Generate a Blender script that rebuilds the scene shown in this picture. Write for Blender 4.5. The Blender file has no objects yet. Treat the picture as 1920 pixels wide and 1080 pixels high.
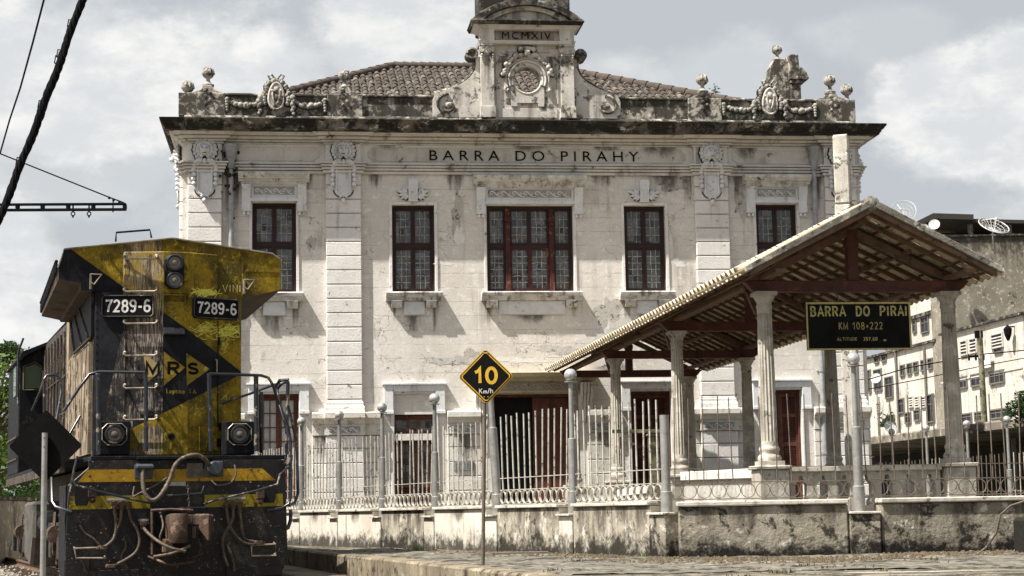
import bpy, bmesh, math, random
from mathutils import Matrix, Vector
random.seed(7)
R = math.radians
sc = bpy.context.scene
C = bpy.context.scene.collection
PI = math.pi

# ------------------------------------------------------------------ camera
FPX, PITCH, ROLL, EYE = 3300.0, R(7.2217), R(1.0465), 1.2
cd = bpy.data.cameras.new('camera'); cam = bpy.data.objects.new('camera', cd); C.objects.link(cam)
cd.sensor_width = 36; cd.lens = 36*FPX/1920; cd.clip_start = .1; cd.clip_end = 3000
cam.matrix_world = Matrix.Translation((0,0,EYE)) @ Matrix.Rotation(PI/2+PITCH,4,'X') @ Matrix.Rotation(-ROLL,4,'Z')
sc.camera = cam
sc.render.resolution_x, sc.render.resolution_y = 1024, 576

def ray(px, py):
    X = px-960; Y = py-540; c, s = math.cos(ROLL), math.sin(ROLL)
    a = c*X-s*Y; b = s*X+c*Y
    v = (a/FPX, 1, -b/FPX); c, s = math.cos(PITCH), math.sin(PITCH)
    return Vector((v[0], c*v[1]-s*v[2], s*v[1]+c*v[2]))
def at(px, py, Y):
    d = ray(px, py); return d*(Y/d.y)+Vector((0,0,EYE))
def atz(px, py, z):
    d = ray(px, py); return d*((z-EYE)/d.z)+Vector((0,0,EYE))
def onplane(px, py, o, yaw, back=0):
    """local (x, z) of the point seen at px,py on the upright plane through o turned by yaw"""
    d = ray(px, py); e = Vector((math.cos(yaw), math.sin(yaw), 0)); n = Vector((-math.sin(yaw), math.cos(yaw), 0))
    oo = Vector((o[0], o[1], 0))+n*back
    t = oo.dot(n)/d.dot(n); P = d*t
    return (P-oo).dot(e), P.z+EYE-(o[2] if len(o) > 2 else 0)

# ------------------------------------------------------------------ node helpers
class X:
    """a node value with arithmetic"""
    def __init__(s, nt, sock): s.nt = nt; s.s = sock
    def m(s, op, *a, clamp=False):
        n = s.nt.nodes.new('ShaderNodeMath'); n.operation = op; n.use_clamp = clamp
        for i, v in enumerate((s,)+a):
            if isinstance(v, X): s.nt.links.new(v.s, n.inputs[i])
            else: n.inputs[i].default_value = v
        return X(s.nt, n.outputs[0])
    def __add__(s, o): return s.m('ADD', o)
    __radd__ = __add__
    def __sub__(s, o): return s.m('SUBTRACT', o)
    def __rsub__(s, o): return (s*-1)+o
    def __mul__(s, o): return s.m('MULTIPLY', o)
    __rmul__ = __mul__
    def __truediv__(s, o): return s.m('DIVIDE', o)
    def gt(s, o): return s.m('GREATER_THAN', o)
    def lt(s, o): return s.m('LESS_THAN', o)
    def step(s, a, b):
        n = s.nt.nodes.new('ShaderNodeMapRange'); n.interpolation_type = 'SMOOTHSTEP'
        s.nt.links.new(s.s, n.inputs[0]); n.inputs[1].default_value = a; n.inputs[2].default_value = b
        return X(s.nt, n.outputs[0])
    def mx(s, o): return s.m('MAXIMUM', o)
    def mn(s, o): return s.m('MINIMUM', o)
def mixc(nt, f, a, b, mode='MIX'):
    n = nt.nodes.new('ShaderNodeMix'); n.data_type = 'RGBA'; n.blend_type = mode
    for i, v in ((0, f), (6, a), (7, b)):
        if isinstance(v, X): nt.links.new(v.s, n.inputs[i])
        elif isinstance(v, (int, float)): n.inputs[i].default_value = v
        else: n.inputs[i].default_value = (*v, 1) if len(v) == 3 else v
    return X(nt, n.outputs[2])
def coords(nt, rnd=True):
    tc = nt.nodes.new('ShaderNodeTexCoord'); o = tc.outputs['Object']
    if rnd:
        oi = nt.nodes.new('ShaderNodeObjectInfo'); a = nt.nodes.new('ShaderNodeVectorMath'); a.operation = 'ADD'
        mu = X(nt, oi.outputs['Random'])*37.0
        nt.links.new(o, a.inputs[0]); nt.links.new(mu.s, a.inputs[1]); o2 = a.outputs[0]
    else: o2 = o
    return o, o2
def noise(nt, vec, scale, detail=5, rough=.6, st=(1,1,1), dist=0):
    mp = nt.nodes.new('ShaderNodeMapping'); mp.inputs['Scale'].default_value = st
    nt.links.new(vec, mp.inputs[0])
    n = nt.nodes.new('ShaderNodeTexNoise'); n.inputs['Scale'].default_value = scale
    n.inputs['Detail'].default_value = detail; n.inputs['Roughness'].default_value = rough; n.inputs['Distortion'].default_value = dist
    nt.links.new(mp.outputs[0], n.inputs['Vector'])
    return X(nt, n.outputs['Fac'])
def newmat(name, rough=.8, metal=0, spec=.3):
    m = bpy.data.materials.new(name); m.use_nodes = True; nt = m.node_tree
    b = nt.nodes['Principled BSDF']; b.inputs['Roughness'].default_value = rough; b.inputs['Metallic'].default_value = metal
    b.inputs['Specular IOR Level'].default_value = spec
    return m, nt, b
def bump(nt, b, h, strength=.4, dist=.02):
    n = nt.nodes.new('ShaderNodeBump'); n.inputs['Strength'].default_value = strength; n.inputs['Distance'].default_value = dist
    nt.links.new(h.s, n.inputs['Height']); nt.links.new(n.outputs[0], b.inputs['Normal'])
def weather(name, c1, c2, dark=(.03,.028,.024), sc1=1.5, streak=.0, spots=.0, spsc=3., rough=.85, bmp=.3, joints=0, grime_shade=None, topgrime=None, light=None, metal=0, bsc=30, spec=.25, stsc=3., cracks=0, island=0):
    """two tones of plaster/paint/wood mottled, with run-down streaks, patches of mould, and stains rising from the ground"""
    m, nt, b = newmat(name, rough, metal, spec)
    o, v = coords(nt)
    n1 = noise(nt, v, sc1, 6, .65)
    col = mixc(nt, n1.step(.35,.68), c1, c2)
    if island:
        g_ = nt.nodes.new('ShaderNodeNewGeometry'); ri = X(nt, g_.outputs['Random Per Island']); col = mixc(nt, ri.step(.0,1.0)*island, col, tuple(x*.35 for x in c1)); col = mixc(nt, ri.gt(.9)*island, col, tuple(min(1,x*1.7) for x in c1))
    fine = noise(nt, v, bsc, 4, .7)
    col = mixc(nt, fine.step(.35,.7)*.45, col, tuple(x*.66 for x in c1))
    if light:
        col = mixc(nt, noise(nt, v, 4.5, 6, .7).step(.56,.62)*.7, col, light)
    if streak:
        s = noise(nt, v, stsc, 5, .65, (1,1,.07)).step(.62-.25*streak,.80-.18*streak)
        s2 = noise(nt, v, 1.3, 3, .5).step(.38,.62)
        col = mixc(nt, s*s2*.85, col, dark)
    if spots:
        s = noise(nt, v, spsc, 8, .75, dist=.3).step(.66-.28*spots,.70-.22*spots)
        col = mixc(nt, s*.9, col, dark)
    if cracks:
        ds = nt.nodes.new('ShaderNodeVectorMath'); ds.operation = 'ADD'; nn = nt.nodes.new('ShaderNodeTexNoise'); nn.inputs['Scale'].default_value = 5; nn.inputs['Detail'].default_value = 6; nt.links.new(v, nn.inputs['Vector'])
        sc_ = nt.nodes.new('ShaderNodeVectorMath'); sc_.operation = 'SCALE'; sc_.inputs['Scale'].default_value = .5; nt.links.new(nn.outputs['Color'], sc_.inputs[0]); nt.links.new(v, ds.inputs[0]); nt.links.new(sc_.outputs[0], ds.inputs[1])
        vo = nt.nodes.new('ShaderNodeTexVoronoi'); vo.feature = 'DISTANCE_TO_EDGE'; vo.inputs['Scale'].default_value = 1.3; nt.links.new(ds.outputs[0], vo.inputs['Vector'])
        ck = ((X(nt, vo.outputs['Distance']))*-1+.012).step(0,.008)*noise(nt, v, .55, 4, .6).step(.53,.60)
        col = mixc(nt, ck*cracks, col, dark)
    sep = nt.nodes.new('ShaderNodeSeparateXYZ'); nt.links.new(o, sep.inputs[0]); z = X(nt, sep.outputs[2])
    if grime_shade:
        z0, z1, k = grime_shade
        g = (((z1-z)/(z1-z0))+(noise(nt, v, 3.5, 6, .7)-.5)*1.7+(noise(nt, v, 16, 3, .7)-.5)*.7).step(.38,.88)
        col = mixc(nt, g*k, col, dark)
    if topgrime:
        z0, z1, k = topgrime
        g = (((z-z0)/(z1-z0))+(noise(nt, v, 3., 7, .75, (1,1,.5))-.5)*2.4).step(.5,.95)
        col = mixc(nt, g*k, col, dark)
    h = fine*.6+n1*.4
    if joints:
        fr = (z/joints).m('FRACT')
        wob = noise(nt, v, 2.5, 3, .6).step(.40,.56)
        j = ((fr-.5).m('ABSOLUTE')).gt(.478)*wob
        col = mixc(nt, j*.38, col, tuple(x*.3 for x in c1))
        h = h-j*.8
    nt.links.new(col.s, b.inputs['Base Color'])
    if bmp: bump(nt, b, h, bmp)
    return m
def plain(name, c, rough=.6, metal=0, spec=.3, var=.25, sc1=6, bmp=.1):
    return weather(name, c, tuple(x*(1-var) for x in c), dark=tuple(x*.3 for x in c), sc1=sc1, rough=rough, metal=metal, spec=spec, bmp=bmp, streak=.25)

# ------------------------------------------------------------------ world and sun
sdir = Vector((-1.788, -1.01, 3.3)).normalized()
w = bpy.data.worlds.new('World'); sc.world = w; w.use_nodes = True; nt = w.node_tree
bg = nt.nodes['Background']
sky = nt.nodes.new('ShaderNodeTexSky'); sky.sky_type = 'NISHITA'; sky.sun_disc = False
sky.sun_elevation = math.asin(sdir.z); sky.sun_rotation = math.atan2(sdir.x, sdir.y) % (2*PI)
sky.air_density = 1.2; sky.dust_density = 3.0; sky.ozone_density = 1.5
tc = nt.nodes.new('ShaderNodeTexCoord'); sep = nt.nodes.new('ShaderNodeSeparateXYZ'); nt.links.new(tc.outputs['Generated'], sep.inputs[0])
dx, dy, dz = (X(nt, sep.outputs[i]) for i in range(3))
hsv = nt.nodes.new('ShaderNodeHueSaturation'); hsv.inputs['Saturation'].default_value = .42; nt.links.new(sky.outputs[0], hsv.inputs['Color'])
# cumulus banks at compass bearing a, height e, with breadth ra, re (tangents)
az = dx/dy.mx(.05); el = dz/dy.mx(.05)
n1 = noise(nt, tc.outputs['Generated'], 9, 10, .66, (1,1,1.6)); n2 = noise(nt, tc.outputs['Generated'], 24, 8, .6, (1,1,1.5))
front = dy.gt(.1)
cl = None
for a, e, ra, re, k in ((-.24,.255,.15,.055,1), (-.06,.285,.06,.05,.9), (.29,.225,.085,.05,1.15), (.13,.245,.045,.035,.5), (-.30,.125,.045,.07,1.1),
                        (.065,.235,.045,.03,.6), (-.13,.19,.10,.05,.45), (.31,.14,.1,.04,.5), (-.26,.20,.1,.03,.5), (.22,.27,.05,.02,.3)):
    d = ((az-a)/ra); f = ((el-e)/re)
    q = (d*d+f*f+(n1-.5)*3.2+(n2-.5)*1.2)
    c_ = (q*-1+1.3).step(.0,.95)*k
    cl = c_ if cl is None else cl.mx(c_)
other = n1.step(.5,.66)*(1-front)*.25
cl = (cl*front+other).m('MINIMUM', 1.0)
base = mixc(nt, dy.step(-.1,.5)*.88, X(nt, hsv.outputs[0]), (4.55,4.85,5.15))
shade = (n2*.6+noise(nt, tc.outputs['Generated'], 15, 8, .65, (1,1,2.2))*.8).step(.52,.80)
col = mixc(nt, cl, base, mixc(nt, shade, (7.9,7.85,7.65), (6.0,6.2,6.35)))
nt.links.new(col.s, bg.inputs['Color']); bg.inputs['Strength'].default_value = .06
sd = bpy.data.lights.new('sun', 'SUN'); sd.energy = 5; sd.angle = R(.5); sd.color = (1,.955,.88)
so = bpy.data.objects.new('sun', sd); C.objects.link(so); so.rotation_euler = sdir.to_track_quat('Z', 'Y').to_euler()
sc.view_settings.view_transform = 'Standard'; sc.view_settings.look = 'None'; sc.view_settings.exposure = 1.02; sc.view_settings.gamma = 1
sc.cycles.max_bounces = 6; sc.cycles.diffuse_bounces = 3; sc.cycles.glossy_bounces = 3

# ------------------------------------------------------------------ mesh helpers
class MB:
    def __init__(s): s.v = []; s.f = []; s.M = None; s.balls = []
    def add(s, vs, fs):
        b = len(s.v)
        if s.M is not None: vs = [tuple(s.M @ Vector(p)) for p in vs]
        s.v += [tuple(p) for p in vs]; s.f += [tuple(b+i for i in f) for f in fs]; return s
    def box(s, x0, x1, y0, y1, z0, z1):
        return s.add([(x0,y0,z0),(x1,y0,z0),(x1,y1,z0),(x0,y1,z0),(x0,y0,z1),(x1,y0,z1),(x1,y1,z1),(x0,y1,z1)],
                     [(0,3,2,1),(4,5,6,7),(0,1,5,4),(1,2,6,5),(2,3,7,6),(3,0,4,7)])
    def prism(s, poly, a, b, ax='y'):
        """polygon (p,q) pushed from a to b along ax; for y: (x,z), for x: (y,z), for z: (x,y)"""
        f = {'y': lambda p, t: (p[0],t,p[1]), 'x': lambda p, t: (t,p[0],p[1]), 'z': lambda p, t: (p[0],p[1],t)}[ax]
        n = len(poly)
        return s.add([f(p,a) for p in poly]+[f(p,b) for p in poly], [tuple(range(n)), tuple(range(2*n-1,n-1,-1))]+[(i,(i+1)%n,n+(i+1)%n,n+i) for i in range(n)])
    def cut(s):
        s.marks = getattr(s, 'marks', [(0,0)]); s.marks.append((len(s.v), len(s.f)))
    def build_each(s, name, mat, parent=None, **kw):
        mk = getattr(s, 'marks', [(0,0)])+[(len(s.v), len(s.f))]; out = []
        for (v0, f0), (v1, f1) in zip(mk, mk[1:]):
            if f1 > f0:
                q = MB(); q.v = s.v[v0:v1]; q.f = [tuple(i-v0 for i in f) for f in s.f[f0:f1]]; out.append(q.build(name, mat, parent, **kw))
        return out
    def sweep(s, prof, x0, x1, y0, y1, cap=True, kx=1.0, ky=1.0):
        """profile (out, z) mitred round a rectangle"""
        vs = []
        for w_, z in prof: a, c = w_*kx, w_*ky; vs += [(x0-a,y0-c,z),(x1+a,y0-c,z),(x1+a,y1+c,z),(x0-a,y1+c,z)]
        fs = []
        for i in range(len(prof)-1):
            for k in range(4): fs.append((4*i+k,4*i+(k+1)%4,4*i+4+(k+1)%4,4*i+4+k))
        if cap: fs += [(3,2,1,0), tuple(4*(len(prof)-1)+k for k in range(4))]
        return s.add(vs, fs)
    def tube(s, pts, r, n=8, caps=True, flat=None):
        pts = [Vector(p) for p in pts]; rs = r if isinstance(r, (list, tuple)) else [r]*len(pts)
        vs = []; fs = []; up = None
        for i, p in enumerate(pts):
            t = (pts[min(i+1,len(pts)-1)]-pts[max(i-1,0)])
            if t.length < 1e-9: t = Vector((0,0,1))
            t.normalize()
            if up is None: up = Vector((0,0,1)) if abs(t.z) < .9 else Vector((1,0,0))
            a = t.cross(up)
            if a.length < 1e-6: a = t.orthogonal()
            a.normalize(); b = a.cross(t); up = b
            for k in range(n):
                th = 2*PI*k/n
                vs.append(p+(a*math.cos(th)*(flat or 1)+b*math.sin(th))*rs[i])
        for i in range(len(pts)-1):
            for k in range(n): fs.append((i*n+k,i*n+(k+1)%n,(i+1)*n+(k+1)%n,(i+1)*n+k))
        if caps: fs += [tuple(range(n-1,-1,-1)), tuple((len(pts)-1)*n+k for k in range(n))]
        return s.add(vs, fs)
    def lathe(s, prof, c=(0,0,0), n=20, flute=0):
        vs = []; fs = []
        for r, z in prof:
            for k in range(n):
                th = 2*PI*k/n; rr = r
                if flute and abs(flute) > 0 and k % 2: rr = r*(1-flute)
                vs.append((c[0]+rr*math.cos(th), c[1]+rr*math.sin(th), c[2]+z))
        for i in range(len(prof)-1):
            for k in range(n): fs.append((i*n+k,i*n+(k+1)%n,(i+1)*n+(k+1)%n,(i+1)*n+k))
        fs += [tuple(range(n-1,-1,-1)), tuple((len(prof)-1)*n+k for k in range(n))]
        return s.add(vs, fs)
    def ball(s, c, r, n=12, m=8, sq=(1,1,1)):
        s.balls.append((c, r, sq)); vs = []; fs = []
        for j in range(m+1):
            ph = PI*j/m
            for k in range(n):
                th = 2*PI*k/n
                vs.append((c[0]+r*sq[0]*math.sin(ph)*math.cos(th), c[1]+r*sq[1]*math.sin(ph)*math.sin(th), c[2]+r*sq[2]*math.cos(ph)))
        for j in range(m):
            for k in range(n): fs.append((j*n+k,(j+1)*n+k,(j+1)*n+(k+1)%n,j*n+(k+1)%n))
        return s.add(vs, fs)
    def halo(s, y, mat, parent, k=1.3, name='grime_shade'):
        """dark outline round the raised ornament: shade put in as colour, with crevice dirt"""
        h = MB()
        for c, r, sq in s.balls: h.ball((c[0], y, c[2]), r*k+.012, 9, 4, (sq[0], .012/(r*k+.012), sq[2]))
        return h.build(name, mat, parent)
    def build(s, name, mat, parent=None, smooth=None, bevel=0, fixn=True):
        me = bpy.data.meshes.new(name); me.from_pydata(s.v, [], s.f); me.validate()
        if fixn or smooth:
            bm = bmesh.new(); bm.from_mesh(me)
            bmesh.ops.remove_doubles(bm, verts=bm.verts, dist=1e-5)
            if fixn: bmesh.ops.recalc_face_normals(bm, faces=bm.faces)
            bm.to_mesh(me); bm.free()
        if smooth:
            me.shade_smooth(); me.set_sharp_from_angle(angle=R(smooth))
        me.materials.append(mat)
        o = bpy.data.objects.new(name, me); C.objects.link(o)
        if parent: o.parent = parent
        if bevel:
            b = o.modifiers.new('b', 'BEVEL'); b.width = bevel; b.segments = 1; b.limit_method = 'ANGLE'; b.angle_limit = R(50)
        return o
def tag(o, label=None, cat=None, group=None, kind=None):
    if label: o['label'] = label
    if cat: o['category'] = cat
    if group: o['group'] = group
    if kind: o['kind'] = kind
    return o
def empty(name, loc=(0,0,0), rz=0, label=None, cat=None, group=None, parent=None):
    o = bpy.data.objects.new(name, None); C.objects.link(o); o.location = loc; o.rotation_euler = (0,0,rz); o.empty_display_size = .2
    if parent: o.parent = parent
    return tag(o, label, cat, group)
def dup(o, parent=None):
    c = o.copy(); C.objects.link(c); c.parent = parent
    for ch in list(o.children):
        d = ch.copy(); C.objects.link(d); d.parent = c
        for g in list(ch.children):
            e = g.copy(); C.objects.link(e); e.parent = d
    return c
def text(name, s, size, mat, parent, M, ext=.01, sp=1.0, off=0, align='CENTER', word=1.0, sx=1.0):
    cu = bpy.data.curves.new(name, 'FONT'); cu.body = s; cu.size = size; cu.extrude = ext; cu.space_character = sp; cu.space_word = word
    cu.offset = off; cu.align_x = align; cu.align_y = 'CENTER'; cu.resolution_u = 3
    t = bpy.data.objects.new(name, cu); C.objects.link(t)
    dg = bpy.context.evaluated_depsgraph_get(); me = bpy.data.meshes.new_from_object(t.evaluated_get(dg))
    bpy.data.objects.remove(t); bpy.data.curves.remove(cu)
    me.transform(Matrix.Scale(sx, 4, (1,0,0))); me.transform(Matrix.Rotation(PI/2, 4, 'X')); me.transform(M)
    me.materials.clear(); me.materials.append(mat); me.name = name
    o = bpy.data.objects.new(name, me); C.objects.link(o); o.parent = parent
    return o
def T(x, y, z): return Matrix.Translation((x, y, z))
#=====SECTIONS
# ------------------------------------------------------------------ materials
M_wall = weather('wall_plaster', (.73,.69,.63), (.62,.575,.515), dark=(.18,.155,.13), light=(.80,.77,.73), sc1=.9, streak=.30, stsc=2.2, spots=.13, spsc=2.8, cracks=.8, joints=.357, bmp=.55, bsc=22, grime_shade=(.6,1.8,.5), topgrime=(9.3,10.6,.35))
M_low = weather('base_plaster', (.76,.73,.67), (.60,.56,.49), dark=(.14,.115,.08), sc1=1.6, streak=.4, stsc=5, spots=.26, spsc=4.5, bmp=.7, cracks=.6, grime_shade=(.6,2.1,.6))
M_trim = weather('trim_plaster', (.69,.66,.61), (.53,.495,.45), dark=(.06,.052,.045), sc1=1.6, streak=.45, spots=.26, spsc=2.6, bmp=.35)
M_pil = weather('pilaster_plaster', (.79,.765,.73), (.68,.65,.61), dark=(.16,.14,.12), sc1=1.3, streak=.34, spots=.18, spsc=5, bmp=.8, bsc=24)
M_relief = weather('white_relief', (.74,.745,.75), (.62,.62,.62), dark=(.10,.09,.08), sc1=3, streak=.3, spots=.22, spsc=9, bmp=.35)
M_sill = weather('sill_plaster', (.70,.69,.66), (.45,.42,.38), dark=(.05,.045,.04), sc1=4, streak=.7, stsc=7, spots=.3, spsc=5, bmp=.4)
M_corn = weather('mouldy_cornice', (.20,.18,.15), (.05,.045,.038), dark=(.012,.011,.010), light=(.62,.60,.55), sc1=1.3, streak=.35, spots=.85, spsc=1.7, bmp=.8, rough=.95)
M_par = weather('lichen_parapet', (.50,.46,.39), (.30,.27,.22), dark=(.03,.027,.022), light=(.66,.63,.56), sc1=2.4, streak=.8, spots=.82, spsc=3.2, bmp=.8, rough=.95)
M_parl = weather('stained_pediment', (.62,.585,.53), (.48,.44,.38), dark=(.06,.052,.045), light=(.72,.70,.65), sc1=1.6, streak=.6, spots=.5, spsc=2.8, bmp=.5, rough=.9)
M_stone = weather('weathered_ornament', (.42,.40,.36), (.22,.20,.17), dark=(.035,.032,.028), sc1=5, streak=.2, spots=.55, spsc=7, bmp=.8, bsc=45)
M_outline = weather('outline_shade', (.05,.045,.038), (.10,.09,.08), dark=(.02,.018,.015), sc1=6, spots=.4, bmp=.3, rough=.95)  # near-black for the shade and dirt outlined round the relief
M_scroll_shade = weather('grey_ground', (.40,.38,.35), (.28,.26,.235), dark=(.09,.08,.07), sc1=6, spots=.35, bmp=.2)  # grey backing, toned down to paint shade behind the scrolls
M_iron = plain('black_letters', (.012,.010,.009), .8, spec=.05)
M_wood = weather('oxblood_wood', (.034,.013,.010), (.020,.009,.008), dark=(.02,.012,.01), sc1=5, streak=.4, rough=.6, bmp=.2, stsc=9, spec=.35)
M_wood2 = weather('sunned_wood', (.085,.024,.017), (.045,.017,.013), dark=(.02,.012,.01), light=(.24,.10,.07), sc1=6, streak=.5, rough=.7, bmp=.3, stsc=10)
M_door = weather('oxblood_door', (.13,.045,.030), (.07,.028,.02), dark=(.016,.010,.008), light=(.15,.07,.05), sc1=5, streak=.5, rough=.65, bmp=.3, stsc=9)
M_came = plain('lead_came', (.50,.49,.47), .6, .1, var=.75, sc1=14)
M_pipe = weather('grey_pipe', (.40,.41,.42), (.28,.28,.28), dark=(.10,.09,.08), sc1=5, streak=.5, rough=.55, bmp=.15, metal=.2)
M_dark = plain('dark_void', (.012,.011,.010), .9, var=.4)
M_tile = weather('clay_tile', (.105,.085,.068), (.05,.042,.035), dark=(.013,.011,.010), light=(.23,.205,.175), sc1=3.5, streak=.35, spots=.45, spsc=5, bmp=.5, rough=.9, island=.75)
M_tiler = weather('ridge_tile', (.10,.075,.06), (.06,.05,.042), dark=(.06,.04,.035), sc1=4, spots=.3, bmp=.4, rough=.9)
def glass_mat():
    m, nt, b = newmat('leaded_glass', .08, 0, .9)
    o, v = coords(nt)
    mp = nt.nodes.new('ShaderNodeMapping'); mp.inputs['Scale'].default_value = (8.4, 1, 5.7); nt.links.new(v, mp.inputs[0])
    vm = nt.nodes.new('ShaderNodeVectorMath'); vm.operation = 'FLOOR'; nt.links.new(mp.outputs[0], vm.inputs[0])
    wn = nt.nodes.new('ShaderNodeTexWhiteNoise'); nt.links.new(vm.outputs[0], wn.inputs['Vector']); r = X(nt, wn.outputs['Value'])
    n = noise(nt, v, 7, 6, .7)
    col = mixc(nt, r, (.016,.015,.014), (.13,.128,.12))  # pane tones stand for sky and trees reflected in the glass
    col = mixc(nt, n.step(.45,.7)*.7, col, (.018,.017,.016))
    col = mixc(nt, r.gt(.90), col, (.004,.004,.004))
    nt.links.new(col.s, b.inputs['Base Color']); 
    ge = nt.nodes.new('ShaderNodeNewGeometry'); v1 = nt.nodes.new('ShaderNodeVectorMath'); v1.operation = 'SUBTRACT'; nt.links.new(wn.outputs['Color'], v1.inputs[0]); v1.inputs[1].default_value = (.5,.5,.5)
    v2 = nt.nodes.new('ShaderNodeVectorMath'); v2.operation = 'SCALE'; v2.inputs['Scale'].default_value = .22; nt.links.new(v1.outputs[0], v2.inputs[0])
    v3 = nt.nodes.new('ShaderNodeVectorMath'); v3.operation = 'ADD'; nt.links.new(ge.outputs['Normal'], v3.inputs[0]); nt.links.new(v2.outputs[0], v3.inputs[1])
    v4 = nt.nodes.new('ShaderNodeVectorMath'); v4.operation = 'NORMALIZE'; nt.links.new(v3.outputs[0], v4.inputs[0])
    bp = nt.nodes.new('ShaderNodeBump'); bp.inputs['Strength'].default_value = .35; bp.inputs['Distance'].default_value = .02; nt.links.new(n.s, bp.inputs['Height']); nt.links.new(v4.outputs[0], bp.inputs['Normal']); nt.links.new(bp.outputs[0], b.inputs['Normal']); return m
M_glass = glass_mat()

# ------------------------------------------------------------------ the station
YAW = R(7.102); SO = (.4815, 44.0, 0)
st = empty('station_building', SO, YAW, 'cream two storey station house with a mouldy black cornice, scrolled gable and hipped tile roof', 'building')
# openings: (x0,x1,z0,z1)
WIN = [(-6.96,-5.87,6.66,8.93), (-3.49,-2.42,6.66,8.88), (-1.105,1.105,6.66,8.88), (2.42,3.49,6.66,8.88), (5.87,6.96,6.66,8.93)]
DOOR = [(-6.80,-5.82,1.0,4.16), (-3.48,-2.47,1.0,4.13), (-1.02,1.02,1.0,4.10), (2.47,3.50,1.0,4.14), (5.86,6.88,1.0,4.14)]
def wall_grid(x0, x1, z0, z1, ops, depth):
    m = MB(); xs = sorted({x0, x1}|{a for o in ops for a in o[:2]}); zs = sorted({z0, z1}|{a for o in ops for a in o[2:]})
    for i in range(len(xs)-1):
        for j in range(len(zs)-1):
            cx, cz = (xs[i]+xs[i+1])/2, (zs[j]+zs[j+1])/2
            if any(o[0] < cx < o[1] and o[2] < cz < o[3] for o in ops): continue
            m.add([(xs[i],0,zs[j]),(xs[i+1],0,zs[j]),(xs[i+1],0,zs[j+1]),(xs[i],0,zs[j+1])], [(0,1,2,3)])
    for a, b, c, d in ops:
        m.add([(a,0,c),(a,depth,c),(a,depth,d),(a,0,d)], [(0,1,2,3)]); m.add([(b,0,c),(b,0,d),(b,depth,d),(b,depth,c)], [(0,1,2,3)])
        m.add([(a,0,d),(a,depth,d),(b,depth,d),(b,0,d)], [(0,1,2,3)]); m.add([(a,0,c),(b,0,c),(b,depth,c),(a,depth,c)], [(0,1,2,3)])
    return m
W2 = 8.66; DEP = 12
m = wall_grid(-W2, W2, .4, 10.6, WIN+DOOR, .34)
for x, sgn in ((-W2,1), (W2,-1)):
    m.add([(x,0,.4),(x,0,10.6),(x,DEP,10.6),(x,DEP,.4)], [(0,1,2,3)])
m.add([(-W2,DEP,.4),(W2,DEP,.4),(W2,DEP,10.6),(-W2,DEP,10.6)], [(0,1,2,3)])
m.build('wall', M_wall, st, fixn=False)
for x0, x1, z0, z1 in WIN+DOOR:
    m = MB(); m.box(x0-.1, x1+.1, .36, .5, z0-.1, z1+.1); m.build('unlit_backing', M_dark, st)  # dark sheet behind the opening, standing for the unlit room
# rusticated base between the doors
spans = [(-W2,-7.12), (-5.50,-3.78), (-2.17,-1.34), (1.34,2.17), (3.78,5.50), (7.18,W2)]
for a, b in spans:
    m = MB(); z = 1.02
    while z < 3.0:
        m.box(a, b, -.055, .0, z, min(z+.34, 3.1)); z += .357
    m.box(a-.001, b+.001, -.09, 0, .45, 1.0)
    m.build('base_course', M_low, st, bevel=.012)
# pilasters with deep joints
PIL = [(-8.53,-7.70), (-5.135,-4.263), (4.263,5.135), (7.70,8.53)]
for a, b in PIL:
    m = MB(); z = 3.994
    m.box(a+.02, b-.02, -.07, 0, 3.9, 9.66)
    while z < 9.6:
        m.box(a, b, -.125, -.001, z+.02, min(z+.357, 9.66)-.005); z += .357
    m.sweep([(0,3.985), (0,3.93), (.03,3.93), (.03,3.86), (.06,3.80), (.06,3.68)], a, b, -.13, 0)
    z = 1.02
    while z < 3.0:
        m.box(a-.03, b+.03, -.17, -.056, z, min(z+.34, 3.1)); z += .357
    m.box(a-.03, b+.03, -.2, -.09, .45, 1.0)
    m.build('pilaster', M_pil, st, bevel=.012)
for sgn in (-1, 1):   # return of the corner pilaster on the flank
    m = MB(); z = 3.994
    while z < 9.6:
        a, b = sorted((sgn*W2, sgn*(W2+.1))); m.box(a, b, .35, 1.2, z+.02, min(z+.357, 9.66)-.005); z += .357
    m.build('pilaster', M_pil, st, bevel=.012)
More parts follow.
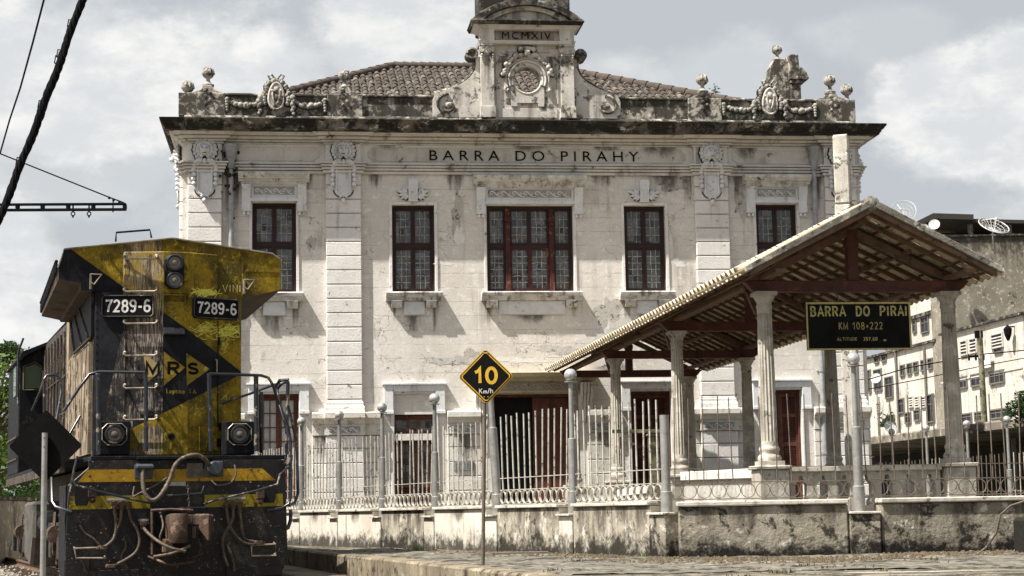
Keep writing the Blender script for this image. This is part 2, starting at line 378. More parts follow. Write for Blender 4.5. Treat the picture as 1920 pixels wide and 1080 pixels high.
# belt course with scroll frieze
def scroll(m, x0, x1, z, h, y, n, r):
    p = (x1-x0)/n
    S = [(-.30,.02),(-.38,-.12),(-.52,-.16),(-.60,.0),(-.52,.28),(-.34,.34),(-.16,.12),(.0,-.22),(.18,-.46),(.42,-.50),(.56,-.36)]
    for i in range(n):
        cx = x0+(i+.55)*p; m.tube([(cx+q[0]*p, y, z+q[1]*h) for q in S], [r*k for k in (.6,.8,.9,1,1.1,1.15,1.1,1,.9,.7,.4)], 6)
        cx = x0+(i+.45)*p; m.tube([(cx+q[0]*p*-.55, y, z-q[1]*h*.7) for q in S[:7]], r*.6, 5)
for a, b in spans:
    m = MB()
    m.prism([(0,3.12),(-.07,3.12),(-.07,3.385),(-.12,3.40),(-.16,3.47),(-.22,3.52),(-.245,3.53),(-.245,3.665),(-.22,3.675),(0,3.70)], a, b, 'x')
    for pa, pb in PIL:
        if pa >= a-.1 and pb <= b+.1:
            m.prism([(0,3.117),(-.19,3.117),(-.19,3.387),(-.24,3.402),(-.28,3.472),(-.34,3.522),(-.365,3.532),(-.365,3.668),(-.34,3.678),(0,3.71)], pa-.06, pb+.06, 'x')
    m.build('belt_course', M_low, st, bevel=.008)
    m = MB(); segs = []
    ps = [(pa, pb) for pa, pb in PIL if pa >= a-.1 and pb <= b+.1]
    if ps:
        pa, pb = ps[0]
        if pa-.1-a > .5: segs.append((a+.12, pa-.16, -.075))
        segs.append((pa+.06, pb-.06, -.195))
        if b-pb-.1 > .5: segs.append((pb+.16, b-.12, -.075))
    else: segs.append((a+.1, b-.1, -.075))
    for s0, s1, y in segs:
        bk = MB(); bk.box(s0, s1, y+.001, y+.02, 3.17, 3.33); bk.build('frieze_ground', M_scroll_shade, st)
        scroll(m, s0, s1, 3.25, .13, y-.006, max(1, round((s1-s0)/.30)), .017)
        m.box(s0-.02, s1+.02, y-.008, y, 3.335, 3.352); m.box(s0-.02, s1+.02, y-.008, y, 3.15, 3.165)
    m.build('scroll_frieze', M_relief, st, smooth=50)
# entablature: architrave fillets, frieze with sunk panels
m = MB()
prof = [(0,9.655),(.07,9.655),(.07,9.715),(.015,9.716),(.015,9.738),(.10,9.739),(.10,9.79),(.04,9.791),(.04,9.812),(.13,9.813),(.13,9.86),(.07,9.861),(.07,9.878),(.17,9.879),(.17,9.915),(.01,9.92)]
m.sweep(prof, -W2, W2, 0, DEP)
for a, b in PIL: m.sweep([(w_+.0, z+.003) for w_, z in prof], a, b, -.13, .0)
m.build('architrave', M_trim, st, bevel=.004)
m = MB()
m.box(-W2-.01, W2+.01, -.012, .0, 9.9, 10.44)
for a, b in PIL: m.box(a+.0, b-.0, -.135, -.01, 9.9, 10.44)
m.build('frieze', M_pil, st)
m = MB()
def lozenge(x0, x1, z0, z1, t=.018):
    c = .10
    for y0, y1, g in ((-.012-t, -.012, 0),):
        p = [(x0+c,z0),(x1-c,z0)]+[(x1-c*.3-c*.7*math.cos(a_)*1, z0+c*.3+c*.7*math.sin(a_)-0) for a_ in ()]+[(x1-c,z0+c*.5),(x1,z0+c),(x1,z1-c),(x1-c,z1-c*.5),(x1-c,z1),(x0+c,z1),(x0+c,z1-c*.5),(x0,z1-c),(x0,z0+c),(x0+c,z0+c*.5)]
        m.prism(p, y0, y1, 'y')
lozenge(-4.08, 4.08, 9.975, 10.335); lozenge(-7.55, -5.30, 9.975, 10.335); lozenge(5.30, 7.55, 9.975, 10.335)
m.build('frieze_panel', M_trim, st, bevel=.006)
ltr = text('lettering', 'BARRA DO PIRAHY', .37, M_iron, st, T(.16,-.04,10.13), ext=.012, sp=1.55, off=-.001, word=1.15)
xs = [v.co.x for v in ltr.data.vertices]; k = 5.36/(max(xs)-min(xs)); c0 = (max(xs)+min(xs))/2
for v in ltr.data.vertices: v.co.x = .155+(v.co.x-c0)*k
# bed mould and cornice
m = MB()
bed = [(.0,10.40),(.05,10.40),(.055,10.43),(.02,10.432),(.02,10.452),(.10,10.454),(.12,10.49),(.08,10.492),(.08,10.508),(.18,10.51),(.22,10.56),(.17,10.563),(.17,10.585),(.26,10.588),(.32,10.645),(.33,10.66),(0,10.67)]
m.sweep(bed, -W2, W2, 0, DEP)
for a, b in PIL: m.sweep([(w_*1.0, z-.012) for w_, z in bed], a, b, -.13, 0)
m.build('bed_mould', M_trim, st, bevel=.004)
m = MB()
m.sweep([(0,10.655),(.50,10.66),(.52,10.655),(.53,10.70),(.56,10.71),(.575,10.765),(.62,10.78),(.66,10.83),(.685,10.845),(.70,10.90),(.60,10.93),(0,11.0)], -W2, W2, 0, DEP, kx=.76, ky=1.17)
for a in (-8.9, -4.72, 0., 4.72, 8.9):   # crown blocks above the pilasters
    if abs(a) < 8: m.sweep([(0,10.662),(.012,10.665),(.012,10.84),(0,10.85)], a-(.62 if a else 1.6), a+(.62 if a else 1.6), -.735, -.2)
rr = random.Random(3)
co = m.build('cornice', M_corn, st, bevel=.006)
# parapet: plinth, panels, coping, piers
m = MB()
m.sweep([(-.02,10.93),(-.02,11.12),(-.045,11.14),(-.10,11.145),(-.10,11.17)], -W2, W2, 0, DEP)
m.build('parapet_plinth', M_par, st, bevel=.01)
m = MB()
m.box(-W2+.12, W2-.12, .12, .42, 11.13, 11.67); m.box(-W2+.08, W2-.08, .07, .47, 11.67, 11.73)
m.box(-W2+.1, -W2+.4, .42, DEP-.1, 11.13, 11.67); m.box(W2-.4, W2-.1, .42, DEP-.1, 11.13, 11.67)
m.box(-8.78, -8.3, .5, 1.4, 11.13, 11.70); m.build('parapet', M_par, st, bevel=.015)
for a, b in ((-8.78,-7.62), (-5.08,-4.20), (4.20,5.08), (7.62,8.66)):
    m = MB(); m.box(a, b, .05, .5, 11.135, 11.72)
    c = (a+b)/2 if abs(a+b) < 14 else math.copysign(8.06, a); hw = .36
    m.prism([(c-hw,11.71),(c+hw,11.71),(c+hw,11.75),(c+hw*.45,11.82),(c+.09,11.93),(c-.09,11.93),(c-hw*.45,11.82),(c-hw,11.75)], .1, .42, 'y')
    for q in range(5): m.ball((c+(.05 if q%2 else -.05), .03, 11.80-q*.09), .07-.006*q, 8, 6, (1,.6,1))
    m.build('parapet_pier', M_par, st, bevel=.012)
def finial(x, y, z, s=1.0):
    m = MB()
    m.lathe([(.15*s,0),(.16*s,.05),(.10*s,.08),(.055*s,.13),(.05*s,.20),(.09*s,.24)], (x,y,z), 16)
    m.ball((x,y,z+.37*s), .165*s, 18, 12, (1,1,.95))
    for k in range(10): m.tube([(x+.165*s*math.cos(k*.628), y+.165*s*math.sin(k*.628), z+.33*s), (x+.13*s*math.cos(k*.628+.2), y+.13*s*math.sin(k*.628+.2), z+.47*s), (x+.05*s*math.cos(k*.628+.3), y+.05*s*math.sin(k*.628+.3), z+.53*s)], [.018*s,.022*s,.012*s], 5)
    return m.build('finial', M_stone, st, smooth=45)
for s_ in (-1, 1):
    finial(s_*8.06, .26, 11.92, .95); finial(s_*4.64, .26, 11.90, .95); finial(-8.60 if s_ < 0 else 8.56, .9 if s_ < 0 else .40, 11.7, .98)
# crests with garlands
def garland(m, a, b, y, z, sag, n, r, rnd):
    for k in range(n):
        t = k/(n-1); x = a+(b-a)*t; zz = z-sag*4*t*(1-t)
        rr_ = r*(.55+.55*math.sin(PI*t))
        m.ball((x+rnd.uniform(-.3,.3)*r, y-rr_*.5, zz+rnd.uniform(-.5,.5)*r), rr_*rnd.uniform(.75,1.1), 7, 5, (1.1,.8,1)); 
for s_ in (-1, 1):
    cx = s_*6.36; y = .10; rnd = random.Random(5); m = MB()
    oval = [(cx+.185*math.cos(t)*(1-.2*math.sin(t)), 11.64+.34*math.sin(t)) for t in [k*PI/12 for k in range(24)]]
    m.prism(oval, y-.10, y+.1, 'y')
    m.tube([(p[0], y-.1, p[1]) for p in oval]+[(oval[0][0], y-.1, oval[0][1])], .035, 6)
    m.tube([(cx+(p[0]-cx)*.72, y-.105, 11.66+(p[1]-11.66)*.78) for p in oval+oval[:1]], .014, 5)
    for q in (-1, 1):
        m.tube([(cx, y-.11, 11.40), (cx+q*.07, y-.14, 11.55), (cx+q*.09, y-.13, 11.72), (cx+q*.03, y-.13, 11.88)], [.02,.03,.024,.01], 6)
        for k in range(4): m.ball((cx+q*(.05+.02*k), y-.12, 11.48+.1*k), .035, 7, 5, (1,.7,1.2))
    m.ball((cx, y-.12, 11.80), .07, 9, 7, (1,.7,1.2)); m.ball((cx, y-.12, 11.60), .06, 8, 6, (.8,.7,1.5))
    m.build('crest', M_parl, st, smooth=40)
    m = MB()
    for q in range(26):
        th = PI*(-.12+1.24*q/25); rx, rz = .29, .43
        m.ball((cx+rx*math.cos(th)+rnd.uniform(-.03,.03), y-.08, 11.62+rz*math.sin(th)), rnd.uniform(.045,.07), 7, 5, (1,.8,1))
    for q in (-1, 1):
        m.tube([(cx+q*.02,y-.08,12.08),(cx+q*.12,y-.1,12.2),(cx+q*.2,y-.1,12.16),(cx+q*.14,y-.08,12.06)], .028, 6)
        for k in range(6): m.ball((cx+q*(.40+.03*(k%2)), y-.08, 11.60-k*.08), .085-.008*k, 7, 5, (1,.8,1.1))
        garland(m, cx+q*.42, cx+q*1.22, y, 11.56, .16, 16, .065, rnd)
        for k in range(5): m.ball((cx+q*1.22, y-.05, 11.56-k*.07), .06-.005*k, 7, 5)
    m.build('garland', M_stone, st, smooth=50); m.halo(.105, M_outline, st)
# central gable with oculus
def annulus(m, cx, cz, r, x0, x1, z0, z1, y0, y1, n=32):
    ins = [(cx+r*math.cos(2*PI*k/n), cz+r*math.sin(2*PI*k/n)) for k in range(n)]
    out = []
    for p in ins:
        dx_, dz_ = p[0]-cx, p[1]-cz; t = min(((x1 if dx_ > 0 else x0)-cx)/dx_ if abs(dx_) > 1e-6 else 1e9, ((z1 if dz_ > 0 else z0)-cz)/dz_ if abs(dz_) > 1e-6 else 1e9)
        out.append((cx+dx_*t, cz+dz_*t))
    for k in range(n):
        j = (k+1) % n
        for y in (y0, y1): m.add([(ins[k][0],y,ins[k][1]),(out[k][0],y,out[k][1]),(out[j][0],y,out[j][1]),(ins[j][0],y,ins[j][1])], [(0,1,2,3)])
        m.add([(ins[k][0],y0,ins[k][1]),(ins[j][0],y0,ins[j][1]),(ins[j][0],y1,ins[j][1]),(ins[k][0],y1,ins[k][1])], [(0,1,2,3)])
    for (a, c), (b, d) in (((x0,z0),(x1,z0)), ((x1,z0),(x1,z1)), ((x1,z1),(x0,z1)), ((x0,z1),(x0,z0))):
        m.add([(a,y0,c),(b,y0,d),(b,y1,d),(a,y1,c)], [(0,1,2,3)])
m = MB(); annulus(m, 0, 12.13, .345, -1.18, 1.18, 11.1, 13.12, -.02, .42)
m.box(-1.2, 1.2, -.03, .45, 13.1, 13.5); m.box(-.76, .76, -.04, -.02, 11.14, 11.38)
m.box(-.80, -.76, -.05, -.02, 11.5, 12.8); m.box(.76, .80, -.05, -.02, 11.5, 12.8)
m.box(-.58, -.28, -.06, -.02, 12.86, 12.9); m.box(.28, .58, -.06, -.02, 12.86, 12.9)
m.build('gable_wall', M_parl, st, bevel=.006)
for s_ in (-1, 1):
    m = MB(); a, b = sorted((s_*.86, s_*1.20)); c = (a+b)/2
    m.box(a, b, -.13, -.021, 11.42, 12.78); m.box(a-.03, b+.03, -.17, -.021, 11.12, 11.38); m.box(a-.015, b+.015, -.15, -.021, 11.385, 11.42)
    m.box(a-.03, b+.03, -.17, -.021, 12.98, 13.03)
    m.box(a-.02, b+.02, -.15, -.021, 12.79, 12.975)
    for q in (-1, 1): m.tube([(c+q*.14, -.20, 12.87), (c+q*.14, -.13, 12.87)], .07, 12); m.ball((c+q*.14,-.17,12.74), .035, 7, 5); m.ball((c+q*.14,-.16,12.68), .028, 7, 5); m.ball((c+q*.14,-.155,12.62), .02, 7, 5)
    m.build('gable_pilaster', M_parl, st, bevel=.005)
m = MB()
for s_ in (0,):
    m.sweep([(0,13.03),(.03,13.035),(.05,13.09),(.06,13.12),(0,13.125)], -1.2, 1.2, -.13, .45)
for c in (-1.03, 1.03): m.box(c-.19, c+.19, -.17, -.02, 13.12, 13.42)
m.sweep([(0,13.40),(.05,13.42),(.08,13.46),(.16,13.50)], -1.22, 1.22, -.15, .45)
m.build('gable_entablature', M_trim, st, bevel=.005)
m = MB(); m.box(-.72, .72, -.045, -.031, 13.15, 13.39); m.build('date_panel', plain('date_stone', (.36,.31,.26), .9, sc1=4), st)
d_ = text('date_lettering', 'MCMXIV', .27, M_iron, st, T(0,-.06,13.27), ext=.012, sp=1.25, off=-.003)
xs = [v.co.x for v in d_.data.vertices]; k = 1.26/(max(xs)-min(xs)); c0 = (max(xs)+min(xs))/2
for v in d_.data.vertices: v.co.x = (v.co.x-c0)*k
# segmental pediment
def arcpts(hw, z0, rise, n=20, y=None):
    r = (hw*hw+rise*rise)/(2*rise); a = math.asin(hw/r)
    return [(r*math.sin(-a+2*a*k/n), z0+rise-r+r*math.cos(-a+2*a*k/n)) for k in range(n+1)]
m = MB()
m.sweep([(.0,13.495),(.20,13.50),(.22,13.56),(.24,13.58),(.24,13.61)], -1.22, 1.22, -.15, .45)
o1 = arcpts(1.46, 13.60, .56); i1 = arcpts(1.16, 13.60, .40)
m.prism([o1[0]]+o1[1:]+i1[::-1], -.38, .5, 'y')
m.build('gable_cornice', M_corn, st, bevel=.01)
m = MB(); i2 = arcpts(1.17, 13.61, .405); i3 = arcpts(.92, 13.60, .30)
m.prism(i2+i3[::-1], -.25, .2, 'y'); m.prism(i3, -.14, .2, 'y'); m.build('tympanum', M_parl, st, bevel=.008)
m = MB(); m.box(-1.16, 1.2, .3, 1.5, 13.6, 15.3); m.build('gable_attic', M_corn, st, bevel=.03)
# oculus surround
m = MB()
for r, y, t in ((.40,-.05,.05), (.47,-.09,.035), (.55,-.06,.035)):
    m.tube([(r*math.cos(a_), y, 12.13+r*math.sin(a_)) for a_ in [(-.12+1.24*k/40)*PI for k in range(41)]], t, 6)
m.tube([(.37*math.cos(a_), -.04, 12.13+.37*math.sin(a_)) for a_ in [2*PI*k/40 for k in range(41)]], .035, 6)
for q in (-1, 1): m.tube([(q*.55,-.07,11.93),(q*.58,-.07,11.86),(q*.53,-.07,11.82),(q*.49,-.07,11.87)], .05, 6); m.box(min(q*.42,q*.27), max(q*.42,q*.27), -.07, -.02, 11.43, 11.52)
m.prism([(-.43,11.52),(.43,11.52),(.43,11.95),(.33,11.93),(.2,11.82),(0,11.76),(-.2,11.82),(-.33,11.93),(-.43,11.95)], -.06, -.019, 'y')
m.build('oculus_frame', M_parl, st, smooth=45)
m = MB(); rnd = random.Random(2)
for k in range(34):
    th = PI*(.06+.88*k/33); r = .62+rnd.uniform(-.03,.05)
    m.ball((r*math.cos(th), -.10+rnd.uniform(-.02,.02), 12.13+r*math.sin(th)), rnd.uniform(.045,.08), 7, 5)
m.ball((0,-.15,12.80), .1, 10, 8, (.85,.8,1.2)); m.ball((0,-.12,12.92), .12, 8, 6, (1.6,.6,.5))
for q in (-1, 1): m.ball((q*.04,-.24,12.83), .018, 6, 5); m.ball((q*.16,-.13,12.9), .07, 8, 6)
m.build('garland', M_parl, st, smooth=50); m.balls = [b_ for b_ in m.balls if b_[1] > .04]; m.halo(-.022, M_outline, st)
# scroll brackets either side of the gable
for s_ in (-1, 1):
    pts = [(1.19,12.72),(1.30,12.76),(1.31,12.62)]
    for k in range(13):
        t = k/12; pts.append((1.30+.85*t**1.9, 12.62-.80*t**.72))
    pts += [(2.35,11.78),(2.42,11.60),(2.42,11.15),(1.19,11.15)]
    m = MB(); m.prism([(s_*p[0], p[1]) for p in pts], .04, .36, 'y')
    m.build('volute', M_parl, st, bevel=.01)
    m = MB(); edge = pts[2:17]
    m.tube([(s_*(p[0]+.02), .2, p[1]+.02) for p in edge], .06, 6, flat=1.6)
    sp = [(s_*2.02+(.36-.022*k)*math.cos(-k*.42*s_+PI/2), .02, 11.46+(.30-.0185*k)*math.sin(-k*.42*s_+PI/2)) for k in range(15)]
    m.tube(sp, .04, 6); m.ball((s_*2.02,.02,11.46), .1, 10, 6, (1.3,.5,.8))
    m.tube([(s_*(1.40+.12*math.cos(a_)), .0, 12.80+.13*math.sin(a_)) for a_ in [k*.4*PI/2 for k in range(10)]], .05, 6)
    m.tube([(s_*1.42, -.02, 12.80), (s_*1.42, .36, 12.80)], .15, 14)
    m.build('volute_scroll', M_par, st, smooth=45)
# side gable seen edge-on, on the right flank, far back on the parapet
m = MB(); X0 = 8.0; yb = 5.4
m.prism([(7.45,11.6),(8.9,11.6),(8.62,13.2),(8.60,14.0),(8.42,14.22),(8.08,14.22),(7.93,13.95),(7.90,13.62),(7.74,13.48),(7.66,13.25),(7.68,13.05),(7.5,12.8)], yb, yb+.5, 'y')
m.box(8.50, 8.80, yb-.1, yb+1.8, 11.7, 13.45); m.box(8.48, 8.88, yb-.15, yb+1.85, 13.45, 13.56); m.box(8.46, 9.02, yb-.2, yb+1.9, 13.56, 13.66)
m.prism([(8.46,13.66),(9.02,13.66),(8.98,13.78),(8.86,13.92),(8.76,13.95),(8.74,14.32),(8.46,14.32)], yb-.15, yb+1.8, 'y')
m.build('flank_gable', M_par, st, bevel=.02)
finial(8.22, yb+.25, 14.2, .92)
# tile roof
TR = random.Random(77)
def tile_slope(m, A, B, Cc, D, pitch=.22, rows=14, r=.075):
    """A-B eave, D-C top; barrel tiles from eave to top, clipped to the quad"""
    A, B, Cc, D = map(Vector, (A, B, Cc, D)); u = (B-A).normalized(); L = (B-A).length
    up = (D-A)-(D-A).dot(u)*u; H = up.length; up.normalize(); nrm = u.cross(up)
    if nrm.z < 0: nrm = -nrm
    aD = (D-A).dot(u); aC = (Cc-A).dot(u); rl = H/rows
    n = int(L/pitch)
    for i in range(n):
        x = (i+.5)*pitch
        top = H
        if x < aD: top = H*x/aD if aD > 0 else H
        if x > aC and L > aC: top = min(top, H*(L-x)/(L-aC))
        if top < .05: continue
        z = 0
        while z < top-.01:
            z1 = min(z+rl*1.06, top); vs = []; jx, jr = TR.uniform(-.014,.014), TR.uniform(-.012,.012)
            for zz, lift, rad in ((z, .014, r*1.08), (z1, .0, r*.92)):
                for k in range(6):
                    th = PI*k/5; p = A+u*(x+jx+jr*(zz == z1)-math.cos(th)*rad*1.25)+up*zz+nrm*(lift+math.sin(th)*rad); vs.append(p)
            m.add(vs, [(k,k+1,k+7,k+6) for k in range(5)]+[(0,1,2,3,4,5)])
            z += rl
    m.add([A, B, Cc, D], [(0,1,2,3)])
    return m
m = MB(); zE, zR, yE, yR, xh = 11.25, 13.98, .6, 6.0, 3.05; xr = 1.45
tile_slope(m, (-8.35,yE,zE), (8.35,yE,zE), (xr,yR,zR), (-xh,yR,zR), .212, 15, .058)
tile_slope(m, (8.35,yE,zE), (8.35,DEP-.6,zE), (xr,yR,zR), (xr,yR,zR), .212, 15, .058)
tile_slope(m, (-8.35,DEP-.6,zE), (-8.35,yE,zE), (-xh,yR,zR), (-xh,yR,zR), .212, 15, .058)
m.add([(-8.35,DEP-.6,zE),(8.35,DEP-.6,zE),(xr,yR,zR),(-xh,yR,zR)], [(0,1,2,3)])
rf = m.build('roof', M_tile, st, smooth=60, fixn=False)
m = MB()
def ridge(a, b, n, r=.13):
    a, b = Vector(a), Vector(b)
    for k in range(n):
        p = a.lerp(b, k/n); q = a.lerp(b, (k+1.12)/n); m.tube([p, q], [r*1.1, r*.88], 10)
ridge((-xh,yR,zR+.02), (xr,yR,zR+.02), 18); ridge((-8.35,yE,zE+.03), (-xh,yR,zR+.03), 22); ridge((8.35,yE,zE+.03), (xr,yR,zR+.03), 22)
m.build('ridge_tile', M_tiler, rf, smooth=40)

# ---- windows
def came_grid(m, x0, x1, z0, z1, nx, nz, y, rnd, t=.0105):
    xs = [x0+(x1-x0)*i/nx for i in range(nx+1)]; zs = [z0+(z1-z0)*j/nz for j in range(nz+1)]
    P = [[(xs[i]+(rnd.uniform(-.012,.012) if 0 < i < nx else 0), y, zs[j]+(rnd.uniform(-.012,.012) if 0 < j < nz else 0)) for j in range(nz+1)] for i in range(nx+1)]
    for i in range(1, nx): m.tube(P[i], t*rnd.uniform(.8,1.2), 4)
    for j in range(1, nz): m.tube([P[i][j] for i in range(nx+1)], t*rnd.uniform(.7,1.1), 4)
def sash(win, x0, x1, z0, z1, cols, rows, y, rnd, mt, stile=.06):
    m = MB(); m.box(x0, x0+stile, y-.03, y+.03, z0, z1); m.box(x1-stile, x1, y-.03, y+.03, z0, z1)
    m.box(x0+stile, x1-stile, y-.028, y+.028, z0, z0+stile*1.1); m.box(x0+stile, x1-stile, y-.028, y+.028, z1-stile, z1)
    cas = m.build('casement', mt, win, bevel=.004)
    a, b, c, d = x0+stile, x1-stile, z0+stile*1.1, z1-stile
    m = MB(); m.add([(a,y+.005,c),(b,y+.005,c),(b,y+.005,d),(a,y+.005,d)], [(0,1,2,3)]); m.build('glass', M_glass, cas, fixn=False)
    m = MB(); came_grid(m, a, b, c, d, cols, rows, y-.004, rnd); m.build('lead_came', M_came, cas)
def scroll_hood(w_, x0, x1, z, wide):
    """bracketed hood with scroll panel above an opening"""
    m = MB(); a, b = x0-.33, x1+.33
    m.prism([(0,z+.50),(-.20,z+.50),(-.22,z+.55),(-.30,z+.57),(-.36,z+.64),(-.37,z+.70),(-.34,z+.72),(0,z+.76)], a, b, 'x')
    m.prism([(0,z+.42),(-.13,z+.42),(-.17,z+.47),(-.18,z+.503),(0,z+.503)], a+.06, b-.06, 'x')
    m.build('hood_cornice', M_sill, w_, bevel=.006)
    m = MB(); m.box(x0-.02, x1+.02, -.10, 0, z+.02, z+.44); m.box(x0-.03, x1+.03, -.125, -.1, z+.02, z+.09); m.box(x0+.02, x1-.02, -.115, -.1, z+.145, z+.16); m.box(x0+.02, x1-.02, -.115, -.1, z+.40, z+.415)
    bk = MB(); bk.box(x0+.04, x1-.04, -.104, -.0995, z+.18, z+.385); bk.build('scroll_ground', M_scroll_shade, w_)
    scroll(m, x0+.1, x1-.1, z+.28, .15, -.115, 4 if not wide else 7, .016)
    for s_, xx in ((-1,x0), (1,x1)):
        c = xx+s_*.14
        m.prism([(0,z-.24),(-.10,z-.24),(-.13,z-.16),(-.11,z-.05),(-.12,z+.1),(-.17,z+.25),(-.25,z+.42),(0,z+.42)], c-.11, c+.11, 'x')
        for q in (-1, 1): m.lathe([(.005,0),(.03,-.03),(.04,-.075),(.01,-.09)], (c+q*.055,-.08,z-.24), 8)
    m.build('hood_bracket', M_relief, w_, smooth=35)
def sill(w_, x0, x1, z, apron):
    m = MB(); m.prism([(.1,z-.22),(-.12,z-.22),(-.15,z-.15),(-.19,z-.12),(-.23,z-.10),(-.245,z-.03),(-.225,z),(.1,z+.01)], x0-.17, x1+.17, 'x')
    for c in (x0+.10, x1-.10):
        m.prism([(0,z-.39),(-.12,z-.39),(-.17,z-.34),(-.18,z-.26),(-.22,z-.221),(0,z-.221)], c-.14, c+.14, 'x')
    m.build('sill', M_sill, w_, bevel=.006)
    m = MB(); m.box(x0+.27, x1-.27 if x1-x0 < 2 else x1-.25, -.055, 0, z-.56, z-.223); m.build('apron', M_relief, w_, bevel=.012)
rndw = random.Random(11)
for wi, (x0, x1, z0, z1) in enumerate(WIN):
    wn = empty('window', parent=st)
    tag(wn, ['hooded upper window behind the locomotive roof', 'upper window left of the centre window', 'wide three-light upper window', 'upper window right of the centre window', 'hooded upper window above the tiled pavilion'][wi])
    m = MB(); y = .20
    m.box(x0, x0+.055, y-.07, y+.07, z0, z1); m.box(x1-.055, x1, y-.07, y+.07, z0, z1); m.box(x0+.055, x1-.055, y-.068, y+.068, z1-.07, z1); m.box(x0+.055, x1-.055, y-.068, y+.068, z0, z0+.05)
    zt = z0+(z1-z0)*.535
    lights = [(x0+.055, x1-.055)] if wi != 2 else [(x0+.055,-.62), (-.50,.50), (.62,x1-.055)]
    for a, b in lights: m.box(a, b, y-.05, y+.04, zt-.035, zt+.035)
    m.build('frame', M_wood, wn, bevel=.006)
    if wi == 2:
        for c in (-.56, .56):
            m = MB(); m.box(c-.06, c+.06, y-.12, y+.04, z0+.05, z1-.07); m.box(c-.075, c+.075, y-.15, y-.12, zt+.62, zt+.75); m.ball((c,y-.13,zt+.55), .06, 8, 6); m.build('mullion', M_wood2, wn, bevel=.008)
    for a, b in lights:
        narrow = b-a < .7
        if narrow:
            sash(wn, a, b, zt+.035, z1-.07, 3, 4, y-.005, rndw, M_wood, .05); sash(wn, a, b, z0+.05, zt-.035, 3, 6, y-.005, rndw, M_wood, .05)
        else:
            c = (a+b)/2
            for p, q in ((a, c), (c, b)):
                sash(wn, p+.001, q-.001, zt+.035, z1-.07, 3, 4, y-.005, rndw, M_wood, .055); sash(wn, p+.001, q-.001, z0+.05, zt-.035, 3, 6, y-.005, rndw, M_wood2 if wi == 2 else M_wood, .055)
    m = MB()
    for a, b in ((x0-.07, x0), (x1, x1+.07)): m.box(a, b, -.03, 0, z0, z1+.07)
    m.box(x0, x1, -.03, 0, z1, z1+.07); m.build('architrave_band', M_pil, wn, bevel=.006)
    sill(wn, x0, x1, z0, True)
    if wi in (0, 2, 4): scroll_hood(wn, x0, x1, z1, wi == 2)
    else:
        c = (x0+x1)/2; m = MB(); z = z1+.08
        m.prism([(0,z),(-.10,z),(-.13,z+.25),(-.19,z+.50),(-.17,z+.56),(0,z+.56)], c-.115, c+.115, 'x')
        for q in range(8): m.ball((c+(.05 if q%2 else -.05),-.125-.008*(q//2),z+.06+.075*(q//2)), .016, 6, 4)
        for s_ in (-1, 1):
            for k, (an, ln) in enumerate(((-62,.20),(-38,.24),(-12,.27),(14,.33),(40,.20))):
                ca, sa = math.cos(R(an)), math.sin(R(an)); x_0, z_0 = c+s_*.12, z+.19
                m.tube([(x_0, -.03, z_0), (x_0+s_*ca*ln*.35, -.075, z_0+sa*ln*.35), (x_0+s_*ca*ln*.7, -.07, z_0+sa*ln*.7+.01), (x_0+s_*ca*ln, -.03, z_0+sa*ln+.03)], [.02,.048,.036,.008], 7)
                m.balls.append(((x_0+s_*ca*ln*.55, 0, z_0+sa*ln*.55), .045, (1.2,1,1)))
            for k in range(3): m.ball((c+s_*(.17+.07*k), -.07, z+.28-.02*k), .034, 7, 5)
        m.build('keystone', M_relief, wn, smooth=40); m.balls = [b_ for b_ in m.balls if b_[1] > .03]; AB = m.balls; m.balls = [b_ for b_ in AB if b_[0][0] < c]; m.halo(-.003, M_outline, wn, 1.25); m.balls = [b_ for b_ in AB if b_[0][0] > c]; m.halo(-.003, M_outline, wn, 1.25)
# ---- doors
def surround(d_, x0, x1, z1, w_=.22, mt=None):
    m = MB()
    for a, b in ((x0-w_-.03, x0-.02), (x1+.02, x1+w_+.03)):
        m.box(a, b, -.10, 0, z1-.42, z1+w_*.98); m.box(a-.01, b+.01, -.12, 0, z1-.50, z1-.42)
    m.box(x0-.02, x1+.02, -.098, 0, z1+.05, z1+w_*.98); m.box(x0-w_-.07, x1+w_+.07, -.14, 0, z1+w_*.98, z1+w_*.98+.05)
    for a, b in ((x0-.08, x0), (x1, x1+.08)): m.box(a, b, -.045, .002, 1.0, z1+.05)
    m.box(x0, x1, -.047, .002, z1, z1+.05); m.build('door_surround', M_relief, d_, bevel=.008)
def louvre(m, x0, x1, z0, z1, y, st_=.04):
    z = z0
    while z < z1-.01:
        m.add([(x0,y-.015,z),(x1,y-.015,z),(x1,y+.02,z+st_*.8),(x0,y+.02,z+st_*.8)], [(0,1,2,3)]); m.box(x0, x1, y-.018, y-.012, z-.006, z+.006); z += st_
DL = ['half hidden glazed door behind the locomotive railing', 'narrow door with a blank panel and red transom light above', 'wide central doorway with one leaf standing open', 'louvred dark red double door under the pavilion', 'louvred dark red double door by the downpipe']
M_wp = plain('white_door_pane', (.55,.53,.50), .3, spec=.5)
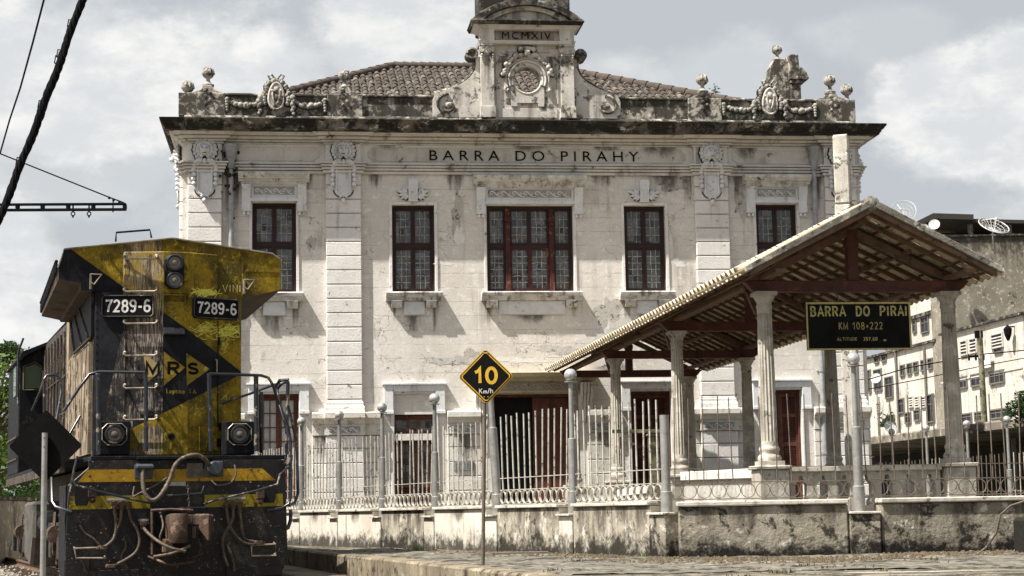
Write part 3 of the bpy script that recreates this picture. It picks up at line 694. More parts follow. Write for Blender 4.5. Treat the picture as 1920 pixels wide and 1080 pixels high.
for di, (x0, x1, z0, z1) in enumerate(DOOR):
    d_ = tag(empty('door', parent=st), DL[di]); y = .22
    if di != 2: surround(d_, x0, x1, z1)
    top = z1
    if di == 1:
        m = MB(); m.box(x0, x1, .02, .1, 3.62, z1); m.box(x0, x1, -.005, .1, 2.98, 3.14); m.build('blank_panel', M_wall, d_); top = 3.61
    m = MB(); m.box(x0, x0+.06, y-.08, y+.06, z0, top); m.box(x1-.06, x1, y-.08, y+.06, z0, top); m.box(x0+.06, x1-.06, y-.078, y+.058, top-.07, top)
    m.build('frame', M_door, d_, bevel=.005)
    c = (x0+x1)/2
    if di in (0, 1):
        tp = top-.07
        if di == 1:
            m = MB(); m.box(x0+.06, x1-.06, y-.03, y+.03, 3.14, 3.22); m.box(x0+.06, x1-.06, y-.03, y+.03, 3.5, 3.54)
            for q in range(1, 3): xx = x0+.06+(x1-x0-.12)*q/3; m.box(xx-.02, xx+.02, y-.03, y+.03, 3.22, 3.5)
            tr = m.build('transom', M_door, d_); m = MB(); m.add([(x0+.06,y+.01,3.2),(x1-.06,y+.01,3.2),(x1-.06,y+.01,3.52),(x0+.06,y+.01,3.52)], [(0,1,2,3)]); m.build('glass', M_glass, tr, fixn=False)
            tp = 2.98
        for p, q in ((x0+.06, c-.002), (c+.002, x1-.06)):
            m = MB(); zm = 1.9 if di else 2.3
            m.box(p, p+.07, y-.025, y+.025, z0, tp); m.box(q-.07, q, y-.025, y+.025, z0, tp)
            for zz in (z0, zm-.08, tp-.08): m.box(p+.07, q-.07, y-.024, y+.024, zz, zz+.1)
            for j in range(1, 4 if di else 5):
                zz = zm+(tp-zm-.05)*j/(4 if di else 5); m.box(p+.07, q-.07, y-.02, y+.02, zz-.012, zz+.012)
            xx = (p+q)/2; m.box(xx-.011, xx+.011, y-.021, y+.021, zm, tp-.05)
            if di: louvre(m, p+.07, q-.07, z0+.1, zm-.08, y)
            else: m.box(p+.07, q-.07, y-.005, y+.01, z0+.1, zm-.08)
            lf = m.build('door_leaf', M_door, d_)
            m = MB(); m.add([(p+.07,y+.008,zm),(q-.07,y+.008,zm),(q-.07,y+.008,tp-.05),(p+.07,y+.008,tp-.05)], [(0,1,2,3)]); m.build('glass', M_glass if di else M_wp, lf, fixn=False)
    elif di == 2:
        m = MB(); m.prism([(x0-.28,z1),(x1+.28,z1),(x1+.28,z1+.30),(x0-.28,z1+.30)], -.12, 0, 'y'); m.box(x0-.32, x1+.32, -.16, 0, z1+.02, z1+.07); m.prism([(0,z1+.30),(-.2,z1+.30),(-.27,z1+.38),(-.42,z1+.40),(-.46,z1+.50),(0,z1+.56)], x0-.55, x1+.55, 'x')
        bk = MB(); bk.box(x0-.2, x1+.2, -.1245, -.119, z1+.09, z1+.275); bk.build('scroll_ground', M_scroll_shade, d_)
        scroll(m, x0-.16, x1+.16, z1+.18, .15, -.135, 8, .021)
        m.build('lintel', weather('ochre_lintel', (.50,.42,.28), (.38,.31,.2), dark=(.08,.06,.04), sc1=3, streak=.4, spots=.2, bmp=.4), d_, smooth=40)
        for s_, xx in ((-1,x0), (1,x1)):
            m = MB(); k0 = xx+s_*.30
            for q in range(4): m.prism([(0,z1-.72),(-.10,z1-.72),(-.16,z1-.55),(-.11,z1-.36),(-.13,z1-.2),(-.26,z1-.04),(-.34,z1+.26),(0,z1+.26)], k0-.15+.08*q, k0-.15+.08*q+.06, 'x')
            m.box(k0-.18, k0+.18, -.09, 0, z1-.36, z1+.28); m.build('console', M_low, d_, bevel=.006)
        m = MB(); m.box(.0, x1-.06, y-.03, y+.03, z0, top-.07)
        for r_ in range(3):
            for q in range(2): m.box(.08+.46*q, .44+.46*q, y-.05, y-.03, 1.3+.95*r_, 2.1+.95*r_)
        m.build('door_leaf', M_door, d_, bevel=.008)
    else:
        for p, q in ((x0+.06, c-.002), (c+.002, x1-.06)):
            m = MB(); m.box(p, p+.055, y-.03, y+.025, z0, top-.07); m.box(q-.055, q, y-.03, y+.025, z0, top-.07)
            for zz in (z0, 1.85, 2.72, 3.5-.05, top-.17): m.box(p+.055, q-.055, y-.028, y+.024, zz, zz+.09)
            louvre(m, p+.055, q-.055, z0+.1, top-.18, y); m.build('door_leaf', M_door, d_)
# vent grille, downpipes, plaques
m = MB(); m.box(-2.02, -1.52, -.075, -.055, 2.22, 2.44)
for k in range(6): m.box(-2.0, -1.54, -.09, -.075, 2.235+.035*k, 2.25+.035*k)
for k in range(7): m.box(-1.99+.07*k, -1.975+.07*k, -.095, -.075, 2.23, 2.43)
m.build('vent_grille', M_pipe, st)
for x, zt, zb in ((-7.47, 10.35, .6), (7.42, 10.40, .6)):
    m = MB(); m.tube([(x,-.12,zt-.5),(x,-.12,zb)], .065, 12)
    for z in [zt-.5-1.05*k for k in range(9)]: m.tube([(x,-.12,z),(x,-.12,z-.07)], .08, 12); m.box(x-.1, x+.1, -.06, 0, z-.05, z-.02)
    m.lathe([(.07,-.6),(.09,-.55),(.09,-.42),(.13,-.3),(.17,-.08),(.19,-.05),(.19,0)], (x,-.15,zt), 12)
    m.build('downpipe', M_pipe, st, smooth=40)
m = MB(); rnd = random.Random(8)
for k in range(90): m.ball((-7.5+rnd.gauss(0,.09),-.12+rnd.gauss(0,.05),10.2-abs(rnd.gauss(0,.45))), rnd.uniform(.02,.06), 5, 4)
m.build('moss_growth', plain('black_moss', (.03,.028,.02), .95), st)
def plaque():
    m = MB(); hw = .155; zb_ = -.62
    U = [(hw,.10),(hw,zb_)]+[(hw*math.cos(-a_), zb_+hw*1.15*math.sin(-a_)) for a_ in [k*PI/10 for k in range(1,10)]]+[(-hw,zb_),(-hw,.10)]
    m.prism(U, -.03, 0, 'y')
    m.tube([(q_[0]*1.12,-.05,q_[1]) for q_ in U], .026, 6); m.tube([(q_[0]*1.34,-.035,q_[1]-.01) for q_ in U[1:-1]], .024, 6)
    for q in (-1, 1):
        for k in range(5): m.lathe([(.012,.055),(.05,.03),(.06,-.01),(.045,-.045),(.01,-.06)], (q*(.262+.012*(k%2)),-.06,-.04-k*.115), 9)
        for k in range(3): m.tube([(q*(.06+.05*k),-.10,.10),(q*(.12+.06*k),-.13,.05-.015*k),(q*(.15+.06*k),-.09,-.04-.02*k)], [.03,.045,.01], 6)
    m.tube([(0,-.13,.11),(0,-.15,.04),(0,-.08,-.04)], [.03,.05,.01], 7)
    m.lathe([(.0,-.13),(.06,-.07),(.055,-.02),(.0,.03)], (0,-.06,zb_-.25), 8)
    for q in (-1,1): m.ball((q*.07,-.06,zb_-.20), .035, 7, 5)
    # lion's head
    m.ball((0,-.12,.33), .135, 12, 10, (1,.9,1.1)); m.ball((0,-.22,.28), .07, 10, 8, (1.1,.8,.8)); m.ball((0,-.27,.305), .03, 6, 5)
    m.box(-.05,.05,-.245,-.2,.215,.235)
    for q in (-1, 1):
        m.ball((q*.055,-.215,.37), .022, 6, 5); m.ball((q*.06,-.20,.40), .035, 6, 5, (1.3,.7,.5)); m.ball((q*.11,-.14,.48), .05, 7, 6)
    rnd = random.Random(4)
    for ring, n_, rr_ in ((.17,13,.06), (.245,15,.062)):
        for k in range(n_):
            th = -.35*PI+1.7*PI*k/(n_-1)
            cx, cz = ring*math.cos(th), .34+ring*1.02*math.sin(th)
            m.ball((cx,-.06-(.05 if ring < .2 else 0),cz), rr_*rnd.uniform(.85,1.15), 7, 5, (1,.8,1))
            m.tube([(cx*.9,-.11,.34+(cz-.34)*.9),(cx*1.12+.02,-.09,.34+(cz-.34)*1.1),(cx*1.25+.01,-.04,.34+(cz-.34)*1.2-.02)], [.035,.028,.012], 6)
    # solid dark pieces in place of shaded hollows: eyes, mouth
    o = m.build('lion_plaque', M_relief, st, smooth=50)
    m.balls = [b_ for b_ in m.balls if b_[1] > .045]; m.halo(.0, M_outline, o, 1.3)
    h = MB(); h.tube([(q_[0]*1.5,-.003,q_[1]-.02) for q_ in U[1:-1]], .03, 4); h.build('grime_shade', M_outline, o)  # dark line round the shield, painted shade that sets off its edge
    for q in (-1, 1): f = MB(); f.ball((q*.055,-.236,.372), .014, 6, 5); f.build('eye', M_dark, o)
    f = MB(); f.box(-.045,.045,-.262,-.20,.232,.246); f.build('mouth', M_dark, o)
    return o
pq = plaque()
spots_ = [(-8.115,-.135,0), (-4.70,-.135,0), (4.70,-.135,0), (8.115,-.135,0), (-W2-.1,.78,-PI/2), (W2+.1,.78,PI/2)]
for i, (x, y, rz) in enumerate(spots_):
    o = pq if i == 0 else pq.copy()
    if i:
        C.objects.link(o); o.parent = st
        for ch in pq.children: d = ch.copy(); C.objects.link(d); d.parent = o
    o.location = (x, y, 9.87); o.rotation_euler = (0,0,rz)

# peeled and repainted patches, and soot that has run down from the ledges
def blotch(x, z, rx, rz, mat, y=-.0015, seed=0, parent=st):
    rnd = random.Random(seed); n = 26; m = MB(); pts = []
    ph = [rnd.uniform(0,6.28) for _ in range(4)]
    for k in range(n):
        th = 2*PI*k/n; f = 1+.28*math.sin(2*th+ph[0])+.18*math.sin(5*th+ph[1])+.12*math.sin(9*th+ph[2])+rnd.uniform(-.08,.08)
        pts.append((x+rx*f*math.cos(th), y, z+rz*f*math.sin(th)))
    m.add(pts, [tuple(range(n))]); return m.build('peeled_patch', mat, parent, fixn=False)
M_pt1 = weather('bare_patch', (.60,.58,.54), (.48,.45,.41), dark=(.14,.12,.10), sc1=5, spots=.3, spsc=8, bmp=.8)
M_pt2 = weather('old_paint_patch', (.80,.785,.75), (.70,.675,.63), dark=(.25,.22,.18), sc1=4, spots=.12, bmp=.6)
M_pt3 = weather('damp_patch', (.46,.43,.385), (.56,.53,.48), dark=(.10,.09,.075), sc1=6, spots=.45, spsc=9, bmp=.9)
for i, (x, z, rx, rz, mt_) in enumerate(((1.85,5.95,.16,.32,M_pt2), (1.95,6.15,.30,.40,M_pt3), (-1.85,8.6,.14,.55,M_pt3), (-1.80,8.1,.10,.28,M_pt2), (-1.95,4.95,.55,.12,M_pt1), (-1.5,5.0,.28,.20,M_pt3),
        (3.75,9.45,.45,.16,M_pt3), (4.0,5.6,.12,.5,M_pt2), (-5.5,7.9,.10,.22,M_pt3), (5.5,8.9,.18,.40,M_pt3), (-3.9,5.3,.12,.16,M_pt2), (.7,5.2,.5,.12,M_pt1), (-.3,4.95,.8,.07,M_pt2), (2.1,4.75,.35,.10,M_pt3),
        (5.45,6.1,.15,.5,M_pt2), (-3.0,9.3,.5,.05,M_pt2), (-2.2,7.4,.2,.06,M_pt2), (3.8,7.4,.16,.10,M_pt2), (-6.4,9.8,.3,.03,M_pt3))): blotch(x, z, rx, rz, mt_, -.0015-.0006*(i%5), i)
def run_mat():
    m, nt, b = newmat('soot_run', .95, 0, .05); o, v = coords(nt); sep = nt.nodes.new('ShaderNodeSeparateXYZ'); nt.links.new(o, sep.inputs[0]); x, z = X(nt, sep.outputs[0]), X(nt, sep.outputs[2])
    n = noise(nt, v, 5, 5, .65, (1.6,1,.16)); n2 = noise(nt, v, 16, 4, .7, (1,1,.4))
    fade = ((z+1.0)*((x.m('ABSOLUTE')*-2+1.0).step(0,1.0))); al = ((n+n2*.4)*fade.m('POWER',.45)).step(.34,.78)*.66
    b.inputs['Base Color'].default_value = (.085,.072,.058,1); nt.links.new(al.s, b.inputs['Alpha']); return m
M_run = run_mat(); q0 = None
def run(x, z, w_, h_, y=-.004, parent=st, rz=0):
    global q0
    if q0 is None:
        m = MB(); m.add([(-.5,0,-1),(.5,0,-1),(.5,0,0),(-.5,0,0)], [(0,1,2,3)]); q0 = m.build('soot_run', M_run, parent, fixn=False); o = q0
    else: o = q0.copy(); C.objects.link(o); o.parent = parent
    o.location = (x, y, z); o.scale = (w_, 1, h_); o.rotation_euler = (0,0,rz); return o
rq = random.Random(17)
for x0, x1, z0, z1 in WIN:
    run(x0+.02, z0-.22, .35, rq.uniform(.5,1.0)); run(x1-.02, z0-.22, .35, rq.uniform(.5,1.1)); run((x0+x1)/2, z0-.58, (x1-x0)*.7, rq.uniform(.3,.7))
    run((x0+x1)/2, z0-.02, x1-x0+.36, .12, y=-.2455)
for x, w_, h_ in ((-7.45,.9,1.6), (-3.9,.6,.5), (3.55,1.5,.75), (4.1,.5,1.1), (5.4,1.0,.9), (-5.6,.5,.6), (7.5,.7,1.2), (0,3,.35), (-1.9,.8,.6), (-6.4,1.4,.4), (1.9,1.2,.4)): run(x, 9.655, w_, h_, y=-.006)
for x, w_, h_ in ((3.4,1.7,.42), (-3.6,.9,.2), (4.7,.8,.5), (5.7,1.0,.5), (-7.5,.5,.5), (0,1.6,.2), (2,1.2,.22)): run(x, 10.40, w_, h_, y=-.14 if abs(abs(x)-4.7) < .5 else -.034)
for x in (-8,-7,-5.4,-3.3,-2.7,-2,2.3,2.9,3.4,5.4,6.4,7.2,8.1): run(x, 11.67, rq.uniform(.6,1.1), rq.uniform(.4,.55), y=.1145 if not 4.2 < abs(x) < 5.1 else .045)
for x in (-7.3,-5.2,-1.75,1.75,5.0,7.9): run(x, 3.53, rq.uniform(.4,.8), rq.uniform(.5,1.2), y=-.2475) if False else run(x, 3.10, rq.uniform(.5,.9), rq.uniform(.6,1.3), y=-.059)
for x in (-.9,.0,.9): run(x, 13.39, .7, .25, y=-.048)
for x in (-1.03,1.03,-.6,.62): run(x, 12.75, .4, rq.uniform(.6,1.2), y=-.1345 if abs(x) > .86 else -.024)
# ------------------------------------------------------------------ ground, platform, track
def ground_mat():
    m, nt, b = newmat('earth', .95, 0, .1); o, v = coords(nt, False)
    a = noise(nt, v, .8, 6, .65); f = noise(nt, v, 22, 5, .75); s = noise(nt, v, 3, 6, .7)
    col = mixc(nt, a.step(.38,.62), (.25,.22,.17), (.14,.12,.09)); col = mixc(nt, f.step(.42,.66)*.75, col, (.07,.06,.045)); col = mixc(nt, s.step(.56,.64)*.5, col, (.34,.31,.25))
    nt.links.new(col.s, b.inputs['Base Color']); bump(nt, b, f+a, .9, .05); return m
M_gnd = ground_mat()
M_pave = weather('worn_paving', (.22,.195,.15), (.125,.11,.082), dark=(.032,.027,.02), light=(.32,.29,.23), sc1=1.3, spots=.75, spsc=3.0, bmp=.9, bsc=28, rough=.95)
M_kerb = weather('kerb_stone', (.25,.205,.14), (.14,.115,.08), dark=(.02,.017,.014), light=(.36,.32,.24), sc1=1.6, streak=.6, spots=.45, spsc=3, bmp=.8, grime_shade=(.1,.5,.7))
m = MB(); N = 40
m.add([(-900,-60,.15),(900,-60,.15),(900,1500,.15),(-900,1500,.15)], [(0,1,2,3)])
tag(m.build('ground', M_gnd, fixn=False), kind='structure')
E0 = Vector((-.266,17.876)); E1 = Vector((-4.047,31.467)); ed = (E1-E0).normalized(); en = Vector((ed.y, -ed.x))   # edge of the raised pavement, en to the right
def P_(t, w_, z): p = E0+ed*t+en*w_; return (p.x, p.y, z)
m = MB(); rnd = random.Random(9)
# one sheet with slightly broken edge, right of the track
ts = [-18+1.2*k for k in range(80)]
verts = []; 
for t in ts: verts.append(P_(t, .30, .6))
far = [P_(t, 70, .6) for t in ts]
m.add(verts+far, [(i, i+1, len(ts)+i+1, len(ts)+i) for i in range(len(ts)-1)])
tag(m.build('pavement', M_pave, fixn=False), kind='structure')
t0 = -18
k = 0
m = MB(); st2 = MB()
while t0 < 60:
    L = rnd.uniform(1.8, 3.4); j = rnd.uniform(-.012,.012)
    a, b = t0+.012, t0+L-.012
    pts = [P_(a,.0+j,.14), P_(b,.0+j,.14), P_(b,.32,.14), P_(a,.32,.14)]; tp = .606+rnd.uniform(0,.012)
    up = [(p[0],p[1],tp) for p in pts]; m.add(pts+up, [(0,1,2,3),(7,6,5,4),(0,4,5,1),(1,5,6,2),(2,6,7,3),(3,7,4,0)])
    t0 += L
kb = m.build('kerb', M_kerb, bevel=.025); tag(kb, kind='structure')
m = MB(); pts = [P_(8,-.75,.14), P_(60,-.75,.14), P_(60,-.001,.14), P_(8,-.001,.14)]; m.add(pts+[(p[0],p[1],.33) for p in pts], [(0,1,2,3),(7,6,5,4),(0,4,5,1),(1,5,6,2),(2,6,7,3),(3,7,4,0)])
tag(m.build('lower_step_ledge', M_kerb, bevel=.03), kind='structure')
# pale worn strips and patches in the paving
m = MB()
def patch(px, py, rx, ry, rot=0, n=14):
    p = atz(px, py, .604); m.add([(p.x+math.cos(rot)*rx*math.cos(2*PI*k/n)*rnd.uniform(.7,1.2)-math.sin(rot)*ry*math.sin(2*PI*k/n)*rnd.uniform(.7,1.2), p.y+math.sin(rot)*rx*math.cos(2*PI*k/n)*rnd.uniform(.7,1.2)+math.cos(rot)*ry*math.sin(2*PI*k/n)*rnd.uniform(.7,1.2), .604) for k in range(n)], [tuple(range(n))])
patch(1500, 1052, 2.2, .35, .05); patch(1300, 1058, 1.0, .3); patch(1780, 1046, 1.5, .25, .05); patch(900, 1050, .9, .3); patch(1120, 1062, .8, .4); patch(1700, 1072, .8,.2)
tag(m.build('worn_paving_patches', weather('pale_cement', (.36,.33,.27), (.27,.245,.20), dark=(.12,.1,.08), sc1=3, spots=.5, spsc=6, bmp=.6)), kind='structure')
# uneven trodden soil over the paving
from mathutils import noise as mnz
m = MB(); nx_, ny_ = 170, 150; X0_, X1_, Y0_, Y1_ = -3.2, 9.2, 16.5, 31.0; gx = lambda i: X0_+(X1_-X0_)*i/nx_; gy = lambda j: Y0_+(Y1_-Y0_)*j/ny_
for j in range(ny_+1):
    for i in range(nx_+1):
        x, y = gx(i), gy(j); q = Vector((x,y))-E0
        h = .606+.020*mnz.noise(Vector((x*1.1,y*.8,0)))+.014*mnz.noise(Vector((x*3.7,y*3.1,3)))+.012*mnz.noise(Vector((x*11,y*9,7)))
        if q.dot(en) < .35: h = .58
        m.v.append((x, y, h))
for j in range(ny_):
    for i in range(nx_):
        c_ = Vector((gx(i+.5), gy(j+.5)))-E0
        if c_.dot(en) > .30: a = j*(nx_+1)+i; m.f.append((a, a+1, a+nx_+2, a+nx_+1))
M_soil = weather('trodden_soil', (.175,.16,.13), (.10,.09,.07), dark=(.022,.019,.014), light=(.30,.28,.24), sc1=1.6, spots=.55, spsc=2.8, bmp=1.2, bsc=20, rough=.95)
tag(m.build('trodden_soil', M_soil, smooth=80, fixn=False), kind='structure')
# dry debris and weeds
def chips(name, mat, gen, n, s0, s1, seed, flat=.5):
    m = MB(); r_ = random.Random(seed)
    for _ in range(n):
        p = gen(r_); s = r_.uniform(s0, s1); a = r_.uniform(0, 2*PI); n_ = r_.randint(4, 6)
        b = [(p[0]+s*math.cos(a+2*PI*k/n_)*r_.uniform(.6,1.2), p[1]+s*math.sin(a+2*PI*k/n_)*r_.uniform(.6,1.2), p[2]-.003) for k in range(n_)]
        t_ = (p[0]+s*.2, p[1], p[2]+s*flat*r_.uniform(.5,1.2)); m.add(b+[t_], [(k,(k+1)%n_,n_) for k in range(n_)])
    o = m.build(name, mat, fixn=False); return tag(o, kind='stuff')
M_chip = weather('debris', (.16,.14,.105), (.08,.068,.05), dark=(.05,.04,.03), sc1=9, bmp=.3)
def onpave(r_):
    p = atz(r_.uniform(520,1960), r_.uniform(1022,1095), .6)
    q = Vector((p.x,p.y))-E0
    return (p.x, p.y, .602) if q.dot(en) > .1 and p.y < 40 else (6+r_.random()*2, 20+r_.random(), .602)
chips('gravel_debris', M_chip, onpave, 2200, .006, .022, 5, .35)
def foot_of_wall(r_):
    px = r_.uniform(540, 1960); yb = 1012+(px-555)*.05 if px < 1225 else (1046 if px < 1600 else 1042-(px-1600)*.04); p = atz(px, yb+abs(r_.gauss(0,5))+1, .6); return (p.x, p.y, .612)
chips('leaf_litter', weather('leaf_litter', (.10,.075,.045), (.05,.04,.028), dark=(.02,.016,.012), light=(.22,.18,.11), sc1=9, bmp=.3), foot_of_wall, 3200, .012, .045, 31, .6)
chips('ballast', weather('ballast_stone', (.30,.28,.24), (.15,.135,.11), dark=(.06,.05,.04), sc1=8, bmp=.3), lambda r_: (lambda y: (-.43*y+6.2+r_.uniform(-9,-.2)-0, y, .155))(r_.uniform(14,75)), 9000, .03, .08, 6, .8)
def blades(m, c, n, h, spread, r_):
    for _ in range(n):
        a = r_.uniform(0,2*PI); d = r_.uniform(0,spread); x, y = c[0]+d*math.cos(a), c[1]+d*math.sin(a); hh = h*r_.uniform(.4,1); ln = r_.uniform(.1,.6)*hh; w_ = .008
        m.add([(x-w_,y,c[2]),(x+w_,y,c[2]),(x+ln*math.cos(a)*.5+w_*.6,y+ln*math.sin(a)*.5,c[2]+hh*.6),(x+ln*math.cos(a),y+ln*math.sin(a),c[2]+hh)], [(0,1,2,3)])
M_grass = plain('grass_blade', (.10,.19,.035), .7, var=.5, sc1=9)
M_dry = plain('dry_grass_blade', (.16,.13,.07), .8, var=.5, sc1=9)
r_ = random.Random(12); gi = 0
for px, py, n, h in ((545,1012,50,.35), (612,1018,30,.20), (664,1024,20,.12), (790,1034,20,.12), (827,1032,12,.10), (1205,1048,8,.07), (1260,1050,8,.06)):
    m = MB(); p = atz(px, py, .6); blades(m, (p.x,p.y,.6), n, h, .16, r_); tag(m.build('grass_tuft', M_grass, fixn=False), kind='stuff')
m = MB()
for _ in range(22):
    p = atz(r_.choice([r_.uniform(1360,1600), r_.uniform(1000,1900)]), r_.uniform(1044,1085), .6); blades(m, (p.x,p.y,.6), 12, .05, .12, r_)
for _ in range(16):
    p = atz(r_.uniform(1590,1660), r_.uniform(1030,1044), .6); blades(m, (p.x,p.y,.6), 9, .10, .1, r_)
tag(m.build('dry_grass', M_dry, fixn=False), kind='stuff')

# ------------------------------------------------------------------ boundary wall, piers, ball posts, railing panels
M_fw = weather('boundary_wall_render', (.66,.62,.54), (.50,.455,.38), dark=(.045,.04,.03), sc1=1.8, streak=.42, stsc=5, spots=.12, spsc=3, bmp=.6, bsc=24, grime_shade=(.58,1.10,.97))
M_fws = weather('streaked_wall_render', (.46,.42,.34), (.30,.265,.205), dark=(.018,.015,.011), light=(.72,.68,.6), sc1=2.2, streak=.8, stsc=7, spots=.3, spsc=4, bmp=.8, bsc=24, grime_shade=(.58,1.25,.97))
M_fw2 = weather('bare_render', (.33,.295,.235), (.20,.175,.13), dark=(.010,.0085,.0065), light=(.66,.62,.54), sc1=1.6, streak=.35, stsc=4, spots=.5, spsc=3.0, bmp=1.3, bsc=16, grime_shade=(.58,1.05,.99))
M_cap = weather('wall_coping', (.60,.56,.49), (.38,.345,.28), dark=(.08,.07,.055), sc1=4, streak=.3, spots=.35, spsc=6, bmp=.4)
M_galv = weather('galvanised_steel', (.36,.35,.33), (.24,.235,.22), dark=(.13,.115,.09), sc1=8, streak=.4, rough=.42, bmp=.15, metal=.35, spec=.5)
M_ball = weather('painted_ball', (.56,.56,.55), (.36,.35,.33), dark=(.09,.075,.06), sc1=9, spots=.4, spsc=14, rough=.35, bmp=.3, metal=.4, spec=.5)
M_bar = weather('silver_railing', (.60,.575,.51), (.42,.395,.34), dark=(.10,.065,.04), sc1=6, streak=.3, spots=.45, spsc=9, rough=.5, bmp=.2, metal=.2, spec=.4)
M_rust = weather('rusty_railing', (.16,.13,.10), (.09,.07,.055), dark=(.04,.03,.02), sc1=8, spots=.3, spsc=12, rough=.7, bmp=.3)
def postXY(px, py, z=3.05): p = atz(px, py, z); return Vector((p.x, p.y))
PO = [postXY(566,790), postXY(637,777), postXY(718,765), postXY(815,747), None, postXY(1075,702), None]
# straighten: a line through the first and last, keep picture bearings
def on_line(px, A, B):
    d = ray(px, 945); d = Vector((d.x, d.y)); n = Vector((-(B-A).y, (B-A).x)); return d*(A.dot(n)/d.dot(n))
LA, LB = PO[0], PO[5]
PX = [566, 637, 718, 817, 934, 1075, 1250]
PP = [on_line(x, LA, LB) for x in PX]
cornerP = PP[6]
dirn = (LA-LB).normalized()
PP = [PP[0]+dirn*3.6*1.02]+PP   # one more behind the locomotive railing
GZ = .59
wall_lab = 'long run of low stained boundary wall below the silver railings'
def seg_box(m, A, B, t, z0, z1, off=0):
    u = (B-A).normalized(); n = Vector((-u.y, u.x))*t/2; o = Vector((-u.y, u.x))*off
    p = [A-n+o, B-n+o, B+n+o, A+n+o]
    m.add([(q.x,q.y,z0) for q in p]+[(q.x,q.y,z1) for q in p], [(0,1,2,3),(7,6,5,4),(0,4,5,1),(1,5,6,2),(2,6,7,3),(3,7,4,0)])
bw = empty('boundary_wall', (0,0,0), 0, wall_lab, 'wall')
for i in range(len(PP)-1):
    A, B = PP[i], PP[i+1]; u = (B-A).normalized()
    a_, b_ = A+u*.22, B-u*.22
    m = MB(); seg_box(m, a_, b_, .24, GZ-.45, 1.24, 0); m.build('wall_panel', M_fw if i in (0,1,2,4) else M_fws, bw, bevel=.015)
    m = MB(); seg_box(m, a_-u*.0, b_+u*.0, .32, 1.241, 1.285, 0); m.build('coping', M_cap, bw, bevel=.008)
for i, A in enumerate(PP):
    u = dirn
    m = MB(); seg_box(m, A-u*.2, A+u*.2, .27 if i < 7 else .30, GZ-.45, 1.12); m.build('pier', M_fw if i < 7 else M_fw2, bw, bevel=.012)
    m = MB(); seg_box(m, A-u*.205, A+u*.205, .36, 1.121, 1.15); m.build('pier_cap', M_cap, bw, bevel=.006)
def ball_post(pos, z0=1.15, ztop=2.96, ball=True, r=.088, lean=0, lab=None, broken=False, grp='steel posts topped with balls'):
    t = empty('ball_post' if ball else 'broken_post', (pos.x, pos.y, z0), 0, lab, 'post', grp if ball else None)
    zt = ztop-z0
    m = MB(); m.lathe([(.074,0),(.074,.30),(.058,.31),(.058,1.02 if not broken else 1.25),(.045,1.03 if not broken else 1.25)] , (0,0,0), 14); m.build('lower_tube', M_galv, t, smooth=40)
    if not broken:
        m = MB(); m.lathe([(.036,1.02),(.031,zt-.02),(.031,zt)], (0,0,0), 12); m.lathe([(.085,zt),(.085,zt+.012),(.03,zt+.015)], (0,0,0), 14); m.build('upper_tube', M_galv, t, smooth=40)
        m = MB(); m.ball((0,0,zt+.01+r), r, 18, 12); m.build('ball', M_ball, t, smooth=60)
    if lean: t.rotation_euler = (0, lean, 0)
    return t
labs = ['ball-topped post half hidden by the locomotive handrails', 'ball-topped post just right of the locomotive, farthest in the clear', 'ball-topped post between the far inner pilaster and the far end of the railing', 'ball-topped post left of the narrow red door', 'ball-topped post right of the narrow red door', 'headless grey post leaning behind the speed limit sign', 'tall ball-topped post in front of the pavilion eave corner', 'thick cut-off grey post with no ball, left of the pavilion column']
for i, A in enumerate(PP):
    if i == 7: ball_post(A, 1.10, 2.3, ball=False, broken=True, lab=labs[i])
    elif i == 5:
        t = empty('leaning_post', (A.x, A.y, 1.15), 0, labs[i], 'post'); m = MB(); m.lathe([(.082,0),(.082,.30),(.066,.31),(.066,1.3),(.045,1.31),(.04,2.0)], (0,0,0), 14); m.build('lower_tube', M_galv, t, smooth=40); t.rotation_euler = (0, -.05, 0)
    else: ball_post(A, 1.15, 2.95, lab=labs[i])
def railing(A, B, lab, zb=1.30, zr=1.51, zm=1.685, zt=2.58, step=.185, mat=M_bar, fan=0, rnd=random.Random(3), thick=.0125, grp='railing panels of upright bars over a row of rings', ringw=.034, trim=.1):
    u = (B-A).normalized(); L = (B-A).length-2*trim; a = A+u*trim
    t = empty('railing_panel', (a.x, a.y, 0), math.atan2(u.y, u.x), lab, 'railing', grp)
    n = max(3, round(L/step)); s = L/n
    m = MB()
    for z, w_ in ((zb,.012), (zr,.012), (zm,.010)):
        m.box(0, L, -.012, .012, z-w_/2, z+w_/2)
    m.build('rail', mat, t)
    m = MB()
    for k in range(n):
        x = (k+.5)*s; f = fan*(x/L-.5); jt = rnd.gauss(0,.016)
        if rnd.random() < .035: continue
        m.tube([(x,0,zr),(x+f*.3+jt*.3,0,zm),(x+f+jt,rnd.uniform(-.015,.015),zt+rnd.uniform(-.035,.02))], thick, 6)
    b_ = m.build('upright_bar', mat, t, smooth=50)
    m = MB(); r = (zr-zb)/2-.008
    for k in range(n):
        x = (k+.5)*s; c = (zr+zb)/2; ns = 16
        for j in range(ns):
            t0_, t1_ = 2*PI*j/ns, 2*PI*(j+1)/ns; rx = min(r, s/2)
            p = [(x+(rx-d)*math.cos(th), y, c+(r-d)*math.sin(th)) for th in (t0_, t1_) for d in (0, .008) for y in (-ringw/2, ringw/2)]
            m.add(p, [(0,1,5,4),(2,6,7,3),(0,4,6,2),(1,3,7,5)])
    m.build('ring_band', mat, t, smooth=50)
    return t
rl = ['railing panel behind the locomotive handrail', 'railing panel between the two farthest clear ball posts', 'railing panel in front of the far inner pilaster', 'railing panel across the narrow red door', 'railing panel left of the speed limit sign pole', 'railing panel of splayed bars across the dark central doorway', 'railing panel across the louvred door left of the cut-off post']
for i in range(len(PP)-1): railing(PP[i], PP[i+1], rl[i], fan=(.14 if i == 5 else .1 if i == 3 else 0), zt=2.58 if i != 5 else 2.62)
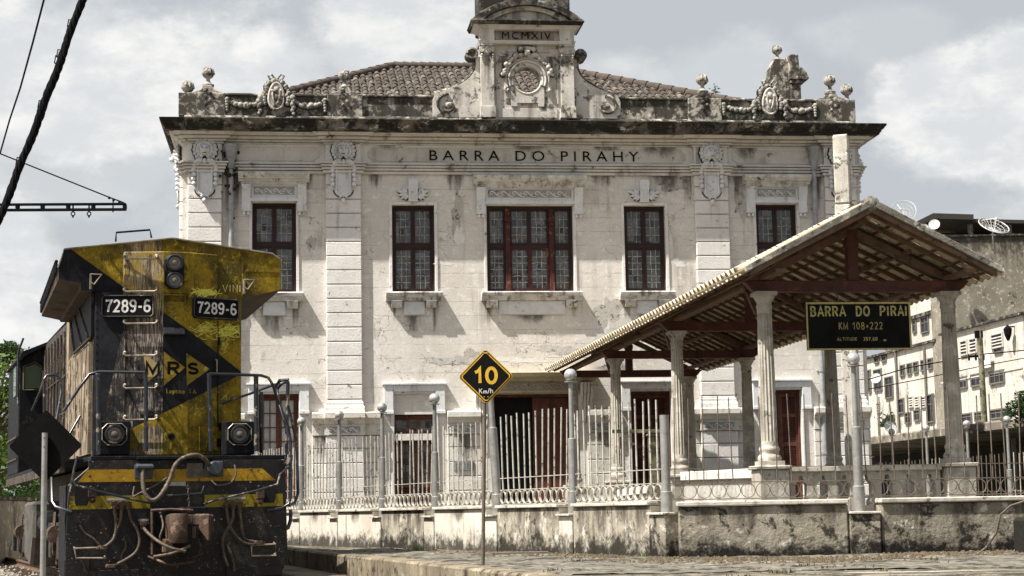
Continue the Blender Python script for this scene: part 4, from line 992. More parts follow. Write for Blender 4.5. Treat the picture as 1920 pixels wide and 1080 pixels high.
# nearer wall, parallel to the picture, on the right
S0 = Vector((1.98,21.7)); S1 = Vector((4.02,21.6)); S2 = Vector((4.40,21.6)); S3 = Vector((6.9,21.95))
q1 = None
def wrun(A, B, z, w_, h_, off, t_):
    u = (B-A).normalized(); n_ = Vector((u.y, -u.x)); p_ = A+(B-A)*t_+n_*off; o = q0.copy(); C.objects.link(o); o.location = (p_.x, p_.y, z); o.scale = (w_,1,h_); o.rotation_euler = (0,0,math.atan2(u.y,u.x)); return o
for i in range(1, len(PP)-1):
    if i in (3,5,6):
        for t_ in (.2,.4,.62,.82): wrun(PP[i], PP[i+1], 1.24, .8, random.Random(i*9+int(t_*50)).uniform(.3,.6), .1235, t_).parent = bw
    else: wrun(PP[i], PP[i+1], 1.24, .9, .3, .1235, .5).parent = bw
nw = empty('near_boundary_wall', (0,0,0), 0, 'near low wall with flaking render and pale coping under the pavilion', 'wall')
for A, B in ((S0,S1), (S2,S3)):
    m = MB(); seg_box(m, A, B, .30, GZ-.45, 1.215); m.build('wall_panel', M_fw2, nw, bevel=.02)
    m = MB(); seg_box(m, A-Vector((.02,0)), B+Vector((.01,0)), .38, 1.216, 1.275); m.build('coping', M_cap, nw, bevel=.012)
m = MB(); seg_box(m, S1+Vector((.002,0)), S2-Vector((.002,0)), .36, GZ-.45, 1.09); m.build('pier', M_fw2, nw, bevel=.015)
m = MB(); seg_box(m, S1+Vector((.0,0)), S2-Vector((.0,0)), .42, 1.091, 1.12); m.build('pier_cap', M_cap, nw, bevel=.006)
ball_post((S1+S2)/2-Vector((.03,0)), 1.12, 2.89, r=.082, lab='nearest ball-topped post, below the hanging station board')
railing(S0-Vector((.12,0)), S1+Vector((.16,0)), 'thin rusty railing left of the nearest ball post', mat=M_rust, thick=.008, zt=2.56, step=.178, zb=1.30, zr=1.5, zm=1.675, trim=0, ringw=.02)
railing(S2-Vector((.20,0)), S3+Vector((.3,0)), 'thin rusty railing right of the nearest ball post', mat=M_rust, thick=.008, zt=2.53, step=.178, zb=1.30, zr=1.5, zm=1.675, trim=0, ringw=.02)
# block of rubble masonry at the far right
M_brick = weather('exposed_brick', (.36,.22,.14), (.26,.19,.13), dark=(.05,.04,.03), light=(.5,.46,.38), sc1=5, spots=.4, spsc=6, bmp=.8)
for t_, w_, h_ in ((.15,.5,.4),(.4,.7,.5),(.7,.6,.35),(.9,.4,.45)):
    wrun(S0, S1, 1.215, w_, h_, .1535, t_).parent = nw; wrun(S2, S3, 1.215, w_, h_, .1535, t_).parent = nw
t = empty('masonry_stump', (6.02,20.6,.6), 0, 'broken masonry stump with bare bricks at the right edge', 'masonry')
m = MB(); m.box(-.13,1.2,-.3,.5,-.1,.42); m.build('render_block', M_fw2, t, bevel=.04)
m = MB()
for j in range(3):
    for k in range(5): m.box(-.02+.23*k+(.1 if j%2 else 0), .19+.23*k+(.1 if j%2 else 0), -.1, .3, .425+.085*j, .495+.085*j)
m.build('bare_brick', M_brick, t, bevel=.01)
# plank and hose on the paving
M_plank = weather('bleached_plank', (.60,.56,.48), (.42,.38,.31), dark=(.10,.08,.06), sc1=5, streak=.3, bmp=.4)
a, b = atz(1688,1034,.63), atz(1866,1024,.63); m = MB(); d = (b-a).normalized(); nn = Vector((-d.y,d.x,0))*.05
m.add([tuple(p) for p in (a-nn-Vector((0,0,.02)), b-nn-Vector((0,0,.02)), b+nn-Vector((0,0,.02)), a+nn-Vector((0,0,.02)), a-nn+Vector((0,0,.02)), b-nn+Vector((0,0,.02)), b+nn+Vector((0,0,.02)), a+nn+Vector((0,0,.02)))], [(0,3,2,1),(4,5,6,7),(0,1,5,4),(1,2,6,5),(2,3,7,6),(3,0,4,7)])
tag(m.build('plank', M_plank), 'long bleached plank lying at the foot of the near wall', 'plank')
m = MB(); pts = [atz(1832,1040,.62), at(1850,1025,20.3), at(1868,1000,20.2), at(1876,965,20.15), at(1895,948,20.1), at(1925,938,20.0)]
m.tube(pts, .012, 7); tag(m.build('hose', M_rust, smooth=50), 'thin dark hose looped over the masonry stump', 'hose')
for px, py, l_, lab in ((600,1014,1.4,'dark wooden batten lying before the far boundary wall'), (975,1037,.8,'short dark batten lying behind the speed sign')):
    p = atz(px, py, .62); m = MB(); m.box(p.x-l_/2, p.x+l_/2, p.y-.05, p.y+.05, .60, .64); tag(m.build('batten', M_rust, bevel=.008), lab, 'batten')
p = atz(1440, 1052, .606)

# ------------------------------------------------------------------ pavilion
PYAW = R(8.05)
pv = empty('pavilion', (3.80,26.4,0), PYAW, 'open pavilion with fluted columns and a gabled barrel-tile roof on red beams', 'pavilion')
M_col = weather('column_stucco', (.48,.445,.38), (.33,.30,.245), dark=(.06,.05,.04), light=(.60,.57,.51), sc1=3, streak=.6, stsc=8, spots=.3, spsc=5, bmp=.5)
M_beam = weather('painted_beam', (.11,.038,.028), (.065,.028,.021), dark=(.015,.010,.008), light=(.15,.06,.045), sc1=4, streak=.2, spots=.3, spsc=9, rough=.6, bmp=.3)
M_raft = weather('old_rafter', (.17,.105,.065), (.095,.06,.04), dark=(.015,.011,.009), sc1=5, spots=.3, bmp=.3)
M_ptile = weather('aged_barrel_tile', (.60,.51,.37), (.42,.35,.25), dark=(.09,.075,.055), light=(.72,.68,.58), sc1=3, streak=.2, spots=.28, spsc=5, bmp=.5, rough=.9, island=.4)
WC = 2.90; YS = [0, 5.75, 11.5, 16.75]
def column(x, y, big):
    c = tag(empty('column', (x, y, 0), parent=pv)); 
    m = MB(); m.box(-.23,.23,-.23,.23,.5,1.74); m.box(-.27,.27,-.27,.27,1.741,1.80); m.box(-.25,.25,-.25,.25,.5,.72); m.build('pedestal', M_col, c, bevel=.015)
    m = MB(); m.box(-.18,.18,-.18,.18,1.801,1.87)
    m.lathe([(.17,1.871),(.18,1.91),(.165,1.95),(.145,1.965),(.14,2.0),(.152,2.02),(.155,2.05),(.145,2.075),(.135,2.09)], (0,0,0), 24); m.build('base', M_col, c, smooth=40)
    m = MB(); pr = [(.133,2.09),(.132,2.15),(.131,2.16)]
    m.lathe(pr, (0,0,0), 32)
    vs = []; N_ = 96; zs = [2.16, 2.8, 3.4, 4.0, 4.08]; rs = [.131,.128,.120,.110,.109]
    for z, r0 in zip(zs, rs):
        for k in range(N_):
            th = 2*PI*k/N_; ph = (k % 6)/6; dip = 0 if ph in (0,) else math.sin(PI*ph)*.018
            vs.append(((r0-dip)*math.cos(th), (r0-dip)*math.sin(th), z))
    m.add(vs, [(i*N_+k, i*N_+(k+1)%N_, (i+1)*N_+(k+1)%N_, (i+1)*N_+k) for i in range(len(zs)-1) for k in range(N_)])
    m.build('shaft', M_col, c, smooth=35)
    m = MB(); m.lathe([(.112,4.08),(.112,4.16),(.122,4.17),(.122,4.20),(.113,4.21),(.113,4.25),(.13,4.28),(.16,4.33),(.165,4.35)], (0,0,0), 24); m.box(-.165,.165,-.165,.165,4.351,4.408); m.build('capital', M_col, c, smooth=35)
    return c
c0 = column(0, 0, 1)
for i, y in enumerate(YS):
    for x in (0, WC):
        if i == 0 and x == 0: continue
        c = dup(c0, pv); c.location = (x, y, 0)
AX, AZ = 1.40, 5.555; EX, EZ = 1.88, 4.605   # apex and eave (half width) at the underside
def beam_end(m, x0, x1, y0, y1, z0, z1):
    m.prism([(x0+.06,z0),(x1-.06,z0),(x1-.0,z0+.05),(x1+.06,z0+.12),(x1+.1,z1-.02),(x1+.1,z1),(x0-.1,z1),(x0-.1,z1-.02),(x0-.06,z0+.12),(x0,z0+.05)], y0, y1, 'y')
slope = (AZ-EZ)/EX
for i, y in enumerate(YS):
    t = empty('truss', (0, y, 0), parent=pv)
    m = MB(); beam_end(m, -.22, WC+.22, -.08, .08, 4.41, 4.58); m.build('tie_beam', M_beam, t, bevel=.006)
    m = MB(); m.box(AX-.085, AX+.085, -.07, .07, 4.581, 5.36); m.box(AX-.10, AX+.10, -.072, .072, 5.10, 5.20); m.build('king_post', M_beam, t, bevel=.006)
    m = MB()
    for s_ in (-1, 1):
        m.prism([(AX+s_*1.45,4.581),(AX+s_*1.68,4.581),(AX+s_*.0,5.42),(AX+s_*.0,5.29)], -.06, .06, 'y')
    m.build('principal_rafter', M_raft, t, bevel=.005)
    for s_ in (-1, 1):   # knee braces towards the next column
        xx = AX+s_*WC/2
        if i < 3 and s_ < 0:
            m = MB(); m.prism([(.16,4.10),(.24,4.10),(.85,4.60),(.72,4.60)], xx-.045, xx+.045, 'x'); m.build('knee_brace', M_raft, t)
m = MB()
for xx in (0, WC): m.box(xx-.08, xx+.08, -.95, YS[-1]+.3, 4.585, 4.645); m.cut()
m.build_each('wall_plate', M_raft, pv, bevel=.006)
m = MB(); m.box(AX-.06, AX+.06, -.6, YS[-1]+.3, 5.37, 5.46)
for s_ in (-1,1): m.prism([(AX+s_*.85-.04,4.98),(AX+s_*.85+.04,4.98),(AX+s_*.85+.04,5.05),(AX+s_*.85-.04,5.05)], -.2, YS[-1]+.3, 'y')
m.build('purlin', M_raft, pv, bevel=.005)
m = MB(); y = -.84
while y < YS[-1]+.3:
    for s_ in (-1, 1):
        m.prism([(AX+s_*0,AZ-.10),(AX+s_*EX,EZ-.06),(AX+s_*EX,EZ+.005),(AX,AZ-.035)], y-.028, y+.028, 'y')
    y += .50
m.build('rafter', M_raft, pv)
m = MB()
for k in range(6):
    t_ = k/5.0
    for s_ in (-1, 1):
        x = AX+s_*(.06+(EX-.12)*t_); z = AZ-(x-AX)*s_*slope
        m.box(x-.022, x+.022, -.94, YS[-1]+.3, z-.034, z-.008)
m.build('batten', M_raft, pv)
Y0, Y1 = -.98, YS[-1]+.35
m = MB(); rnd = random.Random(21); pitch = .25; rows = 6; n = int((Y1-Y0)/pitch)
Ls = math.hypot(EX+.07, (EX+.07)*slope)
for s_ in (-1, 1):
    ux, uz = s_*math.cos(math.atan(slope)), -math.sin(math.atan(slope)); nx_, nz_ = s_*math.sin(math.atan(slope)), math.cos(math.atan(slope))
    for i in range(n):
        for kind in (0, 1):
            yc = Y0+(i+.5*kind+.25)*pitch
            for j in range(rows):
                a, b = Ls*j/rows, Ls*(j+1)/rows+.06; jt = rnd.uniform(-.008,.008); vs = []
                r0, r1 = (.062, .076) if kind else (.080, .066)
                for dd, rr_, up in ((a, r0, .0), (b, r1, .02 if kind else -.0)):
                    for q in range(6):
                        th = PI*q/5; yy = yc+jt-math.cos(th)*rr_; h = math.sin(th)*rr_*(1 if kind else -.55)+(.066 if kind else .05)+up-.02
                        vs.append((AX+ux*dd+nx_*h, yy, AZ+uz*dd+nz_*h))
                v2 = [(p[0]+nx_*.011, p[1], p[2]+nz_*.011) for p in vs]
                fs = [(q,q+1,q+7,q+6) for q in range(5)]+[(12+q,12+q+6,12+q+7,12+q+1) for q in range(5)]+[(6+q,7+q,19+q,18+q) for q in range(5)]+[(q,12+q,13+q,q+1) for q in range(5)]
                m.add(vs+v2, fs)
m.build('roof_tiles', M_ptile, pv, smooth=60, fixn=False)
m = MB()
k = Y0-.02
while k < Y1: m.tube([(AX,k,AZ+.06),(AX,k+.42,AZ+.06)], [.105,.088], 12); k += .38
m.build('ridge_tile', M_tile, pv, smooth=40)
M_barge = weather('cement_verge', (.20,.185,.155), (.12,.11,.09), dark=(.03,.027,.022), light=(.42,.39,.33), sc1=4, spots=.45, spsc=7, bmp=.8)
m = MB()
for s_ in (-1, 1):
    m.prism([(AX,AZ-.0),(AX+s_*(EX+.08),AZ-.0-slope*(EX+.08)),(AX+s_*(EX+.08),AZ+.10-slope*(EX+.08)),(AX,AZ+.125)], Y0-.07, Y0+.0, 'y')
m.build('verge', M_barge, pv, bevel=.012)
m = MB(); m.ball((AX,Y0-.02,AZ+.05), .12, 12, 8, (1,.5,1)); m.build('ridge_end', M_barge, pv, smooth=50)
m = MB()
for s_ in (-1, 1):
    m.prism([(AX,AZ-.08),(AX+s_*(EX+.0),AZ-.08-slope*EX),(AX+s_*(EX+.0),AZ-.005-slope*EX),(AX,AZ-.005)], Y0-.03, Y0+.02, 'y')
m.build('bargeboard', M_raft, pv)
# balustrades of the pavilion
def pierced(name, M4, x0, x1, z0, z1, n, lab):
    t = empty(name, M4[:3], M4[3], lab, 'balustrade')
    m = MB(); s = (x1-x0)/n; t_ = .07
    for k in range(n):
        c = x0+(k+.5)*s; hw = s*.27; a, b = z0+(z1-z0)*.12, z0+(z1-z0)*.90
        hole = [(c-hw*.45,a),(c-hw*.45,a+.06),(c-hw,a+.14),(c-hw,b-.14),(c-hw*.45,b-.06),(c-hw*.3,b),(c+hw*.3,b),(c+hw*.45,b-.06),(c+hw,b-.14),(c+hw,a+.14),(c+hw*.45,a+.06),(c+hw*.45,a)]
        L_, R_ = hole[:6], hole[6:][::-1]
        m.prism([(c-s/2,z0)]+[(c-hw*.45,z0)]+L_+[(c-hw*.3,z1),(c-s/2,z1)], -t_, t_, 'y'); m.prism([(c+s/2,z0)]+[(c+hw*.45,z0)]+R_+[(c+hw*.3,z1),(c+s/2,z1)], -t_, t_, 'y')
        m.prism([(c-hw*.45,z0),(c+hw*.45,z0),(c+hw*.45,a),(c-hw*.45,a)], -t_+.002, t_-.002, 'y'); m.prism([(c-hw*.3,b),(c+hw*.3,b),(c+hw*.3,z1),(c-hw*.3,z1)], -t_+.002, t_-.002, 'y')
    m.build('pierced_panel', M_col, t); m = MB(); m.box(x0-.02, x1+.02, -.12, .12, z1+.001, z1+.08); m.build('handrail', M_cap, t, bevel=.01)
    m = MB(); m.box(x0, x1, -.1, .1, .5, z0-.001); m.build('plinth', M_col, t)
    return t
pierced('balustrade', (3.80,26.4,0,PYAW), .28, WC-.28, 1.12, 1.70, 7, 'pierced stucco balustrade between the two front columns')
cR = Vector((3.80,26.4))+Vector((math.cos(PYAW), math.sin(PYAW)))*WC
pierced('balustrade', (cR.x,cR.y,0,R(3)), .28, 4.2, 1.12, 1.70, 7, 'pierced stucco balustrade right of the front right column') if False else None
def slats(name, o, yaw, x0, x1, za0, za1, h, lab, step=.085):
    t = empty(name, o, yaw, lab, 'balustrade'); m = MB(); n = int((x1-x0)/step)
    for k in range(n):
        x = x0+(k+.5)*(x1-x0)/n; z = za0+(za1-za0)*(x-x0)/(x1-x0)
        m.prism([(x-.018,z),(x+.018,z),(x+.018,z+h*.8),(x,z+h),(x-.018,z+h*.8)], -.03, .03, 'y')
    m.build('baluster', M_low, t); m = MB()
    m.prism([(x0,za0+h*.97),(x1,za1+h*.97),(x1,za1+h*.97+.15),(x0,za0+h*.97+.15)], -.09, .09, 'y'); m.prism([(x0,za0-.12),(x1,za1-.12),(x1,za1),(x0,za0)], -.08, .08, 'y')
    m.build('handrail', M_low, t, bevel=.008); return t
side = math.atan2(.99, -.14)
slats('stair_balustrade', (3.80,26.4,0), PYAW+PI/2, .35, 5.4, 1.22, 1.28, .42, 'white slatted balustrade between the first two left columns')
slats('stair_balustrade', (3.80,26.4,0), PYAW+PI/2, 6.1, 11.2, 1.12, 1.05, .42, 'white slatted balustrade between the second and third left columns')
m = MB(); m.box(-.2, WC+.2, -.2, YS[-1], .5, .98); t = m.build('pavilion_floor', M_pave, None); t.location = (3.80,26.4,0); t.rotation_euler = (0,0,PYAW); tag(t, kind='structure')
# hanging board
bd = empty('hanging_sign', (4.365,26.02,0), R(6.5), 'black station board with gold letters hanging under the pavilion beam', 'sign')
M_black = weather('black_enamel', (.006,.006,.006), (.011,.011,.010), dark=(.003,.003,.003), sc1=3, rough=.75, bmp=.05, spec=.06)
M_gold = weather('old_gold_paint', (.42,.36,.14), (.30,.26,.11), dark=(.12,.10,.05), sc1=12, spots=.25, spsc=20, rough=.6, bmp=.1)
BW, Z0_, Z1_ = 1.60, 3.487, 4.20
m = MB(); m.box(0, BW, 0, .04, Z0_, Z1_); m.build('board', M_black, bd)
m = MB()
for a, b, c, d in ((0,BW,Z0_-.0,Z0_+.022),(0,BW,Z1_-.028,Z1_)): m.box(a, b, -.012, -.001, c, d)
for a, b in ((0,.022),(BW-.026,BW)): m.box(a, b, -.0115, -.001, Z0_+.022, Z1_-.028)
m.build('border', M_gold, bd)
def fit_text(o, x0, x1, z0=None, z1=None):
    xs = [v.co.x for v in o.data.vertices]; zs = [v.co.z for v in o.data.vertices]; a, b, c, d = min(xs), max(xs), min(zs), max(zs)
    for v in o.data.vertices:
        v.co.x = x0+(v.co.x-a)/(b-a)*(x1-x0)
        if z0 is not None: v.co.z = z0+(v.co.z-c)/(d-c)*(z1-z0)
    return o
m = MB()
for x in (.32*BW, .80*BW): m.tube([(x,.02,Z1_),(x,.02,Z1_+.06),(x+.01,.30,4.45)], .008, 6)
m.build('hanging_rod', M_rust, bd)
# speed limit board
sp_ = atz(905,1060,.6); SX, SY = sp_.x, sp_.y
ss = empty('speed_limit_sign', (SX,SY,.6), R(-3), 'black and yellow diamond 10 Km/h board on a thin rusty pole', 'sign')
M_yel = weather('sign_yellow', (.62,.38,.04), (.52,.30,.03), dark=(.2,.12,.03), sc1=6, spots=.2, rough=.5, bmp=.1)
M_whi = plain('sign_white', (.62,.60,.55), .5)
cz = at(911,706,SY).z-.6; cx = at(911,706,SY).x-SX; hd = .308
dia = lambda h, c=.03: [(cx+c,cz-h+c),(cx+h-c,cz-c),(cx+h-c,cz+c),(cx+c,cz+h-c),(cx-c,cz+h-c),(cx-h+c,cz+c),(cx-h+c,cz-c),(cx-c,cz-h+c)]
m = MB(); m.prism(dia(hd+.012,.02), 0, .004, 'y'); m.build('plate', M_yel, ss)
m = MB(); m.prism(dia(hd-.010,.014), -.002, -.0005, 'y'); m.build('rim_line', M_black, ss) if False else None
m = MB(); m.prism(dia(hd-.002,.014), -.0035, -.0008, 'y'); m.build('outer_edge', M_black, ss)
m = MB(); m.prism(dia(hd-.016,.014), -.006, -.0037, 'y'); m.build('yellow_border', M_yel, ss)
m = MB(); m.prism(dia(hd-.034,.012), -.009, -.0062, 'y'); m.build('face', M_black, ss)
m = MB(); m.tube([(0,.03,-.02),(cx*.9,.03,cz+.2)], .021, 10); m.build('pole', M_rust, ss, smooth=50)
for z_ in (.27,-.235):
    m = MB(); 
    for q in (-1,1): m.ball((cx+q*.022,-.011,cz+z_), .007, 6, 5)
    m.build('bolt', M_galv, ss)
# the back of another diamond board, by the locomotive
bs = empty('sign_seen_from_behind', (-4.175,15.7,0), R(4), 'black back of a diamond board on a grey tube before the locomotive', 'sign')
M_back = weather('bare_black_plate', (.005,.005,.005), (.009,.0085,.008), dark=(.003,.003,.003), sc1=3, rough=.8, bmp=.1, spec=.05)
m = MB(); cz, hd = 1.85, .325; cx = 0
m.prism(dia(hd, .012), 0, .004, 'y'); m.build('plate', M_back, bs)
m = MB(); m.tube([(.0,-.035,.15),(0,-.035,1.965)], .026, 12); m.build('pole', M_galv, bs, smooth=50)
m = MB()
for z_ in (1.92, 1.84): m.tube([(0,-.06,z_),(0,-.064,z_)], .008, 8)
m.build('bolt', M_rust, bs)
# concrete mast beside the station, catenary arm, wires, cable
M_conc = weather('mast_concrete', (.56,.53,.47), (.42,.39,.33), dark=(.07,.06,.05), light=(.68,.65,.59), sc1=2.5, streak=.5, stsc=5, spots=.35, spsc=5, bmp=.7)
mt = empty('concrete_mast', (7.09,37.0,.6), R(-18), 'tall peeling concrete mast in front of the right corner of the station', 'mast')
m = MB(); m.box(-.17,.17,-.13,.13,0,6.95); m.build('lower_shaft', M_conc, mt, bevel=.03)
m = MB(); m.box(-.155,.175,-.14,.14,6.95,8.45); m.build('upper_shaft', M_conc, mt, bevel=.03)
m = MB(); m.box(-.24,.24,-.02,.02,6.90,6.94); m.ball((.25,-.02,6.93), .05, 8, 6); m.build('bracket', M_rust, mt)
ca = empty('catenary_arm', (-5.542,25.0,5.65), 0, 'black channel steel bracket arm reaching in from the left sky', 'bracket arm')
M_blk = plain('black_steel', (.008,.008,.009), .8, spec=.06)
zz = lambda px, py: at(px, py, 25.0).z-5.65; xx_ = lambda px: at(px, 388, 25.0).x+5.542
m = MB()
m.prism([(-2.6,zz(0,381)+.0),(0,zz(236,381)),(0,zz(236,384)),(-2.6,zz(0,384))], -.05, .05, 'y'); m.prism([(-2.6,zz(0,391)),(0,zz(236,391)),(0,zz(236,394.5)),(-2.6,zz(0,394.5))], -.05, .05, 'y')
m.build('channel', M_blk, ca)
m = MB()
for px in (33, 80, 128, 175, 234): x = xx_(px); m.box(x-.022, x+.022, -.045, .045, zz(px,391.2), zz(px,383.9))
m.build('spacer', M_blk, ca)
for px in (137, 167):
    x = xx_(px); z = zz(px,395); m = MB(); m.tube([(x,0,z+.11),(x,0,z-.02)], .012, 6); m.tube([(x+.028*math.cos(a_),0,z-.045+.028*math.sin(a_)) for a_ in [k*PI/5 for k in range(11)]], .009, 5); m.tube([(x,0,z-.07),(x,0,z-.10)], .014, 6); m.build('hook', M_blk, ca)
m = MB(); x = xx_(212); m.tube([(x,0,zz(212,398)),(x,0,zz(212,376))], .01, 6); m.build('hook', M_blk, ca)
def wire(name, pts, r, lab, cat='wire', n=6):
    m = MB(); m.tube(pts, r, n); return tag(m.build(name, M_blk, smooth=50), lab, cat)
kn = at(0,288,25)
m = MB(); m.tube([at(-30,278,25), kn, at(60,312,25), at(120,336,25), at(205,370,25), at(232,380,25)], .011, 6)
for px, py in ((205,371),(213,375),(224,379)): m.ball(tuple(at(px,py,25)), .022, 6, 5)
tag(m.build('stay_wire', M_blk), 'thin stay wire sloping down to the tip of the bracket arm', 'wire')
wire('overhead_wire', [at(90,-30,19.0), at(62,78,20.4), at(38,165,22), at(18,225,23.5), tuple(kn)], .012, 'thin single wire left of the thick black cable')
m = MB(); pts = []
for k in range(90):
    t_ = k/89; px = 168-190*t_-26*math.sin(PI*t_)*-.4; py = -40+500*t_; Yd = 14.0; pts.append(at(px-6*math.sin(PI*t_), py, Yd))
r_ = random.Random(5)
for strand in range(5):
    ph = strand*2*PI/5; q = []
    for k, p in enumerate(pts):
        a_ = ph+k*.42; rad = .018+.006*math.sin(k*.7+strand); q.append(p+Vector((math.cos(a_)*rad, math.sin(a_)*rad, math.sin(a_)*rad*.3)))
    m.tube(q, .018, 6)
for k in (14, 24, 26, 41, 60):
    p = pts[k]; m.tube([p, p+Vector((-.05,0,.01)), p+Vector((-.06,0,-.05)), p+Vector((-.01,0,-.09))], .006, 5)
tag(m.build('cable_bundle', M_blk, smooth=50), 'thick black twisted cable bundle crossing the upper left sky', 'cable')
# ------------------------------------------------------------------ stroke lettering (bold grotesque)
def arc(cx, cz, rx, rz, a0, a1, n=9): return [(cx+rx*math.cos(R(a0+(a1-a0)*k/n)), cz+rz*math.sin(R(a0+(a1-a0)*k/n))) for k in range(n+1)]
GL = {
 '0': [arc(.3,.5,.23,.42,90,450,20)], '1': [[(.02,.70),(.20,.76),(.34,.92),(.34,.06)]],
 '2': [arc(.29,.70,.21,.22,165,-35,9)+[(.10,.09),(.54,.09)]],
 '6': [arc(.31,.30,.22,.23,0,360,16), [(.09,.32),(.13,.66)]+arc(.33,.68,.2,.24,160,35,6)],
 '7': [[(.06,.91),(.54,.91),(.34,.5),(.26,.06)]],
 '8': [arc(.3,.70,.19,.21,0,360,16), arc(.3,.28,.22,.23,0,360,16)],
 '9': [arc(.29,.69,.22,.23,0,360,16), [(.51,.68),(.47,.34)]+arc(.27,.31,.2,.24,-20,-145,6)],
 '3': [arc(.28,.71,.2,.2,150,-80,9), arc(.28,.29,.23,.23,85,-150,9)], '5': [[(.52,.91),(.14,.91),(.11,.52)]+arc(.29,.33,.23,.26,115,-150,10)],
 '-': [[(.06,.42),(.34,.42)]], '+': [[(.06,.42),(.44,.42)],[(.25,.22),(.25,.62)]], '.': [[(.1,.07),(.16,.07)]], ',': [[(.16,.1),(.08,-.08)]], '/': [[(.02,.0),(.3,.98)]],
 'M': [[(.07,.04),(.07,.93),(.38,.16),(.69,.93),(.69,.04)]], 'R': [[(.09,.04),(.09,.91),(.34,.91)]+arc(.34,.70,.20,.21,90,-90,8)+[(.09,.49)], [(.33,.48),(.55,.04)]],
 'S': [arc(.32,.71,.22,.20,20,255,9)+arc(.32,.28,.24,.21,80,-165,9)], 'B': [[(.09,.5),(.09,.91),(.32,.91)]+arc(.32,.71,.18,.2,90,-90,7)+[(.09,.5),(.09,.08),(.32,.08)]+arc(.32,.29,.22,.21,-90,90,7)+[(.09,.5)]],
 'A': [[(.04,.03),(.33,.93),(.62,.03)],[(.16,.33),(.50,.33)]], 'D': [[(.09,.08),(.09,.91),(.28,.91)]+arc(.28,.495,.27,.415,90,-90,10)+[(.09,.08)]],
 'O': [arc(.33,.5,.27,.42,90,450,20)], 'P': [[(.09,.04),(.09,.91),(.34,.91)]+arc(.34,.69,.20,.22,90,-90,8)+[(.09,.47)]], 'I': [[(.1,.04),(.1,.94)]],
 'K': [[(.09,.04),(.09,.94)],[(.52,.94),(.12,.45)],[(.22,.55),(.56,.04)]], 'L': [[(.09,.94),(.09,.08),(.48,.08)]], 'T': [[(.02,.91),(.54,.91)],[(.28,.91),(.28,.04)]],
 'U': [[(.09,.94),(.09,.32)]+arc(.31,.32,.22,.25,180,360,8)+[(.53,.94)]], 'E': [[(.48,.91),(.09,.91),(.09,.08),(.50,.08)],[(.09,.5),(.44,.5)]],
 'V': [[(.04,.94),(.3,.04),(.56,.94)]], 'N': [[(.09,.04),(.09,.92),(.53,.06),(.53,.94)]],
 'm': [[(.08,.04),(.08,.5)],arc(.2,.36,.12,.15,180,0,5)+[(.32,.04)],arc(.44,.36,.12,.15,180,0,5)+[(.56,.04)]], 'h': [[(.09,.04),(.09,.94)],arc(.26,.42,.17,.2,180,0,6)+[(.43,.04)]],
 'o': [arc(.26,.3,.19,.25,0,360,14)], 'g': [arc(.26,.32,.18,.23,0,360,14), [(.44,.52),(.44,.0)]+arc(.26,-.0,.18,.17,0,-150,6)], 'i': [[(.08,.04),(.08,.55)],[(.08,.72),(.08,.8)]],
 's': [arc(.22,.42,.15,.12,30,250,7)+arc(.22,.17,.16,.12,80,-160,7)], 't': [[(.14,.75),(.14,.12),(.26,.06)],[(.02,.55),(.27,.55)]], 'c': [arc(.26,.3,.18,.25,50,310,9)], 'a': [arc(.24,.28,.17,.22,0,360,14),[(.42,.54),(.42,.04)]],
}
ADV = {'1':.5,'-':.42,'.':.26,',':.26,' ':.38,'I':.22,'M':.76,'/':.32,'+':.5,'i':.18,'m':.66,'s':.42,'t':.3,'c':.46,'o':.52,'g':.54,'a':.52,'h':.52}
def strokes(name, s, x0, x1, z0, z1, w_, mat, parent, y=0, ext=.003, gap=.07, M=None, stencil=False):
    m = MB(); cur = 0; parts = []
    for ch in s:
        for st_ in GL.get(ch, []): parts.append([(cur+p[0], p[1]) for p in st_])
        cur += ADV.get(ch, .62)+gap
    tot = cur-gap; k = (x1-x0)/tot; h = z1-z0; lay = 0
    for st_ in parts:
        P = [(x0+p[0]*k, z0+p[1]*h) for p in st_]; n = len(P); L_ = []; R__ = []
        closed = math.hypot(P[0][0]-P[-1][0], P[0][1]-P[-1][1]) < 1e-6
        for i in range(n):
            a = P[i-1] if i > 0 else (P[-2] if closed else P[0]); b = P[i+1] if i < n-1 else (P[1] if closed else P[-1])
            d1 = Vector((P[i][0]-a[0], P[i][1]-a[1])); d2 = Vector((b[0]-P[i][0], b[1]-P[i][1]))
            if d1.length < 1e-9: d1 = d2
            if d2.length < 1e-9: d2 = d1
            d1.normalize(); d2.normalize(); t = d1+d2
            if t.length < .2: t = d1
            t.normalize(); c = max(.45, abs(t.dot(d1))); nn = Vector((-t.y, t.x))*(w_/2/c)
            L_.append((P[i][0]+nn.x, P[i][1]+nn.y)); R__.append((P[i][0]-nn.x, P[i][1]-nn.y))
        yy = y-ext-lay*.0003; lay = (lay+1) % 4
        vs = [(p[0],yy,p[1]) for p in L_]+[(p[0],yy,p[1]) for p in R__]
        m.add(vs, [(i,i+1,n+i+1,n+i) for i in range(n-1)])
    if M is not None:
        m.v = [tuple(M @ Vector(p)) for p in m.v]
    return m.build(name, mat, parent, fixn=False)

